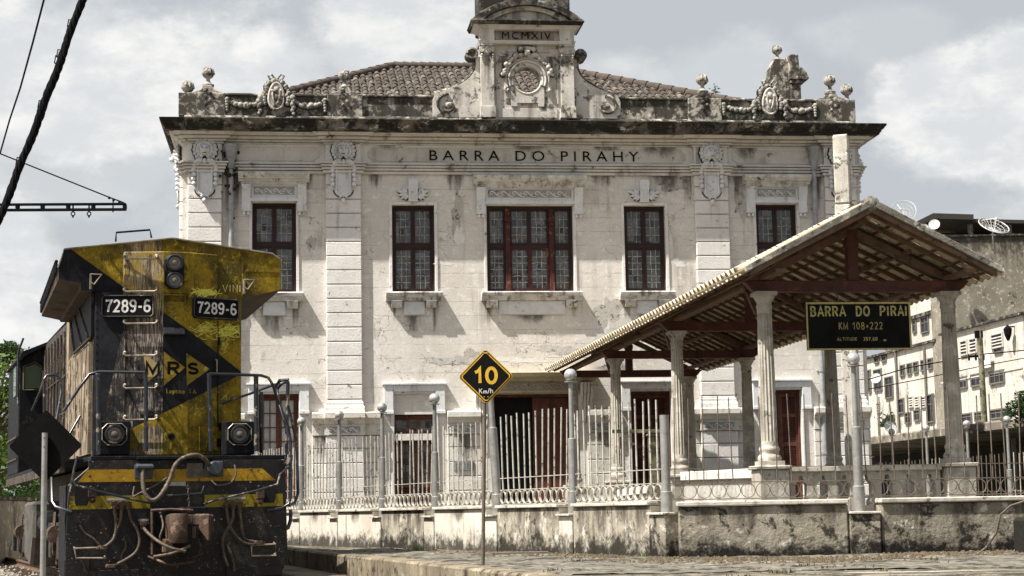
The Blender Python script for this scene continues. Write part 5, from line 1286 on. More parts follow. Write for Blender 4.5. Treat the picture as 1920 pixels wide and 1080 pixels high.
# speed board and hanging board lettering
cz_, cx_ = at(911,706,SY).z-.6, at(911,706,SY).x-SX
strokes('lettering', '1', cx_-.125, cx_-.040, cz_-.085, cz_+.105, .036, M_yel, ss, y=-.0095)
strokes('lettering', '0', cx_-.005, cx_+.140, cz_-.09, cz_+.11, .038, M_yel, ss, y=-.0095)
strokes('unit_lettering', 'Km/h'.replace('K','K'), cx_-.082, cx_+.082, cz_-.195, cz_-.135, .008, M_whi, ss, y=-.0095)
def sg(s, x0, x1, z0, z1, w_, gap): strokes('lettering', s, x0*BW, x1*BW, z0, z1, w_, M_gold, bd, y=-.002, gap=gap)
sg('BARRA', .040, .375, 3.985, 4.145, .026, .16); sg('DO', .475, .605, 3.985, 4.145, .026, .16); sg('PIRAI', .705, .968, 3.985, 4.145, .026, .16)
sg('KM 108+222', .305, .730, 3.785, 3.905, .0095, .16); sg('ALTITUDE', .285, .480, 3.622, 3.675, .006, .16); sg('357,60', .535, .672, 3.620, 3.675, .009, .14); sg('. m', .690, .758, 3.610, 3.660, .009, .1)
m = MB()
for z in (4.068,):
    for a, b in ((.04,.375), (.475,.605), (.705,.968)): m.box(a*BW, b*BW, -.0075, -.0068, z-.003, z+.003)
m.build('stencil_break', M_black, bd)

# ------------------------------------------------------------------ locomotive
LO = (-4.74, 24.72, 0); LY = R(20)
lc = empty('locomotive', LO, LY, 'black and yellow hood diesel locomotive, number 7289-6, coming out of the left edge', 'locomotive')
def L(px, py, back=0): x, z = onplane(px, py, LO, LY, back); return (x, back, z)
def paint_mat(name, fade=.35, pattern=True):
    m, nt, b = newmat(name, .5, 0, .35); o, v = coords(nt, False)
    sep = nt.nodes.new('ShaderNodeSeparateXYZ'); nt.links.new(o, sep.inputs[0]); x, z = X(nt, sep.outputs[0]), X(nt, sep.outputs[2])
    n1 = noise(nt, v, 3, 7, .7); n2 = noise(nt, v, 26, 5, .75); sc_ = noise(nt, v, 9, 7, .8, (1,1,.6), .8)
    big = noise(nt, v, 1.5, 6, .65)
    yel = mixc(nt, n1.step(.38,.62), (.27,.18,.011), (.115,.078,.008)); yel = mixc(nt, big.step(.44,.62)*.75, yel, (.055,.042,.010)); yel = mixc(nt, sc_.step(.56,.62)*.6, yel, (.50,.38,.03)); yel = mixc(nt, n2.step(.50,.68)*.6, yel, (.04,.03,.01))
    scr = noise(nt, v, 34, 3, .9, (1,1,.35), 2.5).step(.60,.66)*noise(nt, v, 2.3, 4, .6).step(.46,.6); yel = mixc(nt, scr*.9, yel, (.62,.52,.12))
    blk = mixc(nt, n1.step(.4,.65), (.006,.0065,.009), (.014,.014,.017)); blk = mixc(nt, n2.step(.60,.72)*.6, blk, (.06,.06,.065))
    if pattern:
        l1 = (x*-.705+4.10); l2 = (x*.50+2.73)
        msk = z.gt(l1).mx(z.lt(l2)*x.gt(-.63)); col = mixc(nt, msk, blk, yel)
    else: col = blk
    # faded sun-bleached strip with run marks
    band = (x+((z*-1+3.9).mx(0)*.20)).step(-.645,-.63)*(x*-1).step(.075,.085)
    run = noise(nt, v, 7, 6, .75, (1.6,1.6,.22), .6); fd = (run.step(.36,.56))*band*z.step(2.2,3.9)
    run2 = noise(nt, v, 60, 3, .6, (1.5,1.5,.07)).step(.45,.62)
    fcol = mixc(nt, z.step(3.9,4.25), (.085,.068,.058), (.24,.165,.075))
    col = mixc(nt, fd*fade*2.0, col, fcol); col = mixc(nt, run2*band*noise(nt, v, 3, 5, .7).step(.42,.55)*.8, col, (.40,.34,.28)); col = mixc(nt, noise(nt, v, 5, 5, .7, (1,1,.3)).step(.52,.6)*band*.7, col, (.012,.011,.011))
    # stains running from the number boards and the panel joints
    drip = noise(nt, v, 14, 5, .6, (1,1,.06)).step(.60,.72)
    col = mixc(nt, drip*.6, col, (.03,.025,.018)); 
    nt.links.new(col.s, b.inputs['Base Color']); rr = n2.step(.3,.7)*.25+.42; nt.links.new(rr.s, b.inputs['Roughness']); b.inputs['Specular IOR Level'].default_value = .14; bump(nt, b, n2*.5+run*.5+noise(nt, v, 1.8, 2, .5)*2.0, .35, .02); return m
M_paint = paint_mat('loco_front_paint', .28)
M_lblk = weather('loco_black', (.006,.0065,.009), (.013,.013,.015), dark=(.005,.0045,.004), light=(.04,.036,.033), sc1=4, spots=.3, rough=.55, bmp=.35, spec=.12)
M_chipd = weather('oil_spattered_black', (.006,.006,.0065), (.016,.013,.011), dark=(.005,.0045,.004), sc1=2.5, streak=.3, rough=.42, bmp=.6, spec=.35, grime_shade=None)
def speckle(m_, sc_=55, th=.66, c=(.34,.32,.30), zlo=None):
    nt = m_.node_tree; b = nt.nodes['Principled BSDF']; lk = b.inputs['Base Color'].links[0].from_socket
    o, v = coords(nt); vo = nt.nodes.new('ShaderNodeTexVoronoi'); vo.inputs['Scale'].default_value = 26; nt.links.new(v, vo.inputs['Vector']); s = ((X(nt, vo.outputs['Distance'])+noise(nt, v, 30, 2, .5)*.5).step(.34,.42)*-1+1)*noise(nt, v, 2.2, 4, .7).step(.44,.60)
    col = mixc(nt, s*.9, X(nt, lk), c); col = mixc(nt, noise(nt, v, 3.3, 6, .75).step(.52,.66)*.7, col, (.05,.036,.026)); nt.links.new(col.s, b.inputs['Base Color'])
speckle(M_chipd)
M_side = weather('rusty_side_paint', (.075,.06,.046), (.036,.03,.025), dark=(.013,.011,.010), light=(.22,.175,.12), sc1=2.2, streak=.75, stsc=6, spots=.3, spsc=5, rough=.65, bmp=.5)
M_strp = weather('safety_stripe', (.40,.23,.012), (.26,.145,.01), dark=(.04,.028,.01), light=(.5,.34,.03), sc1=4, spots=.32, spsc=7, streak=.35, rough=.5, bmp=.25)
M_strp2 = weather('lower_safety_stripe', (.28,.215,.012), (.17,.13,.01), dark=(.03,.024,.01), light=(.45,.37,.05), sc1=4, spots=.42, spsc=6, streak=.4, rough=.5, bmp=.25)
M_hose = weather('rubber_hose', (.11,.085,.06), (.05,.04,.03), dark=(.02,.016,.013), light=(.24,.19,.14), sc1=9, spots=.3, rough=.6, bmp=.5)
M_rustc = weather('rusty_coupler', (.085,.052,.034), (.04,.028,.021), dark=(.014,.011,.009), light=(.22,.14,.10), sc1=7, spots=.35, rough=.7, bmp=.7)
M_rail = weather('handrail_enamel', (.014,.018,.026), (.008,.009,.012), dark=(.01,.01,.01), light=(.30,.26,.2), sc1=7, rough=.3, bmp=.1, spec=.6)
M_chrome = weather('worn_rung', (.36,.31,.24), (.16,.13,.10), dark=(.05,.04,.03), sc1=10, rough=.4, bmp=.2, metal=.3)
M_lens = newmat('lamp_lens', .08, 0, .9)[0]; M_lens.node_tree.nodes['Principled BSDF'].inputs['Base Color'].default_value = (.10,.085,.07,1)
M_num = plain('number_white', (.74,.73,.70), .6, var=.5, sc1=9); M_numb = plain('number_black', (.008,.007,.007), .7, spec=.08)
M_rust2 = weather('wing_underside', (.10,.075,.055), (.05,.038,.03), dark=(.02,.016,.013), sc1=3, streak=.5, rough=.8, bmp=.4)
# hood
hx0, hx1, hyf, hyc = -1.03, 1.11, .98, .74
m = MB(); foot = [(hx0,hyf),(-.08,hyc),(.28,hyc),(hx1,hyf),(hx1,8.6),(hx0,8.6)]
zb, zt = 2.08, 4.46
m.prism(foot, zb, zt, 'z')
m.prism([(hx0+.0,hyf),(hx1,hyf),(hx1,4.0),(hx0,4.0)], zt, 4.75, 'z')
hood = m.build('hood', M_paint, lc, bevel=.02)
m = MB()
m.box(hx0-.012, hx0-.001, 1.02, 8.6, zb, 4.40)
rnd = random.Random(6); y = 4.3
while y < 8.3:
    wd = rnd.uniform(.42,.62); a, b = y, y+wd
    m.box(hx0-.04, hx0-.012, a+.02, b-.02, 2.2, 4.2 if y > 3.2 else 3.9); m.box(hx0-.055, hx0-.04, a+.07, a+.09, 2.25, 4.1); y += wd
for z_ in (2.9,3.5): m.box(hx0-.07, hx0-.055, 4.3, 8.3, z_, z_+.03)
m.build('hood_side', M_side, lc, bevel=.006)
m = MB(); m.prism([(1.06,2.12),(1.06,3.74),(3.05,3.70),(3.85,4.36),(4.22,4.36),(4.22,2.12)], hx0-.066, hx0-.0125, 'x')
m.build('side_panel', weather('sunlit_side_panel', (.30,.235,.16), (.17,.125,.085), dark=(.03,.024,.018), light=(.42,.36,.27), sc1=2.6, streak=.85, stsc=8, spots=.3, spsc=6, bmp=.4), lc)
m = MB(); rnd = random.Random(61)
for _ in range(46): yy, z = rnd.uniform(1.2,4.1), rnd.uniform(2.4,3.6); m.box(hx0-.070, hx0-.0665, yy-.02, yy+.02, z, z+rnd.uniform(.05,.14))
for yy in (1.9, 2.75, 3.5): m.box(hx0-.072, hx0-.0665, yy, yy+.025, 2.14, 3.68)
m.build('side_vents', M_lblk, lc)
m = MB(); y = 4.5
while y < 8.0:
    m.tube([(hx0-.055,y,2.6),(hx0-.11,y,2.62),(hx0-.11,y,2.85),(hx0-.055,y,2.87)], .012, 5); m.tube([(hx0-.055,y,3.6),(hx0-.11,y,3.62),(hx0-.11,y,3.85),(hx0-.055,y,3.87)], .012, 5); m.tube([(hx0-.06,y+.12,2.3),(hx0-.06,y+.12,4.25)], .018, 5)
    y += .55
m.build('door_latch', M_side, lc)
m = MB(); m.prism([(1.0,3.80),(3.1,3.77),(3.85,4.42),(1.0,4.46)], hx0-.05, hx0-.013, 'x'); m.build('intake_screen', M_lblk, lc)
m = MB(); X_ = hx0-.06
for a_, b_ in (((1.02,3.79),(3.1,3.76)), ((3.1,3.76),(3.85,4.42)), ((1.25,3.82),(2.6,4.44)), ((2.1,3.80),(3.3,4.42))): m.tube([(X_,a_[0],a_[1]),(X_,b_[0],b_[1])], .02, 5)
for q in range(12): m.ball((X_-.01, 1.1+1.95*q/11, 3.70), .018, 6, 4)
m.build('intake_frame', M_side, lc)
m = MB()
for y in (5.0, 5.75): m.tube([(hx0+.08, y+.07*math.cos(a_), 4.50+.07*math.sin(a_)) for a_ in [k*PI/6 for k in range(13)]], .018, 5); m.cut()
m.build_each('lifting_eye', M_side, lc)
m = MB(); m.prism([(hx0,4.40),(hx0+.18,4.52),(0,4.60),(hx1-.18,4.52),(hx1,4.40)], 4.0, 8.6, 'y'); m.build('hood_roof', M_lblk, lc)
# radiator wing: tapering rearwards
def W_(px, py, b): q = L(px, py, b); return (q[0], q[2])
WF = [W_(151,544,.97),W_(151,530,.97),W_(110,523,.97),W_(109,501,.97),W_(120,467,.97),(.08,5.285),(1.58,5.10),(1.70,5.01),(1.70,4.56),(1.16,4.43)]
WB = [W_(114,604,3.8),W_(111,600,3.8),W_(78,593,3.8),W_(79,568,3.8),(W_(79,568,3.8)[0]+.12,W_(79,568,3.8)[1]+.09),(.08,5.0),(1.6,4.8),(1.74,4.7),(1.74,4.42),(1.2,4.28)]
n = len(WF); yf, yb = .97, 3.8
m = MB(); m.add([(p[0],yf,p[1]) for p in WF], [tuple(range(n))])
m.add([(hx0,yf-.001,4.3),(hx0,yf-.001,4.5),(hx1,yf-.001,4.5),(hx1,yf-.001,4.3)], [(0,1,2,3)])
m.build('wing_front', M_paint, lc, fixn=False)
m = MB(); m.add([(p[0],yf+.002,p[1]) for p in WF]+[(p[0],yb,p[1]) for p in WB], [(i,(i+1)%n,n+(i+1)%n,n+i) for i in range(n)]+[tuple(range(n,2*n))])
m.build('radiator_wing', M_rust2, lc)
m = MB()
for i in range(24):
    t_ = (i+.5)/24; y = yf+(yb-yf)*t_; A_, B_ = W_(109,495,.97), W_(79,575,3.8); z = A_[1]+(B_[1]-A_[1])*t_+.05; x = A_[0]+(B_[0]-A_[0])*t_
    m.ball((x-.02,y,z), .028, 6, 4); m.box(x-.035, x, y-.02, y+.02, z-.16, z-.03)
m.build('radiator_grille', M_lblk, lc)
m = MB(); m.tube([(p[0],yf-.01,p[1]) for p in WF[3:8]], .014, 5); m.build('wing_trim', M_chrome, lc)
# upper centre panel and door outlines
m = MB(); a, b = L(232,470,.95), L(409,480,.95)
top = [(-.62,5.03),(-.08,5.06),(.28,5.06),(.73,5.01)]
m.prism([(hx0+.40,hyf-.08),(-.08,hyc-.0),(.28,hyc-.0),(hx1-.37,hyf-.08),(hx1-.37,.99),(hx0+.40,.99)], 4.30, 5.05, 'z'); m.build('headlight_cowl', M_paint, lc, bevel=.012)
def facetM(side):
    """matrix that lays (u, y, z) on the left (-1), centre (0) or right (1) face of the nose; u is metres from the face's inner edge"""
    if side == 0: return T(0, hyc-.003, 0)
    if side < 0:
        a = math.atan2(hyf-hyc, -(hx0+.08)); return T(-.08, hyc-.003, 0) @ Matrix.Rotation(-a, 4, 'Z')
    a = math.atan2(hyf-hyc, hx1-.28); return T(.28, hyc-.003, 0) @ Matrix.Rotation(a, 4, 'Z')
def onfacet(px, py, side):
    M = Matrix.Translation(LO) @ Matrix.Rotation(LY, 4, 'Z') @ facetM(side)
    d = ray(px, py); o = Vector((0,0,EYE)); Mi = M.inverted(); oo = Mi @ o; dd = (Mi.to_3x3() @ d); t_ = -oo.y/dd.y; p = oo+dd*t_; return p.x, p.z
def decal(name, pts, side, mat, lift=.004, parent=lc):
    m = MB(); m.M = facetM(side); q = [onfacet(px, py, side) for px, py in pts]; m.add([(u,-lift,z) for u, z in q], [tuple(range(len(q)))]); return m.build(name, mat, parent, fixn=False)
M_arrow = weather('arrow_yellow', (.27,.19,.014), (.17,.115,.012), dark=(.05,.04,.015), light=(.55,.43,.08), sc1=5, streak=.5, stsc=9, spots=.3, rough=.5)
M_arrowf = weather('faded_arrow', (.34,.25,.10), (.20,.145,.07), dark=(.06,.05,.03), sc1=5, streak=.7, stsc=9, rough=.6)
decal('arrow_mark', [(268,660),(302,687),(302,694),(277,717)], -1, M_arrowf); decal('arrow_mark', [(307,659),(347,689),(307,723)], 0, M_arrow); decal('arrow_mark', [(349,662),(393,692),(350,723)], 1, M_arrow)
def facet_text(s, px0, py0, px1, py1, side, w_, mat, lift=.006, gap=.08, name='lettering'):
    u0, z1 = onfacet(px0, py0, side); u1, z0 = onfacet(px1, py1, side); u1 = onfacet(px1, py0, side)[0]
    return strokes(name, s, min(u0,u1), max(u0,u1), z0, z1, w_, mat, lc, y=0, ext=lift, gap=gap, M=facetM(side))
M_bk2 = plain('letter_black', (.008,.007,.006), .7, spec=.06)
facet_text('M', 273, 678, 300, 703, -1, .042, M_bk2); facet_text('R', 313, 678, 337, 703, 0, .042, M_bk2); facet_text('S', 351, 680, 372, 702, 1, .042, M_bk2)
facet_text('Logistica', 312, 728, 346, 738, 0, .010, M_arrow, gap=.10); facet_text('S.A.', 353, 729, 369, 738, 1, .010, M_arrow)
M_chalk = plain('graffiti_yellow', (.72,.66,.10), .7, var=.4, sc1=12)
M_chalk2 = plain('scratched_lettering', (.62,.52,.18), .7)
u0, z1 = L(417,533,.96)[0], L(417,533,.96)[2]; u1, z0 = L(452,533,.96)[0], L(452,548,.96)[2]
strokes('graffiti', 'VINI', u0, u1, z0, z1, .014, M_chalk2, lc, y=.965, ext=.004, gap=.12)
rnd = random.Random(14)
def scrib(cx, cz, rx, rz, n, side, w_=.01):
    m = MB(); Mf = facetM(side); u, z = onfacet(cx, cz, side); 
    for k in range(n):
        a0 = rnd.uniform(-.5,.9); x = u+rnd.gauss(0,rx*.5); zz_ = z+rnd.gauss(0,rz*.5); ln = rnd.uniform(.3,1)*rx*1.3
        p = [(x+math.cos(a0)*ln*(t_-.5)+.02*math.sin(t_*5+k), -.0045-.0002*(k%9), zz_+math.sin(a0)*ln*(t_-.5)+.03*math.sin(t_*4+k)) for t_ in (0,.25,.5,.75,1)]
        p = [(min(q[0], .835), q[1], q[2]) for q in p]
        vs = [tuple(Mf @ Vector((q[0],q[1],q[2]+s_*w_*rnd.uniform(.3,.7)))) for q in p for s_ in (-1,1)]
        m.add(vs, [(2*i,2*i+1,2*i+3,2*i+2) for i in range(4)])
    return m.build('graffiti', M_chalk, lc, fixn=False)
scrib(425,622,.24,.10,60,1); scrib(383,617,.14,.12,34,1,.008); scrib(383,548,.17,.02,46,1,.014); scrib(368,772,.08,.10,10,1,.006); scrib(425,745,.06,.07,8,1,.005); scrib(417,650,.06,.10,12,1,.007)
# number boards
def numboard(side, px0, py0, px1, py1):
    t = tag(empty('number_board', parent=lc)); Mf = facetM(side)
    (u0, z1), (u1, z0) = onfacet(px0, py0, side), onfacet(px1, py1, side); u0, u1 = min(u0,u1), max(u0,u1); c = .03
    rr_ = lambda d: [(u0+c-d,z0-d),(u1-c+d,z0-d),(u1+d,z0+c-d),(u1+d,z1-c+d),(u1-c+d,z1+d),(u0+c-d,z1+d),(u0-d,z1-c+d),(u0-d,z0+c-d)]
    m = MB(); m.M = Mf; m.prism(rr_(.025), -.045, .0, 'y'); m.build('housing', M_lblk, t, bevel=.01)
    m = MB(); m.M = Mf; m.prism(rr_(0), -.049, -.0455, 'y'); m.build('panel', M_numb, t)
    mm = MB(); ring_ = rr_(.012); mm.M = Mf; mm.tube([(p[0],-.052,p[1]) for p in ring_+ring_[:1]], .008, 5); mm.build('bezel', M_rail, t)
    strokes('digits', '7289-6', u0+.03, u1-.02, z0+.045, z1-.04, .028, M_num, t, y=0, ext=.051, gap=.06, M=Mf)
numboard(-1, 194, 557, 286, 592); numboard(1, 363, 560, 443, 598)
# ladder rungs
m = None
for k, py in enumerate((487,548,608,668,729,788)):
    (u0, z), (u1, _) = onfacet(233, py, -1), onfacet(295, py, -1); m = MB(); m.M = facetM(-1)
    m.tube([(u0+.015,0,z+.05),(u0,-.05,z+.045),(u0-.0,-.09,z+.02),(u0+.03,-.09,z),(u1-.03,-.09,z),(u1,-.09,z+.02),(u1,-.05,z+.045),(u1-.015,0,z+.05)], .013, 6)
    for u in (u0+.01, u1-.01): m.ball((u,-.01,z+.05), .03, 6, 5)
    m.build('ladder_rung', M_chrome, lc, smooth=50)
# centre recess, headlights
m = MB(); m.M = facetM(0); (u0, z1), (u1, z0) = onfacet(304,551,0), onfacet(348,630,0)
for a, b, c, d in ((u0,u0+.02,z0,z1),(u1-.02,u1,z0,z1),(u0+.02,u1-.02,z1-.02,z1)): m.box(a, b, -.012, -.001, c, d)
m.prism([(-.001,z0),(-.07,z0+.01),(-.07,z0+.03),(-.01,z0+.12),(-.001,z0+.12)], u0+.02, u1-.02, 'x')
m.build('step_recess', M_paint, lc, bevel=.004)
hl = empty('headlight', parent=lc); m = MB(); m.M = facetM(0); (u0, z1), (u1, z0) = onfacet(308,478,0), onfacet(344,543,0); c_ = .07
m.prism([(u0+c_,z0),(u1-c_,z0),(u1,z0+c_),(u1,z1-c_),(u1-c_,z1),(u0+c_,z1),(u0,z1-c_),(u0,z0+c_)], -.07, -.001, 'y'); m.build('housing', M_lblk, hl, bevel=.012)
for py in (494, 527):
    u, z = onfacet(326, py, 0); m = MB(); m.M = facetM(0) @ T(u,-.07,z) @ Matrix.Rotation(PI/2, 4, 'X')
    m.lathe([(.12,0),(.125,.03),(.115,.045),(.098,.045),(.09,.02)], (0,0,0), 24); m.build('bezel', M_rail, hl, smooth=40)
    m = MB(); m.M = facetM(0) @ T(u,-.07,z) @ Matrix.Rotation(PI/2, 4, 'X'); m.lathe([(.098,.02),(.07,.035),(.05,.025),(.03,.045),(.001,.05)], (0,0,0), 20); m.build('lens', M_lens, hl, smooth=60)
def ditch(px, py):
    x, _, z = L(px, py, .55); t = empty('ditch_light', (x,.55,z), parent=lc)
    m = MB(); m.box(-.20,.22,-.08,.42,-.29,.19); m.build('box', M_lblk, t, bevel=.012)
    m = MB(); m.prism([(-.17,-.08),(-.10,-.15),(.10,-.15),(.17,-.08),(.17,.08),(.10,.15),(-.10,.15),(-.17,.08)], -.10, -.081, 'y'); m.build('bezel_plate', M_lblk, t, bevel=.006)
    m = MB(); o8 = [(-.17,-.08),(-.10,-.15),(.10,-.15),(.17,-.08),(.17,.08),(.10,.15),(-.10,.15),(-.17,.08)]; m.tube([(p_[0],-.102,p_[1]) for p_ in o8+o8[:1]], .008, 5); m.build('bezel_trim', M_chrome, t)
    m = MB(); m.M = T(0,-.10,0) @ Matrix.Rotation(PI/2,4,'X'); m.lathe([(.135,0),(.14,.02),(.13,.04),(.115,.04),(.11,.01)], (0,0,0), 24); m.build('bezel', M_rail, t, smooth=40)
    m = MB(); m.M = T(0,-.10,0) @ Matrix.Rotation(PI/2,4,'X'); m.lathe([(.112,.01),(.08,.03),(.06,.02),(.03,.05),(.001,.055)], (0,0,0), 20); m.build('lens', M_lens, t, smooth=60)
ditch(213,815); ditch(447,815)
# rivets and welded seams
m = MB()
for k in range(26):
    t_ = k/25
    for (a_, b_) in ((WF[4], WF[5]), (WF[5], WF[6])): m.ball((a_[0]+(b_[0]-a_[0])*t_, yf-.004, a_[1]+(b_[1]-a_[1])*t_-.05), .011, 5, 3)
for k in range(20): z = 2.2+2.2*k/19; m.ball((hx1-.03, hyf-.016, z), .011, 5, 3); m.ball((hx0+.03, hyf-.012, z), .011, 5, 3)
m.build('rivets', M_paint, lc)
m = MB(); m.box(1.12, 1.135, yf-.010, yf-.001, 4.46, 5.12); m.box(-1.06,-1.045, yf-.010, yf-.001, 4.56, 5.10); m.box(1.14, 1.66, yf-.008, yf-.001, 4.82, 4.83); m.build('wing_seam', M_paint, lc)
for (px, py) in ((410,800),(410,700),(410,640)):
    u, z = onfacet(px, py, 1); m = MB(); m.M = facetM(1); m.box(u-.015, u+.015, -.03, -.001, z-.06, z+.06); m.build('hinge', M_lblk, lc, bevel=.003)
m = MB(); m.M = facetM(1); u, z = onfacet(404, 690, 1); m.tube([(u,-.001,z+.12),(u,-.05,z+.12),(u,-.05,z-.10),(u,-.001,z-.10)], .011, 6); m.build('grab_iron', M_chrome, lc)
# small things on the nose: folding brackets, sand box door, bolt, plate
m = MB()
for px, py in ((168,517),(455,527)):
    x, _, z = L(px, py, .96); m.box(x, x+.02, .86, .96, z-.2, z+.02); m.tube([(x,.86,z+.01),(x+.16,.86,z+.01),(x+.05,.84,z-.14),(x,.86,z-.10)], .012, 5); m.cut()
m.build_each('marker_bracket', M_chrome, lc)
u, z = onfacet(321, 818, 0); m = MB(); m.M = facetM(0) @ T(u,-.002,z) @ Matrix.Rotation(PI/2,4,'X'); m.lathe([(.05,0),(.05,.015),(.035,.02),(.03,.005)], (0,0,0), 16); m.build('nose_socket', M_lblk, lc, smooth=40)
m = MB(); m.M = facetM(1); (u0, z1), (u1, z0) = onfacet(373,800,1), onfacet(425,846,1); m.box(u0, u1, -.02, -.001, z0, z1); m.box(u0-.01,u0+.01,-.03,-.0201,z0,z1); m.build('sandbox_door', M_paint, lc, bevel=.006)
(u0, z1), (u1, z0) = onfacet(405,822,1), onfacet(414,838,1); m = MB(); m.M = facetM(1); m.box(u0, u1, -.035, -.021, z0, z1); m.build('latch', M_lblk, lc)
m = MB()
for s_, (pxa, pxb) in ((-1,(237,237)), (1,(409,409))):
    m.M = facetM(s_); (u, z1), (_, z0) = onfacet(pxa,482,s_), onfacet(pxb,845,s_); m.box(u-.006, u+.006, -.008, -.001, z0 if s_ > 0 else z0, 4.28); m.cut()
m.build_each('nose_seam', M_lblk, lc)
m = MB(); a, b, c, d = L(217,453,1.2), L(218,436,1.2), L(281,431,1.2), L(284,446,1.2); m.tube([a,b,c,d], .016, 6); m.build('roof_grab_iron', M_blk, lc, smooth=40)
# deck, pilot
m = MB(); m.box(-1.17,1.57,.0,8.6,2.0,2.055); m.box(-1.50,1.57,.9,11.4,1.995,2.05); m.box(-.55,.50,-.10,-.001,2.0,2.04); m.build('deck', M_lblk, lc, bevel=.006)
m = MB(); m.box(-1.5,-1.42,.95,11.4,1.86,1.994); m.cut(); m.box(1.42,1.56,.95,11.4,1.86,1.994); m.cut(); m.box(-.9,.9,1,11,1.35,1.95); m.build_each('side_sill', M_side, lc)
m = MB()
m.prism([(-1.20,2.0),(-1.20,1.90),(-1.47,1.66),(-1.50,.66),(-1.36,.42),(-.9,.28),(1.1,.28),(1.50,.44),(1.58,.72),(1.55,1.98),(1.3,2.0)], 0, .05, 'y')
m.build('pilot_plate', M_chipd, lc, bevel=.008)
m = MB(); m.box(-1.44,-.5,-.03,-.001,.36,.50); m.cut(); m.box(.7,1.5,-.03,-.001,.36,.50); m.cut()
m.prism([(-1.5,.30),(-1.18,.30),(-1.18,.75),(-1.44,1.0),(-1.5,1.0)], -.05, -.032, 'y')
m.build_each('pilot_reinforcement', M_chipd, lc, bevel=.006)
m = MB(); a_ = L(146,905); b_ = L(164,881); c_ = L(492,881); d_ = L(517,905)
m.prism([(a_[0],1.70),(d_[0],1.695),(c_[0],1.865),(b_[0],1.87)], -.006, -.001, 'y'); m.build('upper_stripe', M_strp, lc)
m = MB(); m.prism([(-1.46,1.33),(-.36,1.33),(-.36,1.51),(-1.44,1.51)], -.006, -.001, 'y'); m.cut(); m.prism([(.40,1.33),(1.52,1.33),(1.51,1.505),(.40,1.505)], -.006, -.001, 'y'); m.build_each('lower_stripe', M_strp2, lc)
m = MB()
for s_, x in ((-1,-1.28), (1,1.32)): m.prism([(x-.08,1.38),(x+.06,1.38),(x+.09,1.45),(x+.09,1.60),(x+.02,1.67),(x-.06,1.67),(x-.10,1.58),(x-.10,1.42)], -.012, -.0065, 'y'); m.cut()
m.build_each('step_slot', M_dark, lc)
m = MB()   # side of the step well, left
m.prism([(0.051,1.66),(.9,1.66),(.9,.55),(.45,.35),(.051,.45)], -1.50, -1.46, 'x'); m.prism([(0.051,1.66),(.9,1.66),(.9,.55),(.45,.35),(.051,.45)], 1.50, 1.54, 'x')
m.box(-1.46,-1.05,.05,.9,.42,.46); m.box(-1.46,-1.05,.3,.9,.85,.88); m.box(-1.46,-1.05,.5,.9,1.28,1.31); m.build('step_well', M_lblk, lc, bevel=.006)
m = MB()
for px0, py0, px1, py1 in ((138,1026,192,1046),):
    pass
for (a, b, c, d) in ((L(138,1028),L(196,1026),L(196,1046),L(141,1046)), (L(468,1022),L(513,1020),L(514,1041),L(469,1042))):
    m.tube([(p[0],-.12,p[2]) for p in (a,b,c,d,a)], .014, 6)
    for p in (a, b, c): m.tube([(p[0],-.12,p[2]),(p[0],0,p[2]+.02)], .014, 5)
    m.cut()
m.build_each('foot_step', M_chrome, lc)
# coupler
cp = empty('coupler', (.06,0,0), parent=lc)
m = MB(); zc = 1.05
m.box(-.42,.36,-.10,-.001,.86,1.34); m.build('striker', M_lblk, cp, bevel=.015)
m = MB(); m.prism([(-.22,-.1),(-.26,-.38),(-.20,-.62),(-.02,-.66),(.02,-.46),(.12,-.44),(.30,-.62),(.34,-.50),(.26,-.3),(.20,-.1)], zc-.19, zc+.19, 'z'); m.build('coupler_head', M_rustc, cp, bevel=.02)
m = MB(); m.lathe([(.12,-.2),(.135,-.17),(.135,.17),(.12,.2)], (-.12,-.62,zc), 16); m.box(-.02,.05,-.70,-.60,zc+.06,zc+.17); m.box(.05,.10,-.70,-.60,zc-.14,zc+.02); m.build('knuckle', M_rustc, cp, smooth=40)
m = MB(); m.box(-.05,.14,-.69,-.46,zc-.36,zc+.05); m.build('knuckle_shade', M_dark, cp)  # solid dark block put in for the shade between the coupler parts
m = MB(); m.box(.20,.38,-.52,-.3,zc-.08,zc+.18); m.box(-.30,-.16,-.52,-.3,zc-.34,zc-.14); m.box(-.22,.22,-.3,-.12,zc-.34,zc-.2); m.build('guard_arm', M_rustc, cp, bevel=.02)
m = MB(); m.tube([(-.42,-.2,zc+.27),(-.42,-.25,zc-.35)], .022, 6); m.tube([(-.46,-.15,zc-.38),(-.2,-.4,zc-.5),(.1,-.45,zc-.46),(.2,-.4,zc-.3)], .02, 6); m.tube([(-.44,-.3,zc+.25),(-.2,-.45,zc+.26),(.1,-.42,zc+.24)], .02, 6); m.build('lift_linkage', M_rustc, cp, smooth=40)
m = MB()
for k in range(9): zk = zc+.24+.045*k; m.tube([(.06+.014*math.cos(a_),-.40+.02*k*.9-(.0),zk+.026*math.sin(a_)) if k%2 else (.06,-.40+.02*k*.9+.014*math.cos(a_),zk+.026*math.sin(a_)) for a_ in [j*PI/4 for j in range(9)]], .006, 4)
m.build('chain', M_rustc, cp)
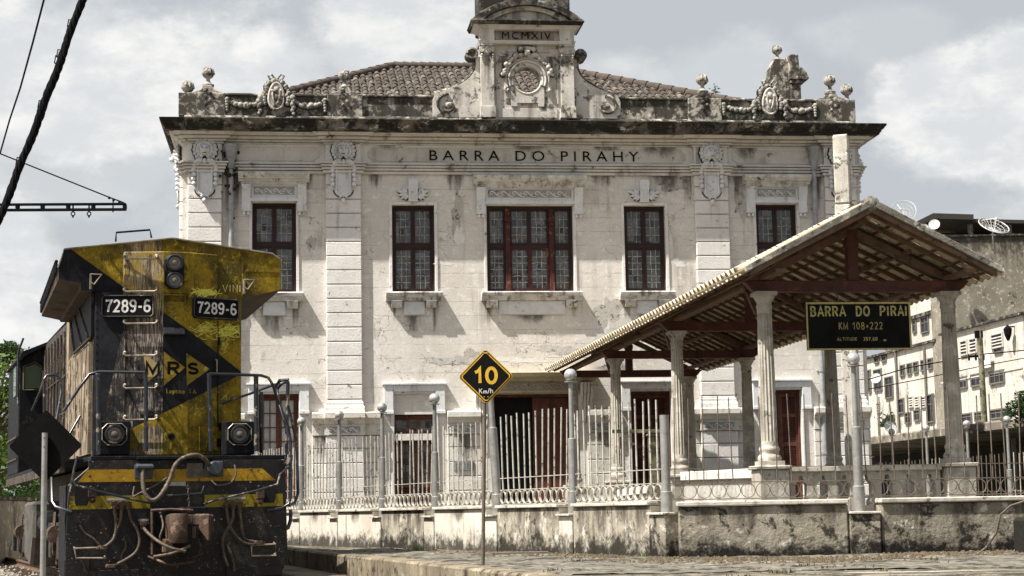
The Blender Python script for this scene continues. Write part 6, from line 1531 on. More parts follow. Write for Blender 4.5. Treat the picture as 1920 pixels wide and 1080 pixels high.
# cut levers, rods
def rod(name, pts, r, mat, n=7, back=None): m = MB(); m.tube([L(*p[:2], p[2] if len(p) > 2 else -.12) for p in pts], r, n); return m.build(name, mat, lc, smooth=50)
rod('cut_lever', [(145,855,-.1),(139,880,-.12),(136,898,-.15),(142,910,-.18),(200,925,-.18),(265,940,-.15),(282,943,-.1)], .017, M_rail)
rod('cut_lever', [(545,884,-.1),(533,868,-.12),(538,850,-.15),(544,846,-.16),(543,860,-.16),(538,878,-.14),(525,890,-.12),(520,908,-.18),(480,920,-.18),(402,938,-.15),(383,945,-.1)], .017, M_rail)
rod('uncoupling_bar', [(285,920,-.1),(292,928,-.14),(330,929,-.16),(378,925,-.14),(382,912,-.08)], .014, M_rail)
rod('side_grab', [(136,895,-.06),(130,930,-.06),(129,945,-.04)], .016, M_rail); rod('side_grab', [(97,895,.3),(98,940,.15),(104,950,.05),(135,960,-.03)], .02, M_rail)
# hoses
def hose(name, pts, r=.024, mat=None, rib=True, parent=lc):
    P = [Vector(L(*p[:2], p[2] if len(p) > 2 else -.15)) for p in pts]; S = []
    for i in range(len(P)-1):
        p0 = P[max(i-1,0)]; p1 = P[i]; p2 = P[i+1]; p3 = P[min(i+2,len(P)-1)]
        for k in range(8):
            t_ = k/8; S.append(.5*((2*p1)+(-p0+p2)*t_+(2*p0-5*p1+4*p2-p3)*t_*t_+(-p0+3*p1-3*p2+p3)*t_**3))
    S.append(P[-1]); m = MB(); m.tube(S, [r*(1.12 if (k%2 and rib) else .95) for k in range(len(S))], 8); return m.build(name, mat or M_hose, parent, smooth=70)
hose('jumper_cable', [(268,880,-.18),(268,905,-.24),(272,925,-.28),(284,938,-.3),(300,930,-.3),(318,900,-.28),(328,873,-.27),(345,858,-.25),(368,853,-.24),(385,862,-.2),(392,872,-.15)], .030)
for pts in ([(214,950),(217,975),(217,995),(212,1012),(195,1027)], [(228,950),(226,975),(220,990),(214,1008)], [(240,950),(246,975),(258,995),(262,1015),(255,1035),(235,1050),(210,1062)],
            [(268,988,-.08),(278,1000,-.35),(298,1016,-.62),(322,1028,-.74),(348,1034,-.74)], [(392,988,-.08),(382,1004,-.35),(358,1022,-.66),(325,1037,-.76),(288,1044,-.7)],
            [(424,950),(427,970),(432,990),(450,1012),(468,1020),(485,1018)], [(437,950),(437,970),(431,985),(418,1010),(420,1040),(428,1062)], [(449,950),(452,975),(455,1000),(462,1012),(490,1018)], [(425,1020),(435,1045),(440,1070)]):
    hose('air_hose', [p if len(p) > 2 else (p[0],p[1],-.13) for p in pts], .021)
for pts in ([(252,912,-.02),(250,930,-.06),(262,925,-.1),(300,905,-.1),(316,893,-.05)], [(440,872,-.03),(442,890,-.08),(432,905,-.1),(408,910,-.1),(396,900,-.06)], [(150,985),(160,1000),(175,1010),(190,1026)], [(300,960,-.3),(306,985,-.45),(300,1010,-.4),(310,1030,-.3)], [(360,1000,-.4),(372,1012,-.35),(376,1030,-.3),(362,1045,-.2)], [(232,1005),(236,1025),(228,1045),(240,1066)], [(150,1046,-.08),(157,1058,-.1),(160,1072,-.08)]):
    hose('small_hose', [p if len(p) > 2 else (p[0],p[1],-.10) for p in pts], .013)
m = MB(); rnd = random.Random(41)
for _ in range(46):
    x, _y, z = L(rnd.uniform(140,520), rnd.uniform(955,1068)); s_ = rnd.uniform(.008,.022); m.box(x-s_, x+s_, -.022, -.001, z-s_*.8, z+s_*.8) if rnd.random() < .4 else m.ball((x,-.006,z), s_, 6, 4)
m.build('bolt_heads', M_rustc, lc)
m = MB()
for px, py in ((214,948),(228,948),(240,948),(424,948),(437,948),(449,948),(268,985),(392,985)):
    x, _, z = L(px, py, -.12); m.lathe([(.036,-.05),(.04,-.02),(.04,.02),(.03,.03),(.03,.06)], (x,-.12,z), 10); m.box(x-.045, x+.045, -.16, -.0065, z+.0, z+.05); m.cut()
for px, py in ((195,1027),(210,1062),(487,1018)): x, _, z = L(px, py, -.13); m.box(x-.05, x+.04, -.17, -.09, z-.02, z+.03); m.ball((x-.06,-.13,z), .035, 7, 5); m.cut()
m.build_each('hose_coupling', M_rustc, lc, bevel=.004)
m = MB(); x, _, z = L(268,876); m.box(x-.12, x+.13, -.05, -.0065, z-.16, z+.03); m.prism([(-.0505,z+.05),(-.22,z+.02),(-.22,z-.02),(-.0505,z-.02)], x-.11, x+.12, 'x'); m.cut()
x, _, z = L(400,878); m.box(x-.13, x+.13, -.06, -.0065, z-.12, z+.10); m.M = T(x,-.06,z) @ Matrix.Rotation(PI/2,4,'X'); m.lathe([(.10,0),(.10,.09),(.09,.11),(.02,.11)], (0,0,0), 18)
m.build_each('jumper_receptacle', plain('blue_grey_cast', (.05,.06,.075), .5, spec=.5, var=.4), lc, bevel=.008)
m = MB(); x, _, z = L(366,882); m.box(x-.12, x+.10, -.03, -.0065, z-.10, z+.10); m.build('blank_plate', plain('grey_plate', (.16,.15,.12), .7, var=.6, sc1=8), lc)
M_lab = plain('small_label', (.42,.41,.38), .6, var=.5, sc1=30)
m = MB()
for px, py, w_, h_ in ((332,907,.24,.06),(218,936,.26,.035),(443,934,.26,.035),(269,975,.14,.03),(394,975,.13,.03)): x, _, z = L(px, py); m.box(x-w_/2, x+w_/2, -.014, -.0065, z-h_/2, z+h_/2); m.cut()
m.build_each('data_plate', M_lab, lc)
m = MB()
for px, py in ((170,913),(184,912),(190,948),(485,912),(470,905),(478,948),(168,892),(470,880),(445,960),(190,1000)): x, _, z = L(px, py); m.ball((x,-.012,z), .02, 6, 4); m.cut()
for px, py in ((172,925),(486,928)): x, _, z = L(px, py); m.box(x-.05, x+.05, -.12, -.0065, z-.05, z+.08); m.ball((x,-.08,z-.09), .045, 8, 6); m.cut()
m.build_each('bolt', M_rustc, lc)
# handrails
def hr(pts, r=.022): return rod('handrail', pts, r, M_rail, 8)
hr([(120,770,.3),(150,725,.3),(168,702,.3),(185,697,.3),(272,698,.1)]); hr([(272,698,.06),(274,720,.06),(274,846,.06)], .03); hr([(395,846,.06),(392,720,.06),(392,700,.06)], .03)
hr([(392,701,.1),(440,702,.1),(490,704,.1),(503,708,.15),(512,722,.2),(519,745,.25),(540,800,.4),(546,830,.4)])
hr([(480,706,.12),(481,846,.12)], .035); hr([(184,700,.25),(185,846,.25)], .035)
hr([(396,762,.9),(470,738,.9),(512,722,.9),(530,716,.9)], .018); hr([(490,735,.9),(491,850,.9)], .028); hr([(540,715,.8),(537,850,.8)], .028)
hr([(519,745,.7),(517,725,.6),(524,713,.5),(541,712,.4),(541,716,.4),(528,719,.4),(520,730,.5),(522,752,.3),(545,830,.1),(545,930,.0),(542,945,-.02),(528,953,-.03),(500,957,-.03)])
hr([(540,760,.3),(556,825,.3),(559,925,.3),(553,942,.2),(542,948,.1)]); hr([(545,955,.2),(545,975,.2),(540,990,.15),(533,992,.1)], .028)
hr([(82,712,1.2),(88,704,1.2),(105,703,1.2),(113,710,1.2),(115,735,1.1),(104,800,.9)]); hr([(83,706,1.4),(84,850,1.4)], .022); hr([(150,780,.5),(130,815,.4),(118,838,.3)], .018)
hr([(60,770,4.5),(75,735,4.2),(82,712,2.6)], .02)
hr([(34,760,8.2),(34,660,8.2),(44,634,8.2)], .02)
# cab
cb = empty('cab', (0,8.6,0), parent=lc); m = MB()
m.prism([(-1.50,2.05),(-1.50,4.14),(-1.42,4.24),(-.9,4.45),(.9,4.45),(1.42,4.24),(1.5,4.14),(1.5,2.05)], 0, 2.6, 'y'); m.build('body', M_lblk, cb, bevel=.02)
m = MB(); m.prism([(-1.40,3.60),(-1.12,3.60),(-1.12,3.98),(-1.22,4.05),(-1.40,3.98)], -.02, -.001, 'y'); m.cut()
m.box(-1.52,-1.501,.5,1.1,3.5,4.05); m.build_each('window_pane', newmat('cab_glass', .05, 0, .9)[0], cb)
M_cg = bpy.data.materials['cab_glass']; M_cg.node_tree.nodes['Principled BSDF'].inputs['Base Color'].default_value = (.08,.11,.07,1)
m = MB(); m.tube([(-1.42,-.025,3.57),(-1.10,-.025,3.57),(-1.10,-.025,4.0),(-1.22,-.025,4.08),(-1.42,-.025,4.0),(-1.42,-.025,3.57)], .02, 5)
for z_ in (2.3,2.7): m.box(-1.53,-1.501,.1,2.5,z_,z_+.03)
m.build('window_frame', M_rust2, cb)
m = MB(); m.prism([(-1.56,4.10),(-1.45,4.27),(-.9,4.50),(.9,4.50),(1.45,4.27),(1.56,4.10),(1.5,4.09),(1.4,4.2),(.9,4.451),(-.9,4.451),(-1.4,4.2),(-1.5,4.09)], -.15, 2.7, 'y'); m.build('cab_roof', M_lblk, cb)
# running gear
def truck(y0):
    t = empty('truck', (0,y0,0), parent=lc)
    for s_ in (-1,1):
        m = MB(); x = s_*1.22
        m.prism([(-.0,.95),(.25,1.15),(3.1,1.15),(3.4,.95),(3.3,.75),(2.9,.70),(2.6,.85),(.9,.85),(.5,.70),(.1,.75)], min(x,x+s_*.12), max(x,x+s_*.12), 'x'); m.build('side_frame', M_chipd, t, bevel=.02)
        for yw in (.45, 1.7, 2.95):
            m = MB(); m.M = T(s_*.80,yw,.80) @ Matrix.Rotation(PI/2,4,'Y'); m.lathe([(.46,-.07),(.46,.05),(.50,.06),(.50,.08)], (0,0,0), 24); m.build('wheel', M_rustc, t, smooth=35)
            m = MB(); m.box(min(x,x+s_*.22), max(x,x+s_*.22), yw-.17, yw+.17, .62, .95); m.build('journal_box', M_chipd, t, bevel=.02)
        m = MB(); m.M = T(x+s_*.2,1.05,.98) @ Matrix.Rotation(PI/2,4,'X'); m.lathe([(.13,-.2),(.13,.2)], (0,0,0), 14); m.build('brake_cylinder', M_rustc, t, smooth=40)
        m = MB()
        for k in range(7): m.ball((x+s_*.18,.35+.07*(k%2),1.35-.1*k), .045, 6, 5)
        m.tube([(x+s_*.14,.2,1.3),(x+s_*.2,.6,.9),(x+s_*.2,.7,.55)], .025, 6); m.cut(); m.tube([(x+s_*.16,1.5,1.3),(x+s_*.2,1.3,1.0),(x+s_*.16,1.6,.6)], .025, 6); m.build_each('brake_rigging', M_rustc, t, smooth=40)
truck(1.2)
m = MB(); m.prism([(5.1,1.50),(6.9,1.50),(6.9,.60),(6.4,.52),(5.6,.42),(5.15,.9)], -1.5, 1.5, 'x'); m.build('fuel_tank', weather('tank_grey', (.10,.09,.08), (.05,.045,.04), dark=(.02,.02,.02), light=(.2,.18,.16), sc1=3, streak=.6, bmp=.4), lc, bevel=.05)
m = MB(); m.M = T(-1.25,4.95,1.15) @ Matrix.Rotation(PI/2,4,'X'); m.lathe([(.03,-.35),(.18,-.3),(.2,0),(.18,.3),(.03,.35)], (0,0,0), 14); m.build('air_reservoir', M_chipd, lc, smooth=40)
truck(7.4)
# rails and sleepers
u_ = Vector((-math.sin(LY), math.cos(LY))); e_ = Vector((math.cos(LY), math.sin(LY))); oL = Vector(LO[:2])
M_railst = weather('rail_steel', (.14,.09,.06), (.08,.05,.035), dark=(.03,.02,.015), sc1=5, bmp=.3, metal=.3)
for s_ in (-.83,.79):
    t = empty('rail', (oL.x+e_.x*s_-u_.x*8, oL.y+e_.y*s_-u_.y*8, 0), LY); m = MB(); m.prism([(-.07,.17),(.07,.17),(.07,.19),(.012,.21),(.012,.27),(.036,.28),(.036,.31),(-.036,.31),(-.036,.28),(-.012,.27),(-.012,.21),(-.07,.19)], 0, 60, 'y'); o = m.build('rail', M_railst); bpy.data.objects.remove(t); o.location = (oL.x+e_.x*s_-u_.x*8, oL.y+e_.y*s_-u_.y*8, 0); o.rotation_euler = (0,0,LY); tag(o, kind='structure')
m = MB()
for k in range(90): m.box(-1.3, 1.3, k*.62, k*.62+.22, .10, .175)
o = m.build('sleepers', M_rustc); o.location = (oL.x-u_.x*8, oL.y-u_.y*8, 0); o.rotation_euler = (0,0,LY); tag(o, kind='structure')
# ------------------------------------------------------------------ trees
def leafmat(name, c1, c2, c3):
    m, nt, b = newmat(name, .6, 0, .3); o, v = coords(nt); g = nt.nodes.new('ShaderNodeNewGeometry'); r = X(nt, g.outputs['Random Per Island'])
    col = mixc(nt, r, c1, c2); col = mixc(nt, noise(nt, v, 1.2, 3, .6).step(.4,.62)*.6, col, c3)
    tr = nt.nodes.new('ShaderNodeBsdfTranslucent'); nt.links.new(col.s, tr.inputs[0]); nt.links.new(col.s, b.inputs['Base Color'])
    mx_ = nt.nodes.new('ShaderNodeMixShader'); mx_.inputs[0].default_value = .35; nt.links.new(b.outputs[0], mx_.inputs[1]); nt.links.new(tr.outputs[0], mx_.inputs[2]); nt.links.new(mx_.outputs[0], nt.nodes['Material Output'].inputs[0]); return m
M_leaf = leafmat('fresh_leaf', (.07,.13,.016), (.13,.20,.035), (.03,.06,.012)); M_leaf2 = leafmat('dark_leaf', (.025,.05,.014), (.045,.085,.022), (.014,.03,.01))
M_bark = weather('bark', (.14,.11,.08), (.08,.06,.045), sc1=4, streak=.5, bmp=.8)
def tree(name, loc, h, cr, n, leaf, mat, lab, cat='tree', seed=1, trunk_r=.16, low=.25, squash=.8, clumps=26, group=None, lean=0):
    rnd = random.Random(seed); t = empty(name, loc, 0, lab, cat, group)
    m = MB(); tips = []
    m.tube([(0,0,-.2),(.05,.03,h*.3),(.1+lean*.5,.0,h*.55),(.05+lean,.05,h*.8)], [trunk_r,trunk_r*.8,trunk_r*.55,trunk_r*.2], 8)
    cs = []
    for k in range(clumps):
        a = rnd.uniform(0,2*PI); ph = math.acos(rnd.uniform(-.7,1)); rr_ = cr*rnd.uniform(.45,1.0)
        c = Vector((lean+rr_*math.sin(ph)*math.cos(a), rr_*math.sin(ph)*math.sin(a), h-cr*squash+rr_*squash*math.cos(ph))); cs.append((c, cr*rnd.uniform(.16,.34)))
        b0 = Vector((.05+lean*.4,0,h*rnd.uniform(.3,.65))); m.tube([b0, b0.lerp(c,.5)+Vector((0,0,cr*.08)), c], [trunk_r*.3,trunk_r*.18,.012], 5)
    m.build('trunk', M_bark, t, smooth=50)
    m = MB()
    for _ in range(n):
        c, r0 = rnd.choice(cs); d = Vector((rnd.gauss(0,1),rnd.gauss(0,1),rnd.gauss(0,.75))); d = d.normalized()*r0*rnd.uniform(.55,1.1); p = c+d
        a = Vector((rnd.gauss(0,1),rnd.gauss(0,1),rnd.gauss(0,.6))).normalized(); b = a.cross(Vector((rnd.gauss(0,1),rnd.gauss(0,1),rnd.gauss(0,1)))).normalized(); l_ = leaf*rnd.uniform(.6,1.3)
        m.add([p-a*l_, p+b*l_*.38, p+a*l_, p-b*l_*.38], [(0,1,2,3)])
    m.build('crown', mat, t, fixn=False)
    return t
def pt(px, Y): p = at(px, 960, Y); return (p.x, p.y)
x, y = pt(-10, 44); tree('broadleaf_tree', (x-1.0,y,.15), 5.1, 2.1, 9000, .085, M_leaf, 'bright green broadleaf tree behind the cab at the left edge', seed=3, clumps=34, lean=1.1)
x, y = pt(-70, 58); tree('broadleaf_tree', (x+.1,y,.15), 7.0, 1.35, 2600, .10, M_leaf2, 'taller dark thin-crowned tree rising above the bright one at the left edge', seed=6, clumps=14, squash=.6, lean=1.3)
x, y = pt(-25, 66); tree('broadleaf_tree', (x,y,.15), 5.3, 2.6, 6000, .13, M_leaf, 'low spreading tree farthest back at the left edge', seed=9, clumps=30)
x, y = pt(1915, 50); tree('leafy_shrub', (x+.75,y,.6), 3.7, 1.0, 1900, .09, M_leaf2, 'dark leafy shrub above the street canopy at the right edge', 'shrub', seed=4, trunk_r=.07, squash=.5)
m = MB(); rnd = random.Random(7)   # scrub far off along the track, one mass
for _ in range(9000):
    Yd = rnd.uniform(70,110); px = rnd.uniform(-260,160); p = at(px, 960, Yd); hh = 2.2+1.4*math.sin(p.x*.7)+.8*math.sin(p.x*1.9+1); z = rnd.random()**.7*max(.6,hh)
    a = Vector((rnd.gauss(0,1),rnd.gauss(0,1),rnd.gauss(0,.6))).normalized(); b = a.cross(Vector((rnd.gauss(0,1),rnd.gauss(0,1),1))).normalized(); q = Vector((p.x,p.y,.15+z)); m.add([q-a*.22,q+b*.1,q+a*.22,q-b*.1], [(0,1,2,3)])
tag(m.build('undergrowth', M_leaf2, fixn=False), kind='stuff')
# small weeds rooted on the station
def tuft(name, px, py, Y, n, s, lab, mat):
    p = at(px, py, Y); rnd = random.Random(n); m = MB()
    for _ in range(n):
        a = rnd.uniform(0,2*PI); q = Vector((p.x+rnd.gauss(0,s*.35), p.y+rnd.gauss(0,s*.2), p.z+abs(rnd.gauss(0,s*.5)))); d = Vector((math.cos(a),math.sin(a)*.4,rnd.uniform(.1,1))).normalized()*s*.22; b = Vector((-d.z,0,d.x))*.3; m.add([q-d,q+b,q+d,q-b], [(0,1,2,3)])
    return tag(m.build(name, mat, fixn=False), lab, 'plant')
tuft('roof_weed', 1341, 174, 44.2, 32, .18, 'small dark fern sprouting beside the finial of the right inner pier', M_leaf2)
tuft('wall_plant', 1663, 800, 143.5, 130, .95, 'small green plant growing out of the white apartment wall', M_leaf2)

# ------------------------------------------------------------------ street fence behind the pavilion
SP = [postXY(1896,786), postXY(1820,793), postXY(1743,804), postXY(1678,812), postXY(1638,795)]
A, B = postXY(1896,786), postXY(1650,812)
fd_ = (B-A).normalized(); dist = 3.1
names_ = ['ball post on the street fence nearest the right edge', 'second ball post of the street fence from the right edge', 'ball post of the street fence left of the right pavilion column', 'fourth ball post of the street fence, beyond the column', 'farthest ball post of the street fence, by the station corner']
for i, px in enumerate((1896,1820,1743,1678,1622)):
    q = on_line(px, A, B); ball_post(q, .9, 2.95, lab=names_[i], grp='street fence posts')
Aa = on_line(1935, A, B); pr_ = None; qs = [Aa]+[on_line(px, A, B) for px in (1896,1820,1743,1678,1622)]
for i in range(len(qs)-1):
    if (qs[i+1]-qs[i]).length > .5: railing(qs[i+1], qs[i], ['short street railing piece at the right edge', 'street railing right of the second ball post', 'street railing seen past the right pavilion column', 'street railing left of the right pavilion column', 'street railing piece nearest the station corner'][i], mat=M_rust if i%2 else M_bar, zt=2.3, zb=.95, zr=1.15, zm=1.45, step=.2, grp='street railings')
t = tag(empty('street_wall', (0,0,0)), 'low whitewashed wall under the street fence', 'wall'); m = MB(); seg_box(m, Aa, qs[-1], .24, .55, .92); m.build('wall_panel', M_fw, t)
# white parapet blocks on the street side
m = MB(); p = at(1712, 860, 56); m.box(p.x-.4, p.x+1.6, p.y, p.y+.3, .6, 2.35); tag(m.build('white_parapet', M_low, bevel=.1), 'low white parapet across the street behind the railings', 'wall')
# old timber post and gate behind the railing, left of the cut-off post
tb = empty('turnstile_frame', (1.85,25.2,.6), R(8), 'old mossy post with a horizontal wooden bar behind the railing', 'gate')
M_moss = weather('mossy_wood', (.22,.20,.13), (.13,.125,.075), dark=(.04,.035,.02), light=(.4,.37,.28), sc1=6, spots=.5, streak=.5, bmp=.8)
a = at(1228,820,25.2); xL = at(1145,820,25.2).x-1.85; xR = a.x-1.85
m = MB(); m.box(xR-.09, xR+.05, -.07, .07, -.1, 1.62); m.box(xR-.11,xR+.07,-.09,.09,1.62,1.66); m.build('post', M_moss, tb, bevel=.012)
m = MB(); m.box(xL, xR+.1, -.10, -.071, 1.67, 1.72); m.build('top_bar', M_moss, tb); m = MB(); m.box(xL+.10, xL+.35, -.09, -.075, 1.50, 1.53); m.tube([(xL+.1,-.085,1.45),(xL+.1,-.085,1.62),(xL+.16,-.085,1.58)], .018, 6); m.build('latch_bar', M_rust, tb)

# ------------------------------------------------------------------ apartment houses on the right
BY = R(90+8.3); M_apt = weather('white_apartment_wall', (.58,.555,.50), (.45,.42,.365), dark=(.15,.12,.09), light=(.70,.68,.63), sc1=.3, streak=.5, stsc=.9, spots=.28, spsc=.5, bmp=.2, bsc=3)
M_old = weather('blackened_render', (.28,.25,.20), (.15,.13,.10), dark=(.04,.035,.03), light=(.54,.50,.43), sc1=.3, streak=.75, stsc=.8, spots=.5, spsc=.5, bmp=.2, bsc=3)
M_wfr = plain('window_metal', (.17,.16,.145), .6); M_wdk = plain('dark_window', (.025,.026,.028), .3, spec=.3, var=.6, sc1=2)
dA = Vector((-math.sin(R(8.3)), math.cos(R(8.3))))
def face(X0):   # street wall: vertical plane through (X0, 0) running along dA
    def f(px, py):
        d = ray(px, py); n = Vector((dA.y, -dA.x)); t_ = (X0*n.x)/(d.x*n.x+d.y*n.y); P = d*t_; return (Vector((P.x,P.y))-Vector((X0,0))).dot(dA), P.z+EYE
    return f
def block(name, X0, px0, px1, pyt, zb_, lab, mat, depth=14, slab=True):
    f = face(X0); s1, z1 = f(px1, pyt); s0, _ = f(px0, pyt)
    a, b = min(s0,s1), max(s0,s1); t = empty(name, (X0+dA.x*a, dA.y*a, 0), math.atan2(-dA.x, dA.y)*1.0, lab, 'building')
    # local x = into the block (away from street), local y = along dA
    m = MB(); m.box(0, depth, 0, b-a, zb_, z1); m.build('wall', mat, t)
    if slab: m = MB(); m.box(-.25, depth+.25, -.2, b-a+.2, z1, z1+.18); m.build('roof_slab', M_corn, t)
    def L2(px, py): s, z = f(px, py); return s-a, z
    return t, L2
def awin(t, L2, x0, y0, x1, y1, kind='pane'):
    s0, z1 = L2(x1, y0); s1, z0 = L2(x0, y1); z1 = L2((x0+x1)/2, y0)[1]; z0 = L2((x0+x1)/2, y1)[1]; s0, s1 = min(s0,s1), max(s0,s1)
    f_ = MB()
    for a, b, c, d in ((s0-.12,s0,z0-.1,z1+.1),(s1,s1+.12,z0-.1,z1+.1)): f_.box(-.10, -.002, a, b, c, d)
    f_.box(-.10,-.002,s0,s1,z1,z1+.1); f_.box(-.16,-.002,s0,s1,z0-.1,z0)
    w_ = f_.build('window', mat_f := M_wfr if kind != 'louvre' else M_apt, t)
    m = MB(); m.add([(-.012,s0,z0),(-.012,s1,z0),(-.012,s1,z1),(-.012,s0,z1)], [(0,1,2,3)]); m.build('pane', M_wdk, w_, fixn=False)
    m = MB()
    if kind == 'pane':
        n_ = max(1, round((s1-s0)/1.2))
        for k in range(1, n_+1): y = s0+(s1-s0)*k/(n_+1); m.box(-.05,-.015,y-.035,y+.035,z0,z1)
        m.box(-.05,-.015,s0,s1,z0+(z1-z0)*.66-.03,z0+(z1-z0)*.66+.03)
    else:
        n_ = 4
        for k in range(1, n_): z = z0+(z1-z0)*k/n_; m.box(-.07,-.015,s0,s1,z-.035,z+.035)
    m.build('bars', M_wfr if kind == 'pane' else M_low, w_)
# left, farther block
tA, LA_ = block('apartment_block', 52, 1600, 1757, 640, 0.2, 'farther white apartment block between the board and the right column', M_apt)
for q in ((1630,695,1632.5,735),(1641,694,1653,731),(1662,708,1674,745)): awin(tA, LA_, *q)
for x_ in (1690,1703,1715,1729,1742): awin(tA, LA_, x_, 686-(x_-1690)*.24, x_+6.5, 703-(x_-1690)*.24)
for q in ((1686,749,1695,773),(1741,741,1751,790),(1664,780,1677,800)): awin(tA, LA_, *q)
for x_ in (1645,1706,1717,1730): awin(tA, LA_, x_, 745+(0 if x_ > 1650 else 12), x_+6, 762+(0 if x_ > 1650 else 10), 'louvre')
for x_ in (1641,1655): awin(tA, LA_, x_, 664+(1655-x_)*.2, x_+7, 676+(1655-x_)*.2)
for x_ in (1699,1716): awin(tA, LA_, x_, 775-(x_-1699)*.3, x_+9, 792-(x_-1699)*.3)
m = MB()
for px_ in (1682, 1736): s_, z_ = LA_(px_, 660); m.tube([(-.15,s_,4.5),(-.15,s_,z_+.3)], .09, 6); m.cut()
m.build_each('drain_pipe', M_wfr, tA)
tB, LB_ = block('apartment_block', 55, 1690, 1757, 540, 8.0, 'upper set-back storey of the farther white apartment block', M_apt, slab=False)
awin(tB, LB_, 1729, 596, 1741, 622); awin(tB, LB_, 1713, 602, 1718, 622)
m = MB(); s0, z0 = LB_(1757, 579); s1, _ = LB_(1700,590); m.box(-.2,-.001,s0,s1,z0-.3,z0); m.build('string_course', M_corn, tB)
tC = empty('old_tenement', (at(1758,443,132).x, 132, .2), R(1.5), 'tall old tenement with a blackened bare wall above the white apartments', 'building')
zt_C = at(1835,443,132).z-.2
m = MB(); m.box(0,14,0,2.9,0,zt_C); m.box(3.2,14,2.9,12,0,zt_C-.01); m.build('wall', weather('blackened_render', (.30,.27,.215), (.18,.16,.125), dark=(.05,.043,.034), light=(.56,.52,.45), sc1=.35, streak=.5, stsc=.9, spots=.3, spsc=.6, bmp=.2, bsc=4, topgrime=(zt_C-4.5,zt_C,.8)), tC)
m = MB(); m.box(-.1,14.1,-.15,3.0,zt_C+.0,zt_C+.14); m.build('coping', M_corn, tC)
for px_, w_, h_ in ((1771,1.1,3.4), (1883,1.2,3.6), (1840,2.2,1.6), (1910,2.5,2.4), (1800,2.0,2.0)):
    o = q0.copy(); C.objects.link(o); o.parent = tC; o.location = (at(px_,443,132).x-at(1758,443,132).x, -.02, zt_C); o.scale = (w_,1,h_)
m = MB(); m.box(.05,.40,-.20,-.001,0,zt_C-.3); m.build('corner_buttress', M_old, tC)
tD, LD_ = block('apartment_block', 50.5, 1765, 1918, 590, 0.2, 'nearer plain white apartment block below the old tenement', M_apt)
for q in ((1803,640,1813,664),(1820,636,1831,660)): awin(tD, LD_, *q, 'louvre')
awin(tD, LD_, 1861, 627, 1880, 650, 'louvre'); awin(tD, LD_, 1866, 651, 1880, 659)
for q in ((1801,708,1813,726),(1823,703,1839,722),(1858,697,1883,717)): awin(tD, LD_, *q)
for q in ((1805,777,1822,790),(1830,774,1843,788),(1860,768,1895,782)): awin(tD, LD_, *q)
m = MB(); s0, z0 = LD_(1918, 687); s1, _ = LD_(1765,708); m.box(-.06,-.001,s0,s1,z0-.12,z0); m.build('string_course', M_apt, tD)
# washing at a window, wall lantern
s0, z0 = LD_(1866,688); s1, z1 = LD_(1860,663); m = MB(); m.box(-.35,-.3,s0,s0+2.2,z0,z1); tag(m.build('laundry', plain('white_cloth', (.75,.74,.72), .8)), 'white laundry hanging below the barred window', 'laundry'); o = bpy.data.objects['laundry']; o.matrix_world = tD.matrix_world if False else o.matrix_world
o.location = tD.location; o.rotation_euler = tD.rotation_euler
s0, z0 = LD_(1903,622); m = MB(); m.lathe([(.08,-.6),(.25,-.2),(.3,.2),(.05,.45)], (-.5,s0,z0), 8); m.box(-.5,-.01,s0-.05,s0+.05,z0+.3,z0+.38); o = m.build('wall_lantern', M_blk); tag(o, 'dark lantern on the nearer white apartment wall', 'lantern'); o.location = tD.location; o.rotation_euler = tD.rotation_euler
# rooftop shed and dishes
M_shed = plain('dark_shed', (.05,.045,.038), .9)
rs = empty('rooftop_shelter', (at(1749,443,134).x, 134, .2+zt_C), R(1.5), 'dark open shelter with a thin roof on top of the old tenement', 'shelter')
q = lambda px, py: (at(px,py,134).x-at(1749,443,134).x, at(px,py,134).z-.2-zt_C)
m = MB(); a, b, c, d, e, f = q(1716,417), q(1746,402), q(1822,404), q(1822,414), q(1750,412), q(1722,424)
m.prism([f,e,d,c,b,a], -.6, 7, 'y'); g_, h_, i_, j_ = q(1822,411), q(1990,414), q(1990,420), q(1822,418); m.prism([j_,i_,h_,g_], -.3, 7, 'y'); m.build('roof', M_shed, rs)
m = MB()
for px_ in (1742,1824,1897): s_ = q(px_,440)[0]; m.box(s_-.16,s_+.16,.3,.7,.14,q(px_,418)[1] if px_ > 1750 else q(px_,416)[1]); m.cut()
m.build_each('pillar', M_old, rs)
m = MB(); m.box(q(1752,440)[0], q(1893,440)[0], 5.0, 5.2, .14, q(1800,418)[1]); m.build('back_wall', M_shed, rs)
M_dish = weather('dish_mesh', (.62,.62,.60), (.48,.48,.46), sc1=6, streak=.2, rough=.5, bmp=.05)
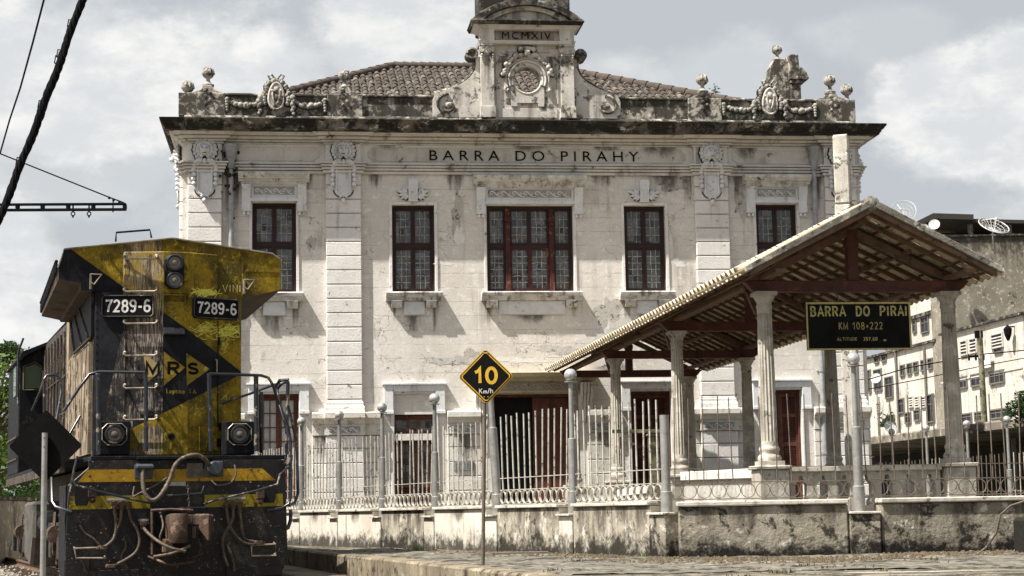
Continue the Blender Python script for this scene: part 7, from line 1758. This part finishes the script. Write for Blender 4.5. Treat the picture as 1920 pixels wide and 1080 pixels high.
def dish(px, py, Y, rad, tilt, lab, wire_=True, down=None):
    p = at(px, py, Y); t = empty('satellite_dish', p, 0, lab, 'satellite dish', 'rooftop satellite dishes'); Mx = Matrix.Rotation(tilt[1],4,'Z') @ Matrix.Rotation(tilt[0],4,'X')
    n_ = 20; rings = [(rad*q, .28*rad*q*q) for q in (0,.25,.5,.75,1)]
    m = MB(); m.M = Mx
    if wire_:
        for k in range(n_): th = 2*PI*k/n_; m.tube([(r*math.cos(th), r*math.sin(th), z) for r, z in rings], rad*.012, 4)
        for r, z in rings[1:]: m.tube([(r*math.cos(2*PI*k/24), r*math.sin(2*PI*k/24), z) for k in range(25)], rad*(.03 if r == rad else .012), 4)
    else:
        vs = [(r*math.cos(2*PI*k/n_), r*math.sin(2*PI*k/n_), z) for r, z in rings[1:] for k in range(n_)]
        m.add(vs, [(i*n_+k,i*n_+(k+1)%n_,(i+1)*n_+(k+1)%n_,(i+1)*n_+k) for i in range(3) for k in range(n_)]+[tuple(range(n_))])
    m.build('reflector', M_dish, t, fixn=False); m = MB(); m.M = Mx
    for k in range(3): th = 2*PI*k/3; m.tube([(rad*math.cos(th)*.9,rad*math.sin(th)*.9,.22*rad),(0,0,.8*rad)], rad*.02, 4)
    m.ball((0,0,.8*rad), rad*.08, 8, 6); m.build('feed', M_dish, t); m = MB(); m.tube([(0,0,0),(0,.02,-(down or rad*1.4))], max(rad*.05,.03 if down else 0), 6); m.build('mast', M_wfr, t)
dish(1861, 430, 129, 1.15, (R(38), R(20)), 'large mesh dish leaning on the parapet of the old tenement')
dish(1694, 402, 166, 1.3, (R(70), R(-25)), 'mesh dish just showing over the pavilion roof slope')
dish(1752, 422, 130, .42, (R(70), R(-20)), 'small white dish in front of the rooftop shelter', False); dish(1734, 427, 130, .3, (R(70), R(20)), 'smallest white dish beside the rooftop shelter', False)
dish(1643, 710, 92, .28, (R(70), R(-30)), 'small white dish on a pole before the farther apartment block', False, down=at(1643,710,92).z-.15); dish(1667, 804, 88, .38, (R(70), R(30)), 'white dish low down before the street canopy', False, down=at(1667,804,88).z-.15)
# utility pole
up_ = empty('utility_pole', (at(1846,780,84).x, 84, .2), 0, 'dark timber utility pole with cross-arm before the nearer apartment block', 'pole'); m = MB(); zt_ = at(1843,620,84).z-.2
m.tube([(0,0,0),(-.03,0,zt_)], [.17,.13], 10); m.build('pole', M_conc if False else M_moss, up_, smooth=50); m = MB(); za = at(1840,668,84).z-.2; m.box(-.62,.15,-.05,.05,za-.05,za+.05); m.box(-.25,.1,-.12,.12,zt_-.35,zt_)
for x_ in (-.6,-.27,.1): m.lathe([(.04,-.2),(.06,-.1),(.03,.12)], (x_,0,za), 8)
m.build('cross_arm', M_blk, up_)
wire('service_wire', [at(1600,720,84), at(1700,690,84), at(1845,664,84), at(1940,655,84)], .03, 'thin service wire running to the utility pole, upper one')
wire('service_wire', [at(1600,735,86), at(1720,712,86), at(1847,685,86), at(1940,668,86)], .025, 'thin service wire running to the utility pole, lower one')
# street canopy
f4 = face(22.0)
def canopy():
    s0 = f4(1990, 800)[0]; s1 = f4(1622, 815)[0]; z = f4(1800,797)[1]
    t = empty('street_canopy', (22.0+dA.x*s0, dA.y*s0, 0), math.atan2(-dA.x,dA.y), 'long low dark concrete canopy at the foot of the apartment blocks', 'canopy'); n_ = s1-s0
    m = MB(); m.box(0,6,0,n_+14,z-.32,z); m.build('slab', M_old, t, bevel=.05)
    m = MB()
    for k in range(4): m.box(3.0,3.4,n_*(k+.5)/4-.2,n_*(k+.5)/4+.2,.2,z-.33); m.cut()
    m.build_each('pillar', M_old, t); m = MB(); m.box(5.2,5.5,0,n_+40,.2,z-.33); m.build('rear_wall', M_shed, t)  # rear wall coloured dark and run on, for the shade under the slab
canopy()
for nm in ('rail',):
    pass

# low trackside wall closing the view under the trees at the left edge
tw = tag(empty('trackside_wall', (0,0,0)), 'dark low trackside wall under the trees at the left edge', 'wall'); m = MB(); a_, b_ = Vector(pt(-60, 40)), Vector(pt(52, 47)); seg_box(m, a_, b_, .3, .1, 1.7); m.build('wall_panel', M_old, tw, bevel=.03); m = MB(); seg_box(m, a_, b_, .4, 1.7, 1.78); m.build('coping', M_corn, tw)

d_ = at(1694,402,166); hut = empty('rooftop_hut', (d_.x, 166, .2), R(1.5), 'plain rooftop stair hut mostly hidden behind the pavilion roof', 'hut'); m = MB(); m.box(-1.6,2.0,-1.0,3.0,0,d_.z-.2-1.45); m.build('wall', M_old, hut); m = MB(); m.box(-1.8,2.2,-1.2,3.2,d_.z-.2-1.45,d_.z-.2-1.3); m.build('roof_slab', M_corn, hut)
